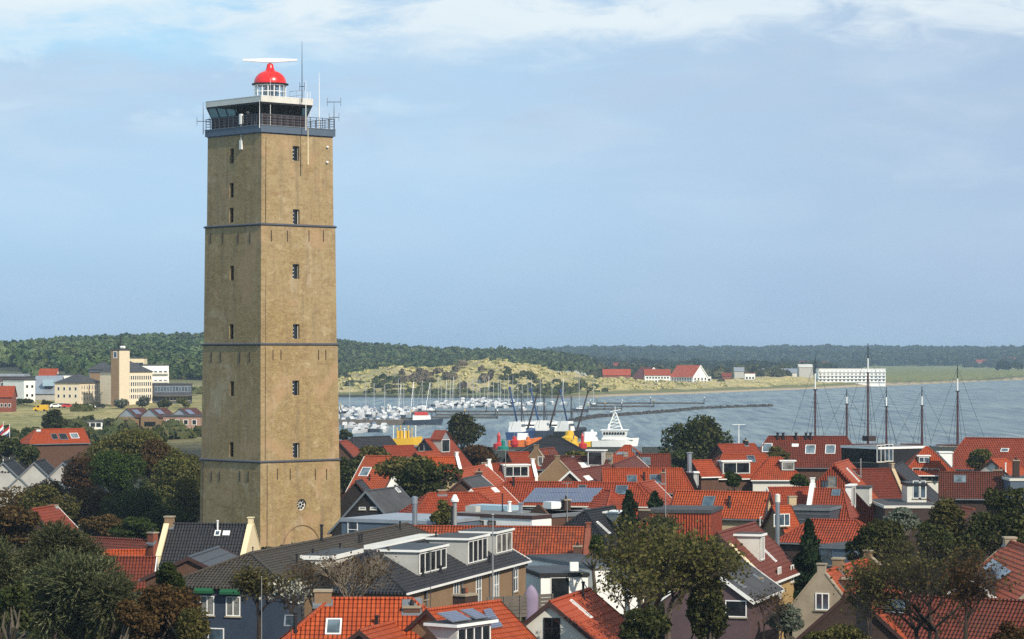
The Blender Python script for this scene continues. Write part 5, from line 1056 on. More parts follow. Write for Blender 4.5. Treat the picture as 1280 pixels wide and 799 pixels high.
# hotel by the beach
Yh = 2085; gz = float(ground_z([(820 - 640) / FPX * Yh], [Yh])[0][0]) - .5
B = Block('beach_hotel_wing', 'mauve red building with red roof and dormers on the dune', (754, Yh + 60), (788, Yh + 60), gz, zz(469, Yh + 60), 14, wall='b_red', ridge=4.5, gable=True, roofm='t_smooth'); B.wins('f', 8, 1, 1.2, 1.6)
B = Block('beach_house', 'steep brown-red roofed house with white edged gable in the hotel row', (789, Yh + 25), (805, Yh + 12), gz, zz(474, Yh + 20), 18, wall='b_brown', ridge=8.8, gable=True, roofm='t_darkred', cat='house'); B.wins('r', 3, 1, 1.6, 2.2)
mb = MB(); zt = B.z1 - B.z0
for sy in (-1, 1): mb.hexa(*House._verge(B, B.l + .5, sy, B.h + .5, zt - .2, zt + 9, 1.0))
mb.build('bargeboard', 'white', B.root)
B = Block('beach_hotel_wing', 'white hotel wing under an orange roof', (806, Yh - 12), (838, Yh - 12), gz - .5, zz(469, Yh), 13, wall='white', ridge=4.4, gable=True, roofm='t_bright'); B.wins('f', 8, 2, 1.4, 1.4, frame='grey_render')
B = Block('beach_hotel', 'white hotel with large red roof and tall white gable front', (838, Yh - 5), (866, Yh - 22), gz - .5, zz(471, Yh), 16, wall='white', ridge=8.6, gable=True, roofm='t_smooth'); B.wins('f', 8, 2, 1.5, 1.5, frame='grey_render').wins('r', 4, 2, 1.8, 1.8, frame='grey_render')
mb = MB(); zt = B.z1 - B.z0
for sy in (-1, 1): mb.hexa(*House._verge(B, B.l + .5, sy, B.h + .5, zt - .2, zt + 8.8, 1.0))
mb.build('bargeboard', 'white', B.root)
B = Block('beach_hotel_wing', 'low white flat hotel wing right of the tall gable', (867, Yh), (889, Yh), gz - .5, zz(470.5, Yh), 12, wall='white'); B.wins('f', 6, 1, 2.0, 2.0, frame='lead')
B = Block('long_white_hotel', 'long white four storey hotel on the shore beyond the masts', (1023, 2340), (1107, 2345), -2.6, zz(461.5, 2340), 14, wall='white', roofm='offwhite'); B.wins('f', 17, 4, 2.1, 1.7, mat='glass_blue', frame='grey_render', m0=.0, m1=1.0)
for j in range(4): B.part('balcony', 'white', -B.l, B.l, -B.h - .9, -B.h - .05, 1.0 + j * (B.z1 - B.z0) / 4.35, 1.9 + j * (B.z1 - B.z0) / 4.35)
B = Block('farm_shed', 'pale green shed with low gabled roof behind the dunes', (954, 2500), (998, 2500), -.5, zz(466, 2500), 24, wall='offwhite', ridge=3.6, gable=True, roofm='zinc', cat='shed')
B = Block('farm_shed', 'tall grey-white shed left of the long white hotel', (999, 2420), (1016, 2420), -1, zz(459, 2420), 18, wall='grey_render', ridge=2.4, gable=True, roofm='offwhite', cat='shed')
B = Block('dune_house', 'white and orange dune house between hotel and sheds', (931, 2260), (944, 2260), -1, zz(467, 2260), 8, wall='white', roofm='t_bright', cat='house'); B.wins('f', 3, 1, 1.6, 1.6, frame='lead')
B = Block('dune_house', 'grey dune house with white wall behind the shrubs', (918, 2290), (930, 2290), -1, zz(464, 2290), 8, wall='grey_render', ridge=3, gable=True, roofm='zinc', cat='house')
B = Block('dune_house', 'small brown brick house half sunk in the dunes', (903, 2240), (914, 2240), -1, zz(470, 2240), 7, wall='b_red', ridge=2.4, gable=True, roofm='t_red', cat='house')
for x, y, w_, Y, rm, lab in ((776, 455, 18, 2900, 't_red', 'long red roof among the trees behind the beach hotel'), (1005, 452, 12, 3600, 't_red', 'red farm roof in the woods above the pale green shed'), (1032, 453, 11, 3700, 't_bright', 'small red roof in the woods above the long white hotel'), (962, 455, 8, 3500, 't_bright', 'tiny orange roof at the wood edge above the dune houses'), (990, 453, 9, 3650, 'zinc', 'pale roofed farmhouse at the wood edge'), (1228, 449, 16, 4700, 't_red', 'distant row house roofs below the far woods'), (1262, 446, 14, 4750, 't_red', 'distant red village roof at the picture edge')):
    B = Block('farmhouse', lab, (x - w_ / 2, Y), (x + w_ / 2, Y), 0, zz(y + 4, Y), 9, wall='b_pale', ridge=4.5, gable=True, roofm=rm, cat='farmhouse')
# ------------------------------------------------------------------ boats
SEA = -5.0
def hull(mb, L, W, Hh, m=0, bow=.32, draft=.4, sheer=.35, stern=.85):
    st = []
    for k in range(9):
        f = k / 8; x = -L / 2 + L * f; wd = W / 2 * (stern + (1 - stern) * min(f * 3, 1)) * (1 if f < 1 - bow else math.sqrt(max(0, 1 - ((f - 1 + bow) / bow) ** 2)) * .98 + .02)
        top = Hh * (1 + sheer * f * f); st.append([(x + (0 if f < 1 else .0), -wd * .8, -draft), (x + f ** 4 * .06 * L, -wd, top), (x + f ** 4 * .06 * L, wd, top), (x, wd * .8, -draft)])
    i0 = len(mb.v)
    for s_ in st: mb.v.extend(s_)
    for k in range(8):
        a = i0 + 4 * k; b = a + 4
        for j in range(3):
            mb.f.append((a + j, b + j, b + j + 1, a + j + 1)); mb.m.append(m)
    mb.f.append((i0, i0 + 1, i0 + 2, i0 + 3)); mb.m.append(m); e = i0 + 32; mb.f.append((e + 3, e + 2, e + 1, e)); mb.m.append(m)
def cabin(mb, x0, x1, w, z0, z1, rake=.5, m=0):
    mb.hexa([(x0, -w, z0), (x1, -w, z0), (x1, w, z0), (x0, w, z0)], [(x0 + .1, -w * .85, z1), (x1 - rake, -w * .85, z1), (x1 - rake, w * .85, z1), (x0 + .1, w * .85, z1)], m)
def motor_boat(label, hullm='boat_white', L=9.5, seed=0, group=None, name='motor_boat', topm='boat_white'):
    t = thing(name, label, 'boat', (0, 0, SEA), 0, group); mb = MB(); hull(mb, L, L * .34, 1.15); mb.build('hull', hullm, t)
    mb = MB(); cabin(mb, -L * .28, L * .22, L * .13, 1.1, 2.0, .7); c = mb.build('cabin', 'boat_white', t); mb = MB(); cabin(mb, -L * .22, L * .14, L * .135, 1.45, 1.85, .55); mb.build('window_band', 'glass_dark', c)
    mb = MB(); cabin(mb, -L * .22, L * .05, L * .115, 2.003, 2.75, .6); mb.build('flybridge', topm, t)
    mb = MB(); mb.tube([(-L * .1, 0, 2.7), (-L * .1, 0, 4.4)], .05, 4); mb.build('mast', 'pole_grey', t); return t
def sail_boat(label, hullm='boat_white', L=10.5, mast=14, cover='blue_paint', group=None):
    t = thing('sailing_yacht', label, 'sailing boat', (0, 0, SEA), 0, group); mb = MB(); hull(mb, L, L * .3, 1.0); mb.build('hull', hullm, t)
    mb = MB(); cabin(mb, -L * .1, L * .22, L * .09, 1.0, 1.6, .6); mb.build('cabin', 'white', t)
    mb = MB(); mb.tube([(L * .06, 0, 1), (L * .06, 0, mast)], [.11, .08], 5); m_ = mb.build('mast', 'boat_white', t); mb = MB(); mb.tube([(L * .06, -.9, mast * .62), (L * .06, .9, mast * .62)], .05, 4); mb.build('spreader', 'steel', m_)
    mb = MB(); mb.tube([(L * .05, 0, 2.3), (-L * .34, 0, 2.25)], [.22, .14], 6); mb.build('boom', cover, t)
    mb = MB(); mb.tube([(L * .06, 0, mast - .1), (L * .52, 0, 1.4)], .03, 3); mb.build('forestay', 'steel', t); mb = MB(); mb.tube([(L * .06, 0, mast - .1), (-L * .48, 0, 1.2)], .03, 3); mb.build('backstay', 'steel', t); return t
rb = random.Random(4)
protoM = [motor_boat('white motor cruiser packed among others in the marina', group='white motor cruisers in the marina'), motor_boat('motor cruiser with dark blue hull in the marina rows', 'navy', 10.5, group='blue hulled cruisers in the marina'), motor_boat('small white cruiser with dark blue cover in the marina', 'boat_white', 7.5, group='small cruisers with blue covers in the marina', topm='boat_cover')]
protoS = [sail_boat('white sailing yacht with bare mast in the marina', group='white sailing yachts in the marina'), sail_boat('blue hulled sailing yacht with bare mast in the marina', 'navy', 12, 15.5, 'white', group='blue sailing yachts in the marina')]
usedp = set()
def put(protos, i, px, py, rz, label=None):
    p = at(px, py, SEA); o = protos[i]
    if (id(protos), i) not in usedp: usedp.add((id(protos), i)); o.location = p; o.rotation_euler = (0, 0, rz)
    else: o = dup(o, p, rz, label)
    if protos is protoM: k = rb.uniform(.68, .95); o.scale = (k, k, k)
    return o
for y, x0, x1, st in ((505.5, 548, 632, 6.4), (509.5, 548, 640, 6.6), (513, 427, 545, 6.2), (517.5, 430, 522, 6.6), (522, 427, 505, 6.8), (527, 428, 500, 7.5), (502.5, 580, 640, 7), (536, 432, 486, 8), (541, 445, 488, 9)):
    x = x0
    while x < x1:
        i = rb.choices((0, 1, 2), (4, 1.8, 3))[0]; put(protoM, i, x + rb.uniform(-1.5, 1.5), y + rb.uniform(-1.2, 1.2), R(rb.choice((85, -95)) + rb.uniform(-28, 28))); x += st * rb.uniform(.95, 1.5)
for k, (x, y) in enumerate(((458, 513), (497.5, 514), (501, 515), (505, 519), (516.6, 514), (547, 508), (552, 507), (558, 509), (563, 508), (567, 507), (591, 506), (596, 507), (600, 508), (611, 505), (623, 506), (626, 508), (631, 507), (641, 505), (660, 506), (664, 505), (675, 507), (725, 514), (481, 520), (437, 517), (537, 515), (575, 507), (584, 506), (606, 504), (617, 507), (636, 509), (648, 507), (690, 505.5), (704, 506), (742, 508), (527, 511), (653, 513), (468, 517))):
    put(protoS, 1 if k % 4 == 1 else 0, x, y, R(rb.choice((80, -100)) + rb.uniform(-25, 25)))
# pontoons with piles
for k, (xa, xb, y, lab) in enumerate(((746, 880, 505, 'outermost long pontoon reaching far across the bay'), (738, 817, 509, 'second long pontoon with yellow capped piles'), (735, 777, 512.5, 'short pontoon before the yellow capped piles'), (545, 735, 515.5, 'long pontoon under the row of sailing yachts'), (545, 694, 519.5, 'pontoon running behind the fishing boat derricks'), (540, 622, 523, 'near pontoon ending by the brown tree'), (426, 545, 515.6, 'pontoon between the crowded rows of cruisers'), (426, 515, 524.7, 'pontoon in front of the crowded cruisers'))):
    a, b = at(xa, y, SEA), at(xb, y, SEA); t = thing('pontoon', lab, 'pontoon', a, math.atan2(b.y - a.y, b.x - a.x)); Ln = (b - a).length
    mb = MB(); mb.box(0, Ln, -1.2, 1.2, -.2, .8); mb.build('deck', 'pier', t)
    n = max(2, int(Ln / 22))
    for i in range(n + 1):
        x = Ln * i / n; mb = MB(); mb.tube([(x, -1.9, -2), (x, -1.9, 3.2)], .24, 6); p = mb.build('pile', 'pier', t)
        mb = MB(); mb.lathe([(.27, 3.202), (.27, 3.7), (0, 4.0)], (x, -1.9, 0), 6); mb.build('pile_cap', 'yellow_paint' if (i + k) % 3 == 0 else 'white', p)
def rocks():
    pts = [(715, 527), (731, 524), (750, 521.5), (772, 520), (799, 518), (821, 516.5), (840, 515), (862, 512.5), (880, 511), (905, 510), (930, 509), (965, 508)]
    P = [at(x, y, SEA) for x, y in pts]; r = random.Random(3); V = []; t0 = MB()
    for a, b in zip(P, P[1:]):
        n = max(2, int((b - a).length / .85))
        for k in range(n):
            c = a.lerp(b, k / n); 
            for _ in range(2):
                s_ = r.uniform(.6, 1.3); q = c + Vector((r.uniform(-1.5, 1.5), r.uniform(-2.5, 2.5), r.uniform(-.3, .7))); ang = r.uniform(0, 6)
                bt = [(q.x + s_ * math.cos(ang + j * 1.257) * r.uniform(.8, 1.2), q.y + s_ * math.sin(ang + j * 1.257) * r.uniform(.8, 1.2), q.z - .9) for j in range(5)]; tp = [(q.x + (x_ - q.x) * .6, q.y + (y_ - q.y) * .6, q.z + s_ * .6) for x_, y_, _z in bt]; t0.hexa(bt, tp)
    tag(t0.build('breakwater', 'rock'), 'curved breakwater of dark rocks across the bay', 'breakwater')
rocks()
mb = MB(); a, b = at(424, 531, SEA), at(514, 531, SEA); mb.box(a.x, b.x, a.y, a.y + 9, SEA - 3, SEA + 1.8); tag(mb.build('jetty', 'wood_grey'), 'broad grey jetty in front of the crowded marina', 'jetty')
def trawler(label, px, py, rz, hullm, top):
    t = thing('fishing_trawler', label, 'trawler', at(px, py, SEA), rz, 'fishing trawlers in the harbour'); mb = MB(); hull(mb, 19, 5.6, 2.4, sheer=.45); mb.build('hull', hullm, t)
    mb = MB(); cabin(mb, -7, -2, 2.2, 2.3, 5.6, .8); c = mb.build('wheelhouse', 'white', t); mb = MB(); cabin(mb, -6.6, -1.9, 2.22, 4.2, 5.0, .7); mb.build('window_band', 'glass_dark', c)
    Z = top; mb = MB(); mb.tube([(0, 0, 3), (0, 0, Z)], [.32, .2], 6); mb.tube([(0, -1.2, 3), (0, 0, Z * .8)], .16, 4); mb.build('mast', 'grey_metal_roof', t)
    for sy in (-1, 1):
        mb = MB(); mb.tube([(1.5, sy * 1.5, 3), (2.6, sy * 4.8, Z + 1.4)], [.34, .22], 6); mb.lathe([(0, -.5), (.45, -.3), (.45, .5), (0, .7)], (2.6, sy * 4.8, Z + 1.4), 8); mb.build('derrick', 'rust_dark' if sy < 0 else 'blue_paint', t)
    mb = MB(); mb.tube([(0, 0, Z), (9.5, 0, 4)], .06, 3); mb.build('forestay', 'wire', t); mb = MB(); mb.tube([(0, 0, Z), (-11, 0, 3.3)], .06, 3); mb.build('backstay', 'wire', t)
trawler('blue hulled trawler with dark derricks, closest to the buoy yard', 652, 549, R(72), 'blue_paint', 14.6); trawler('trawler with raised derricks between two other trawlers', 680, 547, R(80), 'navy', 14.0); trawler('dark hulled trawler with raised derricks by the yellow buoy', 714, 548, R(66), 'black', 13.6)
t = thing('passenger_boat', 'long white passenger boat with dark window strip', 'boat', at(674, 541, SEA), R(4)); mb = MB(); hull(mb, 20, 5.5, 1.6); mb.build('hull', 'white', t)
mb = MB(); cabin(mb, -8.5, 7, 2.2, 1.6, 3.9, .6); c = mb.build('saloon', 'white', t); mb = MB(); cabin(mb, -8, 6.6, 2.22, 2.4, 3.2, .5); mb.build('window_band', 'glass_dark', c); mb = MB(); mb.box(-8, 5.5, -2.1, 2.1, 3.905, 4.1); mb.build('roof', 'white', t)
t = thing('party_boat', 'navy hulled boat with white deckhouse and bright red cabin', 'boat', at(529, 531, SEA), R(3)); mb = MB(); hull(mb, 14, 4.2, 1.8); mb.build('hull', 'navy', t)
mb = MB(); cabin(mb, -4, 3, 1.7, 1.8, 3.6, .4); mb.build('deckhouse', 'white', t); mb = MB(); cabin(mb, -3.4, 2.0, 1.5, 3.603, 4.9, .4); mb.build('cabin', 'red_paint', t)
# white patrol ship
def patrol():
    p = at(768, 562, SEA); t = thing('patrol_ship', 'white patrol ship with lattice mast rising behind the red pyramid roof', 'ship', p, R(-6)); px = p.y / FPX
    mb = MB(); hull(mb, 12.5, 6, 2.6, sheer=.3); mb.build('hull', 'white', t)
    z = lambda y: zat(y, p.y) - SEA
    mb = MB(); mb.hexa([(-3.4, -2.8, 2.9), (5.6, -2.8, 2.9), (5.6, 2.8, 2.9), (-3.4, 2.8, 2.9)], [(-3.4, -2.6, z(547)), (3.4, -2.6, z(547)), (3.4, 2.6, z(547)), (-3.4, 2.6, z(547))]); mb.build('superstructure', 'white', t)
    b0, b1 = z(547), z(538); mb = MB(); mb.hexa([(-3.0, -2.6, b0 + .003), (3.2, -2.6, b0 + .003), (3.2, 2.6, b0 + .003), (-3.0, 2.6, b0 + .003)], [(-3.4, -3, b1), (3.7, -3, b1), (3.7, 3, b1), (-3.4, 3, b1)]); br = mb.build('bridge', 'white', t)
    for k in range(8): mb = MB(); x = -2.9 + k * .78; mb.box(x, x + .55, -3.0, -2.72, b0 + .95, b0 + 1.6); mb.build('window', 'glass_dark', br)
    mb = MB(); mb.box(-3.7, 4.0, -3.2, 3.2, b1 + .003, b1 + .25); mb.build('bridge_roof', 'white', t)
    m0, m1 = b1 + .25, z(516); mb = MB()
    for sx in (-1, 1):
        for sy in (-1, 1): mb.tube([(.2 + sx * 2.0, sy * 1.2, m0), (.2 + sx * .25, sy * .2, m1)], [.16, .11], 5)
    for k in range(5):
        f0, f1 = k / 5, (k + 1) / 5
        for sy in (-1, 1): mb.tube([(.2 - (2 - 1.75 * f0), sy * (1.2 - f0), m0 + (m1 - m0) * f0), (.2 + (2 - 1.75 * f1), sy * (1.2 - f1), m0 + (m1 - m0) * f1)], .08, 4); mb.tube([(.2 - (2 - 1.75 * f1), sy * (1.2 - f1), m0 + (m1 - m0) * f1), (.2 + (2 - 1.75 * f1), sy * (1.2 - f1), m0 + (m1 - m0) * f1)], .08, 4)
    mb.tube([(.2, 0, m1), (.2, 0, z(508))], .09, 5); mb.tube([(-1.2, 0, m1 + .2), (1.8, 0, m1 + .9)], .12, 5); mb.build('lattice_mast', 'white', t)
    mb = MB(); mb.tube([(-1.5, -1, m0), (-1.5, -1, m0 + 1.6)], .3, 8); mb.build('radome', 'white', t)
patrol()
def buoy(label, px, pyt, Y, r, mat, zb=-3.0, name='buoy', kind='can'):
    p = far(px, Y, zb); h = zat(pyt, Y) - zb; t = thing(name, label, 'buoy', p); mb = MB()
    if kind == 'can': mb.lathe([(0, 0), (r * .6, 0), (r, h * .25), (r, h * .6), (r * .55, h * .72), (r * .5, h * .95), (0, h)], n=12)
    else: mb.lathe([(0, 0), (r, 0), (r, h * .3), (r * .5, h * .36), (r * .3, h * .4), (r * .3, h * .72)], n=12)
    mb.build('body', mat, t); mb = MB(); mb.lathe([(r * .34, h * .73), (r * .34, h * .8), (r * .05, h * 1.0)], n=8) if kind != 'can' else mb.tube([(0, 0, h), (0, 0, h + r * .7)], r * .12, 5); mb.build('top_mark', mat if kind != 'can' else 'lead', t)
buoy('tall red buoy with white mast standing on the quay', 623.5, 540, 735, 1.5, 'red_paint', kind='pillar'); buoy('green buoy standing on the quay beside the red ones', 629, 549, 728, 1.5, 'green_paint', kind='pillar'); buoy('large yellow buoy stacked behind the black shed', 712, 538, 742, 2.2, 'yellow_paint'); buoy('smaller yellow buoy at the foot of the large one', 717, 549, 735, 1.4, 'yellow_paint')
buoy('white and red striped light buoy near the patrol ship', 728, 541, 738, 1.2, 'red_paint', kind='pillar'); buoy('red buoy lying beside the orange workboat', 643, 545, 748, 1.1, 'red_paint'); buoy('small orange buoy next to the orange workboat', 660, 546, 746, 1.0, 'orange_paint')
t = thing('work_boat', 'orange workboat behind the buoy yard roofs', 'boat', far(655, 790, SEA), R(5)); mb = MB(); hull(mb, 9, 3.6, 2.6); mb.build('hull', 'orange_paint', t); mb = MB(); cabin(mb, -2, 1.5, 1.3, 2.6, 4.6, .4); mb.build('cabin', 'white', t)
t = thing('buoy_tender', 'white and yellow tender with slim white mast near the patrol ship', 'boat', far(740, 790, SEA), R(8)); mb = MB(); hull(mb, 8, 3.6, 2.2); mb.build('hull', 'yellow_paint', t); mb = MB(); cabin(mb, -2.4, 1.6, 1.4, 2.2, 5.0, .4); mb.build('cabin', 'white', t); mb = MB(); mb.tube([(0, 0, 5), (0, 0, zat(537, 790) - SEA)], [.5, .25], 6); mb.build('mast', 'white', t)
t = thing('yellow_ship', 'bright yellow workship with rows of posts on deck', 'ship', far(507, 830, SEA), R(2)); mb = MB(); hull(mb, 9.0, 4, 1.9); mb.build('hull', 'yellow_paint', t)
mb = MB(); mb.box(-2.6, 1.2, -1.2, 1.2, 2.0, 4.2); mb.build('deckhouse', 'yellow_paint', t)
for k in range(7): mb = MB(); x = -3.6 + k * 1.1; mb.tube([(x, -1.6, 1.9), (x, -1.6, 5.4 - (k % 2) * .7)], .14, 5); mb.lathe([(0, -.3), (.32, 0), (0, .35)], (x, -1.6, 5.5 - (k % 2) * .7), 6); mb.build('post', 'yellow_paint' if k % 3 else 'white', t)
# tall ships: hulls lie behind the roofs, masts stand against the sea
def tall_ship(label, px, Y, rz, masts, hullm='black'):
    t = thing('tall_ship', label, 'sailing ship', far(px, Y, SEA), rz, 'old sailing ships moored behind the houses'); P0 = far(px, Y, 0); ca, sa = math.cos(-rz), math.sin(-rz); L = 26
    mb = MB(); hull(mb, L, 6, 1.4, sheer=.4); mb.build('hull', hullm, t); mb = MB(); cabin(mb, -6, 0, 1.6, 1.3, 1.9, .5); mb.build('deckhouse', 'wood_deck', t)
    for mpx, top, cross in masts:
        d = far(mpx, Y, 0) - P0; x = d.x * ca; top_z = zat(top, Y) - SEA; cz = zat(cross, Y) - SEA
        mb = MB(); mb.tube([(x, 0, 1.5), (x, 0, cz)], [.30, .25], 8); m_ = mb.build('mast', 'mast_red', t)
        mb = MB(); mb.tube([(x, .15, cz - 1.0), (x, .15, (cz + top_z) / 2)], [.20, .18], 7); mb.build('topmast', 'white', m_); mb = MB(); mb.tube([(x, .15, (cz + top_z) / 2), (x, .15, top_z - .2)], [.17, .10], 6); mb.lathe([(0, 0), (.22, .1), (0, .5)], (x, .15, top_z - .25), 6); mb.build('mast_head', 'mast_dark', m_)
        mb = MB(); mb.box(x - .5, x + .5, -.5, .6, cz - .15, cz + .12); mb.build('crosstree', 'mast_dark', m_)
        for sy in (-1, 1):
            for dx in (-1.4, 0.0, 1.4): mb = MB(); mb.tube([(x, 0, cz), (x + dx * 1.1 + sy * 1.6, sy * 2.9, 2.2)], .055, 3); mb.build('shroud', 'wire', t)
        for dx in (-7.5, 8): mb = MB(); mb.tube([(x, 0, top_z - .6), (x + dx, 0, 2.4)], .05, 3); mb.build('stay', 'wire', t)
        mb = MB(); mb.tube([(x + .2, 0, 2.2), (x - 6, 0, 2.3)], [.3, .2], 6); mb.build('furled_sail', 'mast_red', t)
tall_ship('two masted sailing ship with white topmast behind the vented warehouse', 1036, 762, 0.0, ((1019, 447, 487), (1058.5, 487, 505)))
tall_ship('two masted sailing ship whose main mast is the tallest of all', 1098, 764, 0.0, ((1085, 430, 466), (1108, 485, 508)), 'navy')
tall_ship('single masted ship with dark ringed mast left of the tall lone mast', 1150, 766, 0.0, ((1152.5, 484, 507),)); tall_ship('single masted ship with white banded tall mast before the long red roof', 1200, 760, 0.0, ((1197, 457, 489),), 'navy')
# ------------------------------------------------------------------ small town things
def flue(label, px, pyt, Y, r, cap='steel', zb=-.5, conical=False, mat='pipe'):
    p = far(px, Y, zb); h = zat(pyt, Y) - zb; t = thing('flue', label, 'flue', p); mb = MB(); mb.lathe([(r, 0), (r, h - .7)], n=12); mb.tube([(0, 0, h * .5), (0, 0, h * .5 + .1)], r * 1.1, 12); mb.build('pipe', mat, t); mb = MB()
    if conical: mb.lathe([(r, h - .7), (r * 1.9, h - .66), (r * 1.9, h - .5), (r * .8, h - .05), (0, h)], n=14)
    else: mb.lathe([(r * 1.2, h - .7), (r * 1.2, h - .1), (0, h)], n=12)
    mb.build('cap', cap, t)
flue('steel flue pipe above the flat roof beside the black wooden house', 518.5, 620, 250, .23); flue('pipe with white conical cap beside the small bushy tree', 568.5, 618, 250, .19, 'white', conical=True, mat='pole_grey'); flue('tall grey flue in front of the brick gable', 972, 617, 225, .18, 'offwhite', mat='pipe')
def pole(label, px, pyt, Y, r=.06, mat='pole_grey', arm=0):
    p = far(px, Y, 0); h = zat(pyt, Y); t = thing('pole', label, 'pole', p); mb = MB(); mb.tube([(0, 0, -.5), (0, 0, h)], [r, r * .6], 6); mb.build('shaft', mat, t)
    if arm: mb = MB(); mb.tube([(-arm, 0, h), (arm, 0, h)], r * .6, 4); mb.build('cross_arm', mat, t)
    else: mb = MB(); mb.lathe([(0, h), (r * 1.6, h + r), (0, h + r * 2.5)], n=6); mb.build('finial', mat, t)
pole('slender grey pole in front of the three white dormers', 616, 645, 178, .07); pole('thin pole before the dark blue wall', 327, 722, 158, .032, 'pole_grey'); pole('slim grey mast above the solar panel roof', 709, 604, 262, .05, arm=.5); pole('thin aerial mast in front of the bright orange roofs', 832, 588, 258, .05)
pole('dark thin aerial in front of the slate building', 538, 690, 176, .04, 'wire', .35); pole('thin aerial mast before the dormer house by the buoy yard', 632, 563, 318, .06, arm=1.1); pole('harbour lamp with two arms on the quay', 923.5, 531, 700, .16, 'white', 1.6)
pole('thin aerial on the big red roof in the lower picture', 364, 770, 150, .035, 'wire', .3)
def fence():
    a, b = far(609, 203, 0), far(690, 206, 0); t = thing('board_fence', 'grey weathered board fence beside the lilac boat', 'fence', a, math.atan2(b.y - a.y, b.x - a.x)); L = (b - a).length; mb = MB()
    z0, z1 = 2.7, 4.3; k = 0
    for i in range(6): mb.box(0, L, -.02, .02, z0 + i * .27, z0 + i * .27 + .24)
    mb.build('board_panel', 'wood_grey', t)
    for i in range(5): mb = MB(); mb.box(L * i / 4 - .06, L * i / 4 + .06, -.1, -.022, -.5, z1); mb.build('post', 'wood_grey', t)
fence()
t = thing('upturned_boat', 'lilac covered dinghy propped on its end by the fence', 'boat', far(664, 205, 0)); mb = MB(); mb.lathe([(.02, zat(731, 205)), (.28, zat(735, 205)), (.50, zat(742, 205)), (.55, zat(750, 205)), (.42, 2), (.2, 0)], n=14); mb.v = [(x, y * .45, z) for x, y, z in mb.v]; mb.build('hull', 'lilac', t, smooth=True)
for i, (px, pyt, Y) in enumerate(((4, 527, 520), (12, 530, 515))):
    t = thing('flagpole', ('flagpole with red white and blue flag at the very picture edge', 'flagpole with red white and blue flag, the one nearer the meadow')[i], 'flagpole', far(px, Y, 0)); h = zat(pyt, Y); mb = MB(); mb.tube([(0, 0, -.5), (0, 0, h)], [.08, .05], 6); mb.build('shaft', 'white', t)
    mb = MB(); 
    for j in range(3):
        for k in range(6): 
            x0, x1 = -.05 - k * .35, -.05 - (k + 1) * .35; dz = lambda x: x * .9 + .12 * math.sin(x * 4); dy = lambda x: .18 * math.sin(x * 3)
            mb.poly([(x0, dy(x0), h - .3 - j * .5 - .5 + dz(x0)), (x1, dy(x1), h - .3 - j * .5 - .5 + dz(x1)), (x1, dy(x1), h - .3 - j * .5 + dz(x1)), (x0, dy(x0), h - .3 - j * .5 + dz(x0))], j)
    mb.build('flag', ['red_paint', 'white', 'blue_paint'], t)
def car(label, px, Y, rz, mat):
    z = float(ground_z([(px - 640) / FPX * Y], [Y])[0][0]); t = thing('parked_car', label, 'car', far(px, Y, z + .05), rz, 'cars parked by the school'); mb = MB(); pts = [(-2.1, .3), (2.1, .3), (2.1, .8), (1.1, .95), (.5, 1.45), (-1.3, 1.45), (-2.1, .95)]; n = len(pts)
    a = [(x, -.85, q) for x, q in pts]; b = [(x, .85, q) for x, q in pts]; mb.poly(a); mb.poly(b[::-1])
    for q in range(n): mb.poly([a[(q + 1) % n], a[q], b[q], b[(q + 1) % n]])
    mb.build('body', mat, t); mb = MB(); mb.box(-1.2, .6, -.87, .87, 1.0, 1.35); mb.build('side_windows', 'glass_dark', t)
    for sx in (-1.3, 1.3): mb = MB(); mb.tube([(sx, -.88, .32), (sx, .88, .32)], .32, 10); mb.build('wheel_pair', 'black', t)
for k, (px, m_, lab) in enumerate(((70, 'white', 'white car parked below the tan school block, next to the yellow van'), (77, 'steel', 'silver car parked below the tan school block'), (85, 'red_paint', 'small red car parked below the tan school block'), (93, 'navy', 'dark blue car parked below the tan school block'), (112, 'white', 'white car parked near the foot of the slim brick tower'), (124, 'black', 'black car parked near the foot of the slim brick tower'))): car(lab, px, 962 + k % 2 * 4, R(8 + 180 * (k % 2)), m_)
def van():
    Y = 930; z = float(ground_z([(51 - 640) / FPX * Y], [Y])[0][0]); t = thing('van', 'yellow van parked on the dune road below the school', 'van', far(51, Y, z + .1), R(170)); mb = MB()
    pts = [(-2.4, .35), (2.4, .35), (2.4, 1.2), (1.6, 1.35), (1.0, 2.15), (-2.4, 2.2)]; a = [(x, -.95, zz_) for x, zz_ in pts]; b = [(x, .95, zz_) for x, zz_ in pts]; n = 6
    mb.poly(a); mb.poly(b[::-1])
    for q in range(n): mb.poly([a[q], b[q], b[(q + 1) % n], a[(q + 1) % n]][::-1])
    mb.build('body', 'yellow_paint', t)
    for sx in (-1.5, 1.5):
        for sy in (-1, 1): mb = MB(); mb.tube([(sx, sy * .8, .35), (sx, sy * 1.0, .35)], .36, 12); mb.build('wheel', 'black', t)
    for sy in (-1, 1): mb = MB(); mb.box(.2, 1.1, sy * .955 - .01, sy * .955 + .01, 1.3, 1.95); mb.build('side_window', 'glass_dark', t)
van()
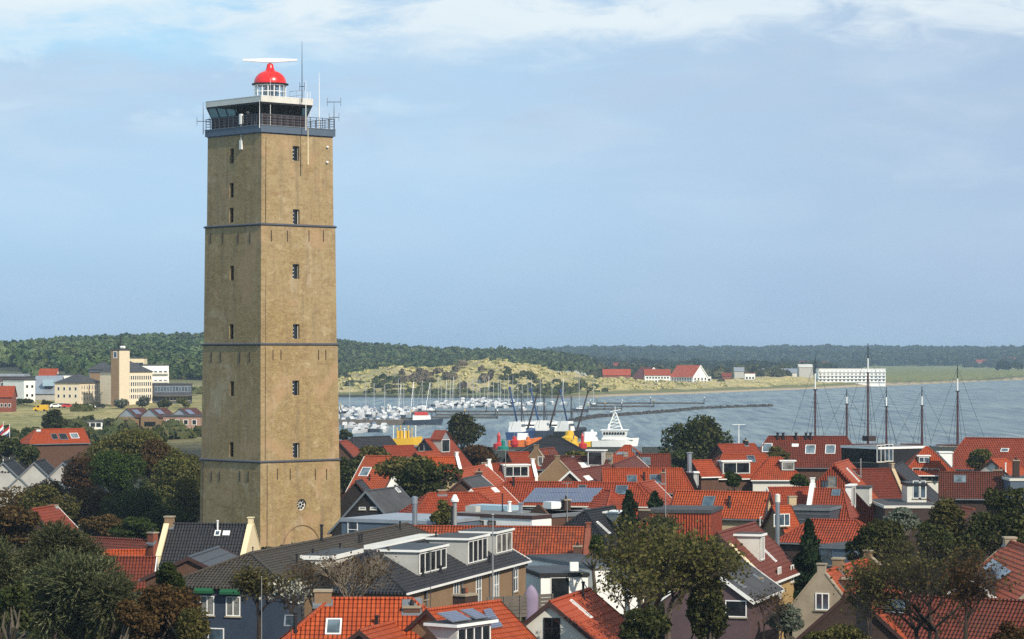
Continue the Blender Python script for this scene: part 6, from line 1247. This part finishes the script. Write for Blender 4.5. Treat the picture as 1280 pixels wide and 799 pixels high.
# ------------------------------------------------------------------ vegetation
rg = np.random.default_rng(11)
def unit(v): return v / np.maximum(np.linalg.norm(v, axis=1, keepdims=True), 1e-6)
def leaf_quads(c, out, size, aspect=1.6, flop=.9):
    """diamond leaf-clump faces round centres c, roughly facing out"""
    n = len(c); nr = unit(out * .7 + rg.normal(size=(n, 3)) * flop + np.array([0, 0, .35])); t = unit(np.cross(nr, rg.normal(size=(n, 3)))); b = np.cross(nr, t)
    s_ = size * rg.uniform(.6, 1.35, (n, 1)); a = t * s_ * aspect * .5; d = b * s_ * .5; k = nr * s_ * .12
    return np.stack([c - a - k, c - d * 1.0 + k, c + a - k, c + d * .9 + k], 1).reshape(-1, 3)
def lobes(cx, cz, rx, ry, rz, n, spread=.62, lo=.34, hi=.56):
    L = []
    for k in range(n):
        for _ in range(20):
            p = rg.uniform(-1, 1, 3)
            if (p * p).sum() < 1: break
        p = p * spread; r = rg.uniform(lo, hi) * (1 - .35 * max(0, p[2])); L.append((p * np.array([rx, ry, rz]) + np.array([0, 0, cz]), np.array([rx, ry, rz * .9]) * r))
    return L
def crown_pts(n, L, shell=.5, hole=.42, hs=1.0):
    per = np.array([l[1].prod() ** (2 / 3) for l in L]); per = (per / per.sum() * n * 1.6).astype(int) + 1; C = []; O = []
    for (c, r), k in zip(L, per):
        d = unit(rg.normal(size=(k, 3))); q = rg.uniform(0, 1, (k, 1)) ** (1 / (3 + 6 * shell)) * rg.uniform(.82, 1.12, (k, 1)); C.append(c + d * r * q); O.append(d)
    C = np.concatenate(C); O = np.concatenate(O)
    h = vnoise(C[:, 0] / hs + 7.3 * C[:, 2] / hs, C[:, 1] / hs - 3.1 * np.floor(C[:, 2] / hs * .8), 5); keep = h > hole * rg.uniform(.5, 1.2, len(C)); C, O = C[keep], O[keep]
    idx = rg.permutation(len(C))[:n]; return C[idx], O[idx]
def limb_mesh(h0, tops, r0, bark, root, name='trunk', n=6):
    """trunk up to h0, then limbs to the lobe centres"""
    mb = MB(); b = Vector((rg.normal() * .2, rg.normal() * .2, h0)); mb.tube([(0, 0, -1.2), (b.x * .3, b.y * .3, h0 * .5), b], [r0 * 1.25, r0, r0 * .8], n)
    for c in tops:
        c = Vector(c); m = b.lerp(c, .5) + Vector((rg.normal() * .4, rg.normal() * .4, -.1 * (c - b).length)); mb.tube([b, m, c], [r0 * .55, r0 * .36, r0 * .1], 5)
    return mb.build(name, bark, root)
def tree(name, label, px, pyt, wpx, Y, leafm='leaf_green', cat='tree', pyb=None, n=4000, size=.34, nl=9, hole=.42, base=.28, bark='bark', shell=.5, ry=None, group=None, zb=0.0, spread=.62, hs=1.1, lo=.34, hi=.56, trunk_r=None, flop=.9):
    p = far(px, Y, zb); top = zat(pyt, Y) - zb; rx = wpx / 2 * Y / FPX; low = (zat(pyb, Y) - zb) if pyb else top * base
    rz = (top - low) / 2; cz = (top + low) / 2; t = thing(name, label, cat, p, 0, group); L = lobes(0, cz, rx, ry or rx, rz, nl, spread, lo, hi)
    C, O = crown_pts(n, L, shell, hole, hs); np_mesh('crown', leaf_quads(C, O, size, flop=flop), 4, leafm, t)
    limb_mesh(max(low * .9, .8), [l[0] for l in L], trunk_r or max(.12, top * .022), bark, t); return t
def conifer(name, label, px, pyt, wpx, Y, n=3500, size=.22, leafm='leaf_conifer', zb=0.0, low=.06):
    p = far(px, Y, zb); top = zat(pyt, Y) - zb; rx = wpx / 2 * Y / FPX; t = thing(name, label, 'conifer', p)
    f = rg.uniform(0, 1, n) ** 1.5; lay = .78 + .22 * np.sin(f * top * 4.2 + rg.uniform(-.5, .5, n)); r = rx * 1.25 * (1 - f) ** .7 * lay * rg.uniform(0, 1, n) ** .4 + .08; a = rg.uniform(0, 2 * np.pi, n); r *= .85 + .25 * np.sin(a * 3 + f * 9)
    C = np.stack([r * np.cos(a), r * np.sin(a), top * (low + (1 - low) * f) - r * .22], 1); O = np.stack([np.cos(a), np.sin(a), -.3 + 0 * a], 1)
    np_mesh('crown', leaf_quads(C, O, size, 2.4), 4, leafm, t); mb = MB(); mb.tube([(0, 0, -.5), (0, 0, top * .97)], [rx * .12 + .06, .02], 6); mb.build('trunk', 'bark_dark', t); return t
def spray_tree(name, label, px, pyt, wpx, Y, n=2600, leafm='leaf_willow', pyb=None, ln=.85, zb=0, nl=10):
    """tree of long narrow leaves on arching sprays"""
    p = far(px, Y, zb); top = zat(pyt, Y) - zb; rx = wpx / 2 * Y / FPX; low = zat(pyb, Y) - zb if pyb else top * .15; rz = (top - low) / 2; cz = (top + low) / 2
    t = thing(name, label, 'tree', p); L = lobes(0, cz, rx, rx * .8, rz, nl, .66, .34, .5); C, O = crown_pts(n, L, .7, .30, 1.4); n = len(C)
    d = unit(O + np.array([0, 0, .45]) + rg.normal(size=(n, 3)) * .35); V = []
    side = unit(np.cross(d, rg.normal(size=(n, 3)))); l = ln * rg.uniform(.6, 1.3, (n, 1)); w_ = .035 * rg.uniform(.7, 1.4, (n, 1)); dn = np.array([0, 0, -1.0])
    prev = C; 
    for k in range(3):
        f = (k + 1) / 3; q = C + d * l * f + dn * l * .28 * f * f; V.append(np.stack([prev - side * w_, prev + side * w_, q + side * w_ * (1.1 - f * .8), q - side * w_ * (1.1 - f * .8)], 1))
        # leaflets either side of the stem
        for s2 in (-1, 1):
            e = q + side * s2 * .16 * ln + d * .12 * ln + rg.normal(size=(n, 3)) * .03; m = (prev + q) / 2; u_ = unit(np.cross(e - m, d)) * .035
            V.append(np.stack([m - u_ * .3, (m + e) / 2 - u_, e, (m + e) / 2 + u_], 1))
        prev = q
    np_mesh('crown', np.concatenate(V).reshape(-1, 3), 4, leafm, t); limb_mesh(max(low, 1.0), [l_[0] for l_ in L], top * .022, 'bark_dark', t); return t
def branch_tree(name, label, px, pyt, wpx, Y, leafm='leaf_brown', leaves=900, lsize=.16, depth=5, bark='bark_dark', stems=1, r0=.16, zb=0, spread=.5, pyfork=None, taper=.66, seed=1, fork=3, keepz=0.0, lean=.35):
    """tree whose branches show: forked twigs with thin foliage"""
    r = random.Random(seed); p = far(px, Y, zb); top = zat(pyt, Y) - zb; rx = wpx / 2 * Y / FPX; t = thing(name, label, 'tree', p); mb = MB(); tips = []
    h0 = (zat(pyfork, Y) - zb) if pyfork else top * .3
    def grow(a, d, ln, rad, k):
        b = a + d * ln; m = a.lerp(b, .5) + Vector((r.gauss(0, .06), r.gauss(0, .06), r.gauss(0, .04))) * ln
        mb.tube([a, m, b], [rad, rad * .85, rad * taper], 5 if rad > .05 else 3, 0, False)
        if k <= 2: tips.append((b, d)); tips.append((m, d))
        if k == 0: return
        for _ in range(fork if k > 1 else 2):
            v = (d + Vector((r.gauss(0, spread), r.gauss(0, spread), r.gauss(.08, spread * .7)))).normalized()
            grow(b if r.random() < .7 else m, v, ln * r.uniform(.62, .88), rad * taper * r.uniform(.7, 1), k - 1)
    q = .70; tot = sum(q ** i for i in range(depth + 1)); ln = (top - h0) / tot * 1.18
    for s_ in range(stems):
        o = Vector((r.gauss(0, .5), r.gauss(0, .5), 0)) * (stems > 1); a = o + Vector((r.gauss(0, .2) + o.x * .5, r.gauss(0, .2), h0)); mb.tube([o - Vector((0, 0, 1)), o.lerp(a, .5) + Vector((r.gauss(0, .12), 0, 0)), a], [r0 * 1.2, r0, r0 * .85], 6)
        for _ in range(max(2, fork)):
            ang = r.uniform(0, 6.28); v = Vector((math.cos(ang) * lean * rx / max(top - h0, 1) * 2.4, math.sin(ang) * lean * rx / max(top - h0, 1) * 2.0, 1)).normalized(); grow(a, v, ln, r0 * .7, depth)
    V = np.array(mb.v); 
    # fit the crown to its width and height
    up = V[:, 2] > h0; sx = rx / max(np.percentile(np.abs(V[up, 0]), 96), .1); sz = (top - h0) / max(np.percentile(V[up, 2], 99) - h0, .1)
    def fit(x, y, z): 
        f = min(max((z - h0) / max((top - h0) * .25, .1), 0), 1); return (x * (1 + (sx - 1) * f), y * (1 + (sx - 1) * f), h0 + (z - h0) * sz if z > h0 else z)
    mb.v = [fit(*v) for v in mb.v]; mb.build('branches', bark, t)
    if leaves:
        T = np.array([fit(*b) for b, d in tips]); i = rg.integers(0, len(T), leaves); C = T[i] + rg.normal(size=(leaves, 3)) * lsize * 1.6; np_mesh('crown', leaf_quads(C, rg.normal(size=(leaves, 3)), lsize, 1.5), 4, leafm, t)
    return t
# left: long-leaved trees, shrubs
spray_tree('long_leaved_tree', 'big dark tree with arching pale edged leaf sprays, lowest of the clump', 100, 690, 150, 158, 3200, pyb=805)
spray_tree('long_leaved_tree', 'dark arching leaved tree behind the lowest one, below the small red roof', 66, 648, 112, 170, 2600, pyb=745)
spray_tree('long_leaved_tree', 'arching leaved tree cut by the picture edge', 0, 668, 60, 166, 1500, pyb=770)
spray_tree('long_leaved_tree', 'arching leaved tree leaning over the dark red roof with white bargeboard', 140, 712, 76, 155, 1700, pyb=812)
tree('orange_shrub', 'brown leaved shrub hiding the white wall beside the arching trees', 166, 738, 66, 150, 'leaf_brown', 'shrub', 815, 5200, .15, 11, hole=.48, hs=.6)
tree('orange_shrub', 'olive-brown shrub in the lower picture edge between arching tree and dark blue wall', 240, 752, 52, 150, 'leaf_olive', 'shrub', 818, 3200, .15, 9, hole=.5, hs=.6)
tree('white_flowered_shrub', 'shrub with white flowers beside the lowest arching tree', 20, 726, 46, 150, 'leaf_dark', 'shrub', 790, 2400, .18, 7)
np_mesh('flowers', leaf_quads(*crown_pts(110, [(np.array([0, -.6, 4.2]), np.array([.9, .7, .7]))], .6, .2), .16), 4, 'leaf_white', bpy.data.objects['white_flowered_shrub'])
tree('brown_leaved_tree', 'brown leaved tree at the picture edge above the arching trees', 14, 624, 90, 250, 'leaf_brown', pyb=690, n=4200, size=.28)
tree('orange_shrub', 'orange-brown leaved shrub before the dark blue wall', 212, 708, 88, 152, 'leaf_brown', 'shrub', 812, 8500, .16, 14, hole=.5, hs=.7)
tree('orange_shrub', 'thin orange-brown tree top rising behind the orange-brown shrub', 188, 722, 60, 160, 'leaf_brown', 'shrub', 800, 3200, .16, 10, hole=.6, hs=.7)
tree('green_bush', 'dense green bush between orange shrub and dark metal shed roof', 213, 694, 50, 186, 'leaf_green', 'shrub', 760, 5200, .17, 8)
# tree mass left of the tower
for a in (('olive crowned tree at the top of the tree mass', 158, 527, 120, 400, 'leaf_olive', 600, 5200, .36), ('green crowned tree in the middle of the tree mass', 146, 556, 74, 372, 'leaf_green', 625, 3600, .30),
          ('grey-brown thinning tree touching the lighthouse wall', 222, 548, 80, 362, 'leaf_olive', 655, 4600, .30), ('rust brown tree above the little red gabled roof', 112, 592, 74, 345, 'leaf_brown', 668, 4200, .30),
          ('dark green tree at the foot of the tree mass', 168, 604, 90, 338, 'leaf_dark', 672, 5000, .30), ('dark tree in the gap before the lighthouse wall', 228, 588, 62, 330, 'leaf_olive', 675, 4200, .28),
          ('brown tree behind the cafe gables', 62, 596, 70, 352, 'leaf_brown', 655, 3200, .30), ('dark tree over the orange roof end', 118, 545, 64, 420, 'leaf_olive', 610, 2600, .34), ('brown crowned tree behind the green one in the mass', 196, 545, 60, 395, 'leaf_brown', 600, 2600, .34)):
    tree('broadleaf_tree', a[0], a[1], a[2], a[3], a[4], a[5], pyb=a[6], n=int(a[7] * 1.9), size=a[8] * .72, nl=16, hole=.45, group='trees in the mass left of the lighthouse', bark='bark_dark')
for a in (('dark bushy tree at the foot of the lighthouse wall', 205, 625, 80, 322, 'leaf_dark', 676, 5200, .28), ('rust brown low tree over the dusty red roof', 130, 640, 70, 318, 'leaf_brown', 680, 3600, .26), ('dark low tree left of the cream gabled roof', 170, 645, 60, 300, 'leaf_green', 682, 3400, .25),
          ('dark grey-green tree high in the mass beside the lighthouse edge', 236, 560, 50, 372, 'leaf_olive', 640, 3000, .3), ('dark tree between the orange roof and olive crown', 100, 560, 60, 392, 'leaf_brown', 628, 3600, .32), ('dark green tree right of the cafe gables', 92, 612, 50, 352, 'leaf_dark', 664, 2800, .3),
          ('brown bush before the cafe row', 34, 599, 96, 318, 'leaf_brown', 655, 2600, .28), ('olive tree at the right shoulder of the mass', 190, 532, 60, 415, 'leaf_olive', 600, 2600, .36)):
    tree('broadleaf_tree', a[0], a[1], a[2], a[3], a[4], a[5], pyb=a[6], n=int(a[7] * 1.9), size=a[8] * .72, nl=14, hole=.42, group='trees in the mass left of the lighthouse', bark='bark_dark')
tree('broadleaf_tree', 'dark tree below the white verge of the hidden red roof', 1212, 664, 56, 214, 'leaf_dark', pyb=735, n=4600, size=.2, nl=11)
tree('round_tree', 'round dark tree standing alone in the dune grass', 67, 511, 36, 640, 'leaf_dark', pyb=540, n=2200, size=.45, zb=.6); tree('broadleaf_tree', 'dark tree at the picture edge beside the orange roof', 8, 541, 56, 470, 'leaf_dark', pyb=575, n=2600, size=.4)
tree('broadleaf_tree', 'dark bush tree left of the orange roof with skylights', 40, 552, 40, 440, 'leaf_dark', pyb=585, n=1800, size=.35)
# thin trees before the dark blue house and slate roofs
branch_tree('thin_tree', 'thin olive leaved tree before the dark blue wall', 322, 712, 84, 172, 'leaf_olive', 1700, .15, 5, seed=5, pyfork=775)
branch_tree('white_flower_tree', 'thin tree with white seed heads at the dark blue house corner', 360, 728, 44, 170, 'leaf_white', 130, .15, 4, seed=8, pyfork=770)
branch_tree('bare_tree', 'bare brown twigged tree in front of the grey-brown roof', 398, 700, 70, 176, 'leaf_brown', 700, .12, 5, stems=3, seed=3, bark='bark', pyfork=760, r0=.09, spread=.36)
branch_tree('bare_tree', 'bare pale stemmed tree in front of the slate roof hip', 447, 694, 84, 174, 'leaf_brown', 800, .12, 5, stems=4, seed=4, bark='bark_pale', pyfork=752, r0=.085, spread=.36)
# right of the tower
tree('broadleaf_tree', 'grey-green spreading tree before the orange white-verged roof', 508, 562, 90, 350, 'leaf_olive', pyb=612, n=3600, size=.32, nl=12, hole=.55); tree('round_tree', 'rounded dark olive tree before the pointed white gable', 538, 574, 92, 325, 'leaf_dark', pyb=628, n=6000, size=.3, nl=14)
tree('broadleaf_tree', 'tall brown tree standing before the marina', 574, 514, 64, 560, 'leaf_dark', pyb=566, n=3600, size=.45, nl=12); tree('broadleaf_tree', 'rust brown tree right below the marina tree', 592, 548, 70, 450, 'leaf_brown', pyb=590, n=3600, size=.38, nl=12); tree('broadleaf_tree', 'brown tree left of the tall marina tree', 558, 536, 36, 530, 'leaf_brown', pyb=566, n=1400, size=.4)
tree('broadleaf_tree', 'olive tree between the grey hipped roof and orange roof', 465, 556, 56, 400, 'leaf_olive', pyb=585, n=2200, size=.34); tree('broadleaf_tree', 'dark tree against the lighthouse edge below the red corner roofs', 434, 566, 38, 390, 'leaf_dark', pyb=612, n=2200, size=.32); tree('broadleaf_tree', 'dark bush at the lighthouse edge before the marina', 430, 535, 22, 640, 'leaf_dark', pyb=552, n=700, size=.5)
tree('small_tree', 'small bushy tree between the flue pipes', 551, 621, 38, 255, 'leaf_olive', pyb=665, n=2600, size=.2, nl=9)
tree('lone_tree', 'large lone round tree standing before the open bay', 868, 513, 96, 470, 'leaf_dark', pyb=592, n=6500, size=.42, nl=18, hole=.48, bark='bark_dark'); tree('broadleaf_tree', 'dark low tree below the large lone tree', 846, 556, 62, 455, 'leaf_dark', pyb=592, n=2600, size=.38)
tree('shrub', 'olive shrub before the vented warehouse roof', 972, 556, 42, 395, 'leaf_olive', 'shrub', 585, 1800, .32); tree('shrub', 'green bush below the double dormer window', 915, 588, 28, 318, 'leaf_green', 'shrub', 612, 1500, .24); tree('shrub', 'dark green bush before the white dormers', 1001, 590, 26, 318, 'leaf_green', 'shrub', 612, 1300, .24); tree('shrub', 'olive hedge before the harbour shed', 722, 562, 38, 400, 'leaf_olive', 'shrub', 578, 1000, .35); tree('shrub', 'olive hedge left of the red pyramid roof', 758, 564, 26, 420, 'leaf_olive', 'shrub', 578, 800, .35)
conifer('conifer', 'pointed conifer between the cross wing and dark roofs', 786, 614, 62, 262, 3600, .24); conifer('conifer', 'broad conifer beside the bright orange roof', 818, 615, 70, 268, 2800, .26); conifer('conifer', 'tall dark conifer between plum roof and grey annexe', 1011, 650, 66, 212, 6500, .2)
tree('shrub', 'light green shrub beside the orange strip roof', 746, 655, 26, 222, 'leaf_green', 'shrub', 705, 1800, .17)
spray_tree('long_leaved_bush', 'grey-green leafy bush before the steep tiled mansard', 829, 636, 32, 226, 700, pyb=680, ln=.8)
# big tree in the middle
branch_tree('big_tree', 'big open crowned tree with pale trunk in the middle front', 824, 664, 164, 166, 'leaf_olive', 10000, .17, 6, stems=3, seed=12, bark='bark', pyfork=762, r0=.2, spread=.40, fork=3, lean=.5)
tree('tree_crown', 'olive leaved tree tucked behind the big pale trunked tree', 800, 668, 116, 176, 'leaf_dark', pyb=735, n=4200, size=.17, nl=14, hole=.58, hs=.8, bark='bark_pale')
branch_tree('thin_tree', 'thin leaning tree before the white workshop wall', 785, 708, 70, 160, 'leaf_olive', 900, .15, 5, seed=21, bark='bark', pyfork=775, r0=.1)
tree('evergreen', 'dense dark evergreen right of the big pale trunked tree', 884, 712, 58, 172, 'leaf_dark', pyb=812, n=8000, size=.17, nl=12, hole=.3)
tree('evergreen', 'low dark evergreen at the foot of the big tree', 806, 752, 70, 158, 'leaf_dark', pyb=815, n=4000, size=.17, nl=9)
# right side
tree('round_tree', 'large dark green tree beside the grey flat annexe', 1098, 642, 84, 216, 'leaf_dark', pyb=722, n=8000, size=.2, nl=14, hole=.35); tree('silver_tree', 'silvery leaved tree above the large dark green one', 1128, 628, 54, 245, 'leaf_silver', pyb=668, n=3400, size=.2, nl=9, hole=.5)
tree('broadleaf_tree', 'dark brownish tree below the brown skylight roof', 1180, 612, 66, 232, 'leaf_olive', pyb=712, n=6500, size=.2, nl=14, hole=.4); tree('broadleaf_tree', 'dark tree behind the verge of the hidden red roof', 1165, 640, 60, 222, 'leaf_dark', pyb=720, n=4600, size=.2, nl=11); tree('big_dark_tree', 'big dark tree at the picture edge before the brown roof', 1256, 598, 92, 228, 'leaf_dark', pyb=702, n=9500, size=.22, nl=16, hole=.35)
tree('round_tree', 'round olive tree in front of the very long red roof', 1224, 556, 46, 395, 'leaf_olive', pyb=590, n=2600, size=.32, nl=9)
tree('shrub', 'brown-green bush right of the stone cottage', 1130, 690, 60, 196, 'leaf_olive', 'shrub', 745, 2600, .18, 9, hole=.55)
branch_tree('bare_tree', 'large bare brown tree spreading over the mossy roof', 1160, 676, 190, 150, 'leaf_olive', 2300, .12, 7, stems=3, seed=31, bark='bark_dark', pyfork=790, r0=.14, spread=.44, fork=3, lean=.55)
branch_tree('bare_tree', 'bare tree with brown leaf remnants before the orange edge roof', 1226, 694, 90, 146, 'leaf_brown', 1300, .13, 6, stems=2, seed=33, pyfork=780, r0=.11)
branch_tree('bare_tree', 'thin bare tree before the orange roof with black pots', 1096, 704, 64, 150, 'leaf_olive', 1300, .13, 6, stems=2, seed=35, pyfork=780, r0=.08)
tree('ivy_bush', 'pale flecked bush on the mossy roof edge below the stone cottage', 985, 748, 62, 165, 'leaf_silver', 'shrub', 800, 2600, .15, 9, hole=.6, hs=.6); tree('ivy_bush', 'olive bush at the lower picture edge before the mossy roof', 1050, 776, 90, 146, 'leaf_olive', 'shrub', 815, 4200, .15, 11, hole=.5, hs=.6); tree('ivy_bush', 'brownish bush in the lower corner below the orange edge roof', 1262, 772, 60, 142, 'leaf_brown', 'shrub', 818, 2600, .15, 9, hole=.5, hs=.6)
branch_tree('bare_tree', 'small bare shrub beside the mauve brick wall', 960, 735, 46, 164, 'leaf_brown', 260, .12, 5, stems=3, seed=41, pyfork=785, r0=.05)
# far woods: nobody could count them
def wood(name, pxr, Yr, step, hgt, rad, quads, leafm, cond=None, size=.30, seed=1):
    r = np.random.default_rng(seed); y0, y1 = Yr; Ym = (y0 + y1) / 2; W = (pxr[1] - pxr[0]) * Ym / FPX; n = int(W * (y1 - y0) / step ** 2); px = r.uniform(pxr[0], pxr[1], n); Y = r.uniform(y0, y1, n); x = (px - 640) / FPX * Y
    z = ground_z(x, Y)[0]
    if cond is not None: k = cond(px, Y, z, x); x, Y, z, px = x[k], Y[k], z[k], px[k]
    n = len(x); h = hgt * (.55 + .9 * r.uniform(0, 1, n) ** 1.3) * (.8 + .4 * vnoise(x / 60, Y / 60, 3)); rr = rad * r.uniform(.75, 1.3, n)
    d = unit(r.normal(size=(n, quads, 3)).reshape(-1, 3)).reshape(n, quads, 3); d[..., 2] = np.abs(d[..., 2]) * 1.0 - .12
    C = d * np.stack([rr, rr, h * .55], 1)[:, None, :] * r.uniform(.8, 1.12, (n, quads, 1)); C[..., 2] += (h * .45)[:, None]; C += np.stack([x, Y, z], 1)[:, None, :]
    s_ = (rr * size * 2)[:, None, None]; nr = unit((d + r.normal(size=d.shape) * .35).reshape(-1, 3)).reshape(d.shape); t = np.cross(nr, r.normal(size=d.shape)); t /= np.maximum(np.linalg.norm(t, axis=2, keepdims=True), 1e-5); b = np.cross(nr, t)
    V = np.stack([C - t * s_, C - b * s_ * .8, C + t * s_, C + b * s_ * .8], 2).reshape(-1, 3); o = np_mesh(name, V, 4, leafm); tag(o, kind='stuff'); return o
wood('hill_forest', (-160, 300), (1480, 2650), 7.2, 8.0, 3.5, 34, 'leaf_forest', lambda px, Y, z, x: (px < 300) & ((Y > 1750) | (fbm(x / 90, Y / 90, 3, 2) > .02)), seed=2)
wood('hill_forest', (405, 745), (2120, 2950), 7.4, 8.0, 3.6, 34, 'leaf_forest', lambda px, Y, z, x: (z > 1.5) & (Y > np.interp(px, SH_PX, SH_Y) + 330), seed=3)
wood('far_forest', (600, 1560), (4750, 6500), 19, 12, 9, 26, 'leaf_far', seed=4)
wood('hedgerow_woods', (700, 1500), (2900, 4700), 26, 9, 7, 34, 'leaf_far', lambda px, Y, z, x: (fbm(x / 160, Y / 220, 3, 8) > .05 + .12 * np.clip((px - 1040) / 60, 0, 1) * (Y < 3900)), seed=5)
wood('dune_shrubs', (405, 1000), (1700, 2150), 11, 2.0, 2.2, 22, 'leaf_shrub', lambda px, Y, z, x: (z > -2.4) & (Y > np.interp(px, SH_PX, SH_Y) + 55) & (Y < np.interp(px, SH_PX, SH_Y) + 330) & (fbm(x / 30, Y / 30, 4, 6) > .17 + .08 * np.clip((z - 6) / 8, 0, 1)) & ~((px > 745) & (px < 895)), seed=6)
wood('dune_thicket', (425, 575), (1780, 1850), 8, 3.8, 3.0, 30, 'leaf_shrub', lambda px, Y, z, x: (fbm(x / 40, Y / 60, 3, 16) > .17), seed=9)
wood('meadow_shrubs', (-120, 300), (620, 1500), 11, 2.2, 2.6, 26, 'leaf_shrub', lambda px, Y, z, x: (fbm(x / 36, Y / 50, 4, 26) > .08) & ~((Y > 950) & (Y < 1160)), seed=7)
wood('marram_grass', (405, 1010), (1760, 2080), 8.5, .9, 1.7, 14, 'leaf_marram', lambda px, Y, z, x: (z > -2) & (Y > np.interp(px, SH_PX, SH_Y) + 60), seed=8)
wood('beach_wood', (560, 990), (2230, 2700), 17, 7, 5.5, 40, 'leaf_shrub', lambda px, Y, z, x: (px > 640) & (Y > np.interp(px, SH_PX, SH_Y) + 330) & (fbm(x / 70, Y / 70, 3, 19) > -.06), seed=10)
wood('garden_undergrowth', (-150, 1450), (125, 560), 6.5, 2.1, 1.3, 60, 'leaf_dark', size=.16, seed=12)
wood('dune_foot_shrubs', (405, 760), (1700, 1960), 8, 2.4, 2.4, 24, 'leaf_shrub', lambda px, Y, z, x: (Y > np.interp(px, SH_PX, SH_Y) + 34) & (Y < np.interp(px, SH_PX, SH_Y) + 105) & (fbm(x / 22, Y / 26, 4, 36) > .0), seed=14)
wood('bare_thicket', (500, 640), (1740, 1860), 6.5, 4.2, 2.6, 30, 'leaf_thicket', lambda px, Y, z, x: (Y > np.interp(px, SH_PX, SH_Y) + 70) & (fbm(x / 26, Y / 30, 3, 46) > .15), seed=15)
wood('pale_thicket', (640, 740), (2000, 2140), 8, 4.5, 3.0, 30, 'leaf_white', lambda px, Y, z, x: (fbm(x / 30, Y / 40, 3, 56) > .10), seed=16)
tree('broadleaf_tree', 'brown-green bush hiding the feet of the white gabled cafes', 56, 604, 84, 306, 'leaf_olive', pyb=660, n=4200, size=.22, nl=12, hole=.5, bark='bark_dark')
for k, (x, y, w_, l) in enumerate(((150, 500, 26, 'pale shrub at the foot of the slim brick tower'), (178, 498, 30, 'pale feathery shrub before the long cream wing'), (205, 500, 24, 'dark shrub before the glass pavilion'), (30, 500, 26, 'dark hedge bush before the white cube building'), (58, 500, 18, 'dark hedge bush before the metal roofed hall'), (232, 500, 26, 'olive shrub beside the lighthouse edge on the dune'))):
    zb_ = float(ground_z([(x - 640) / FPX * 965], [965])[0][0]); tree('shrub', l, x, y - 3, w_, 965, ('leaf_silver', 'leaf_silver', 'leaf_dark', 'leaf_dark', 'leaf_dark', 'leaf_olive')[k], 'shrub', pyb=YH + (HC - zb_) * FPX / 965, n=500, size=.7, nl=6, zb=zb_)
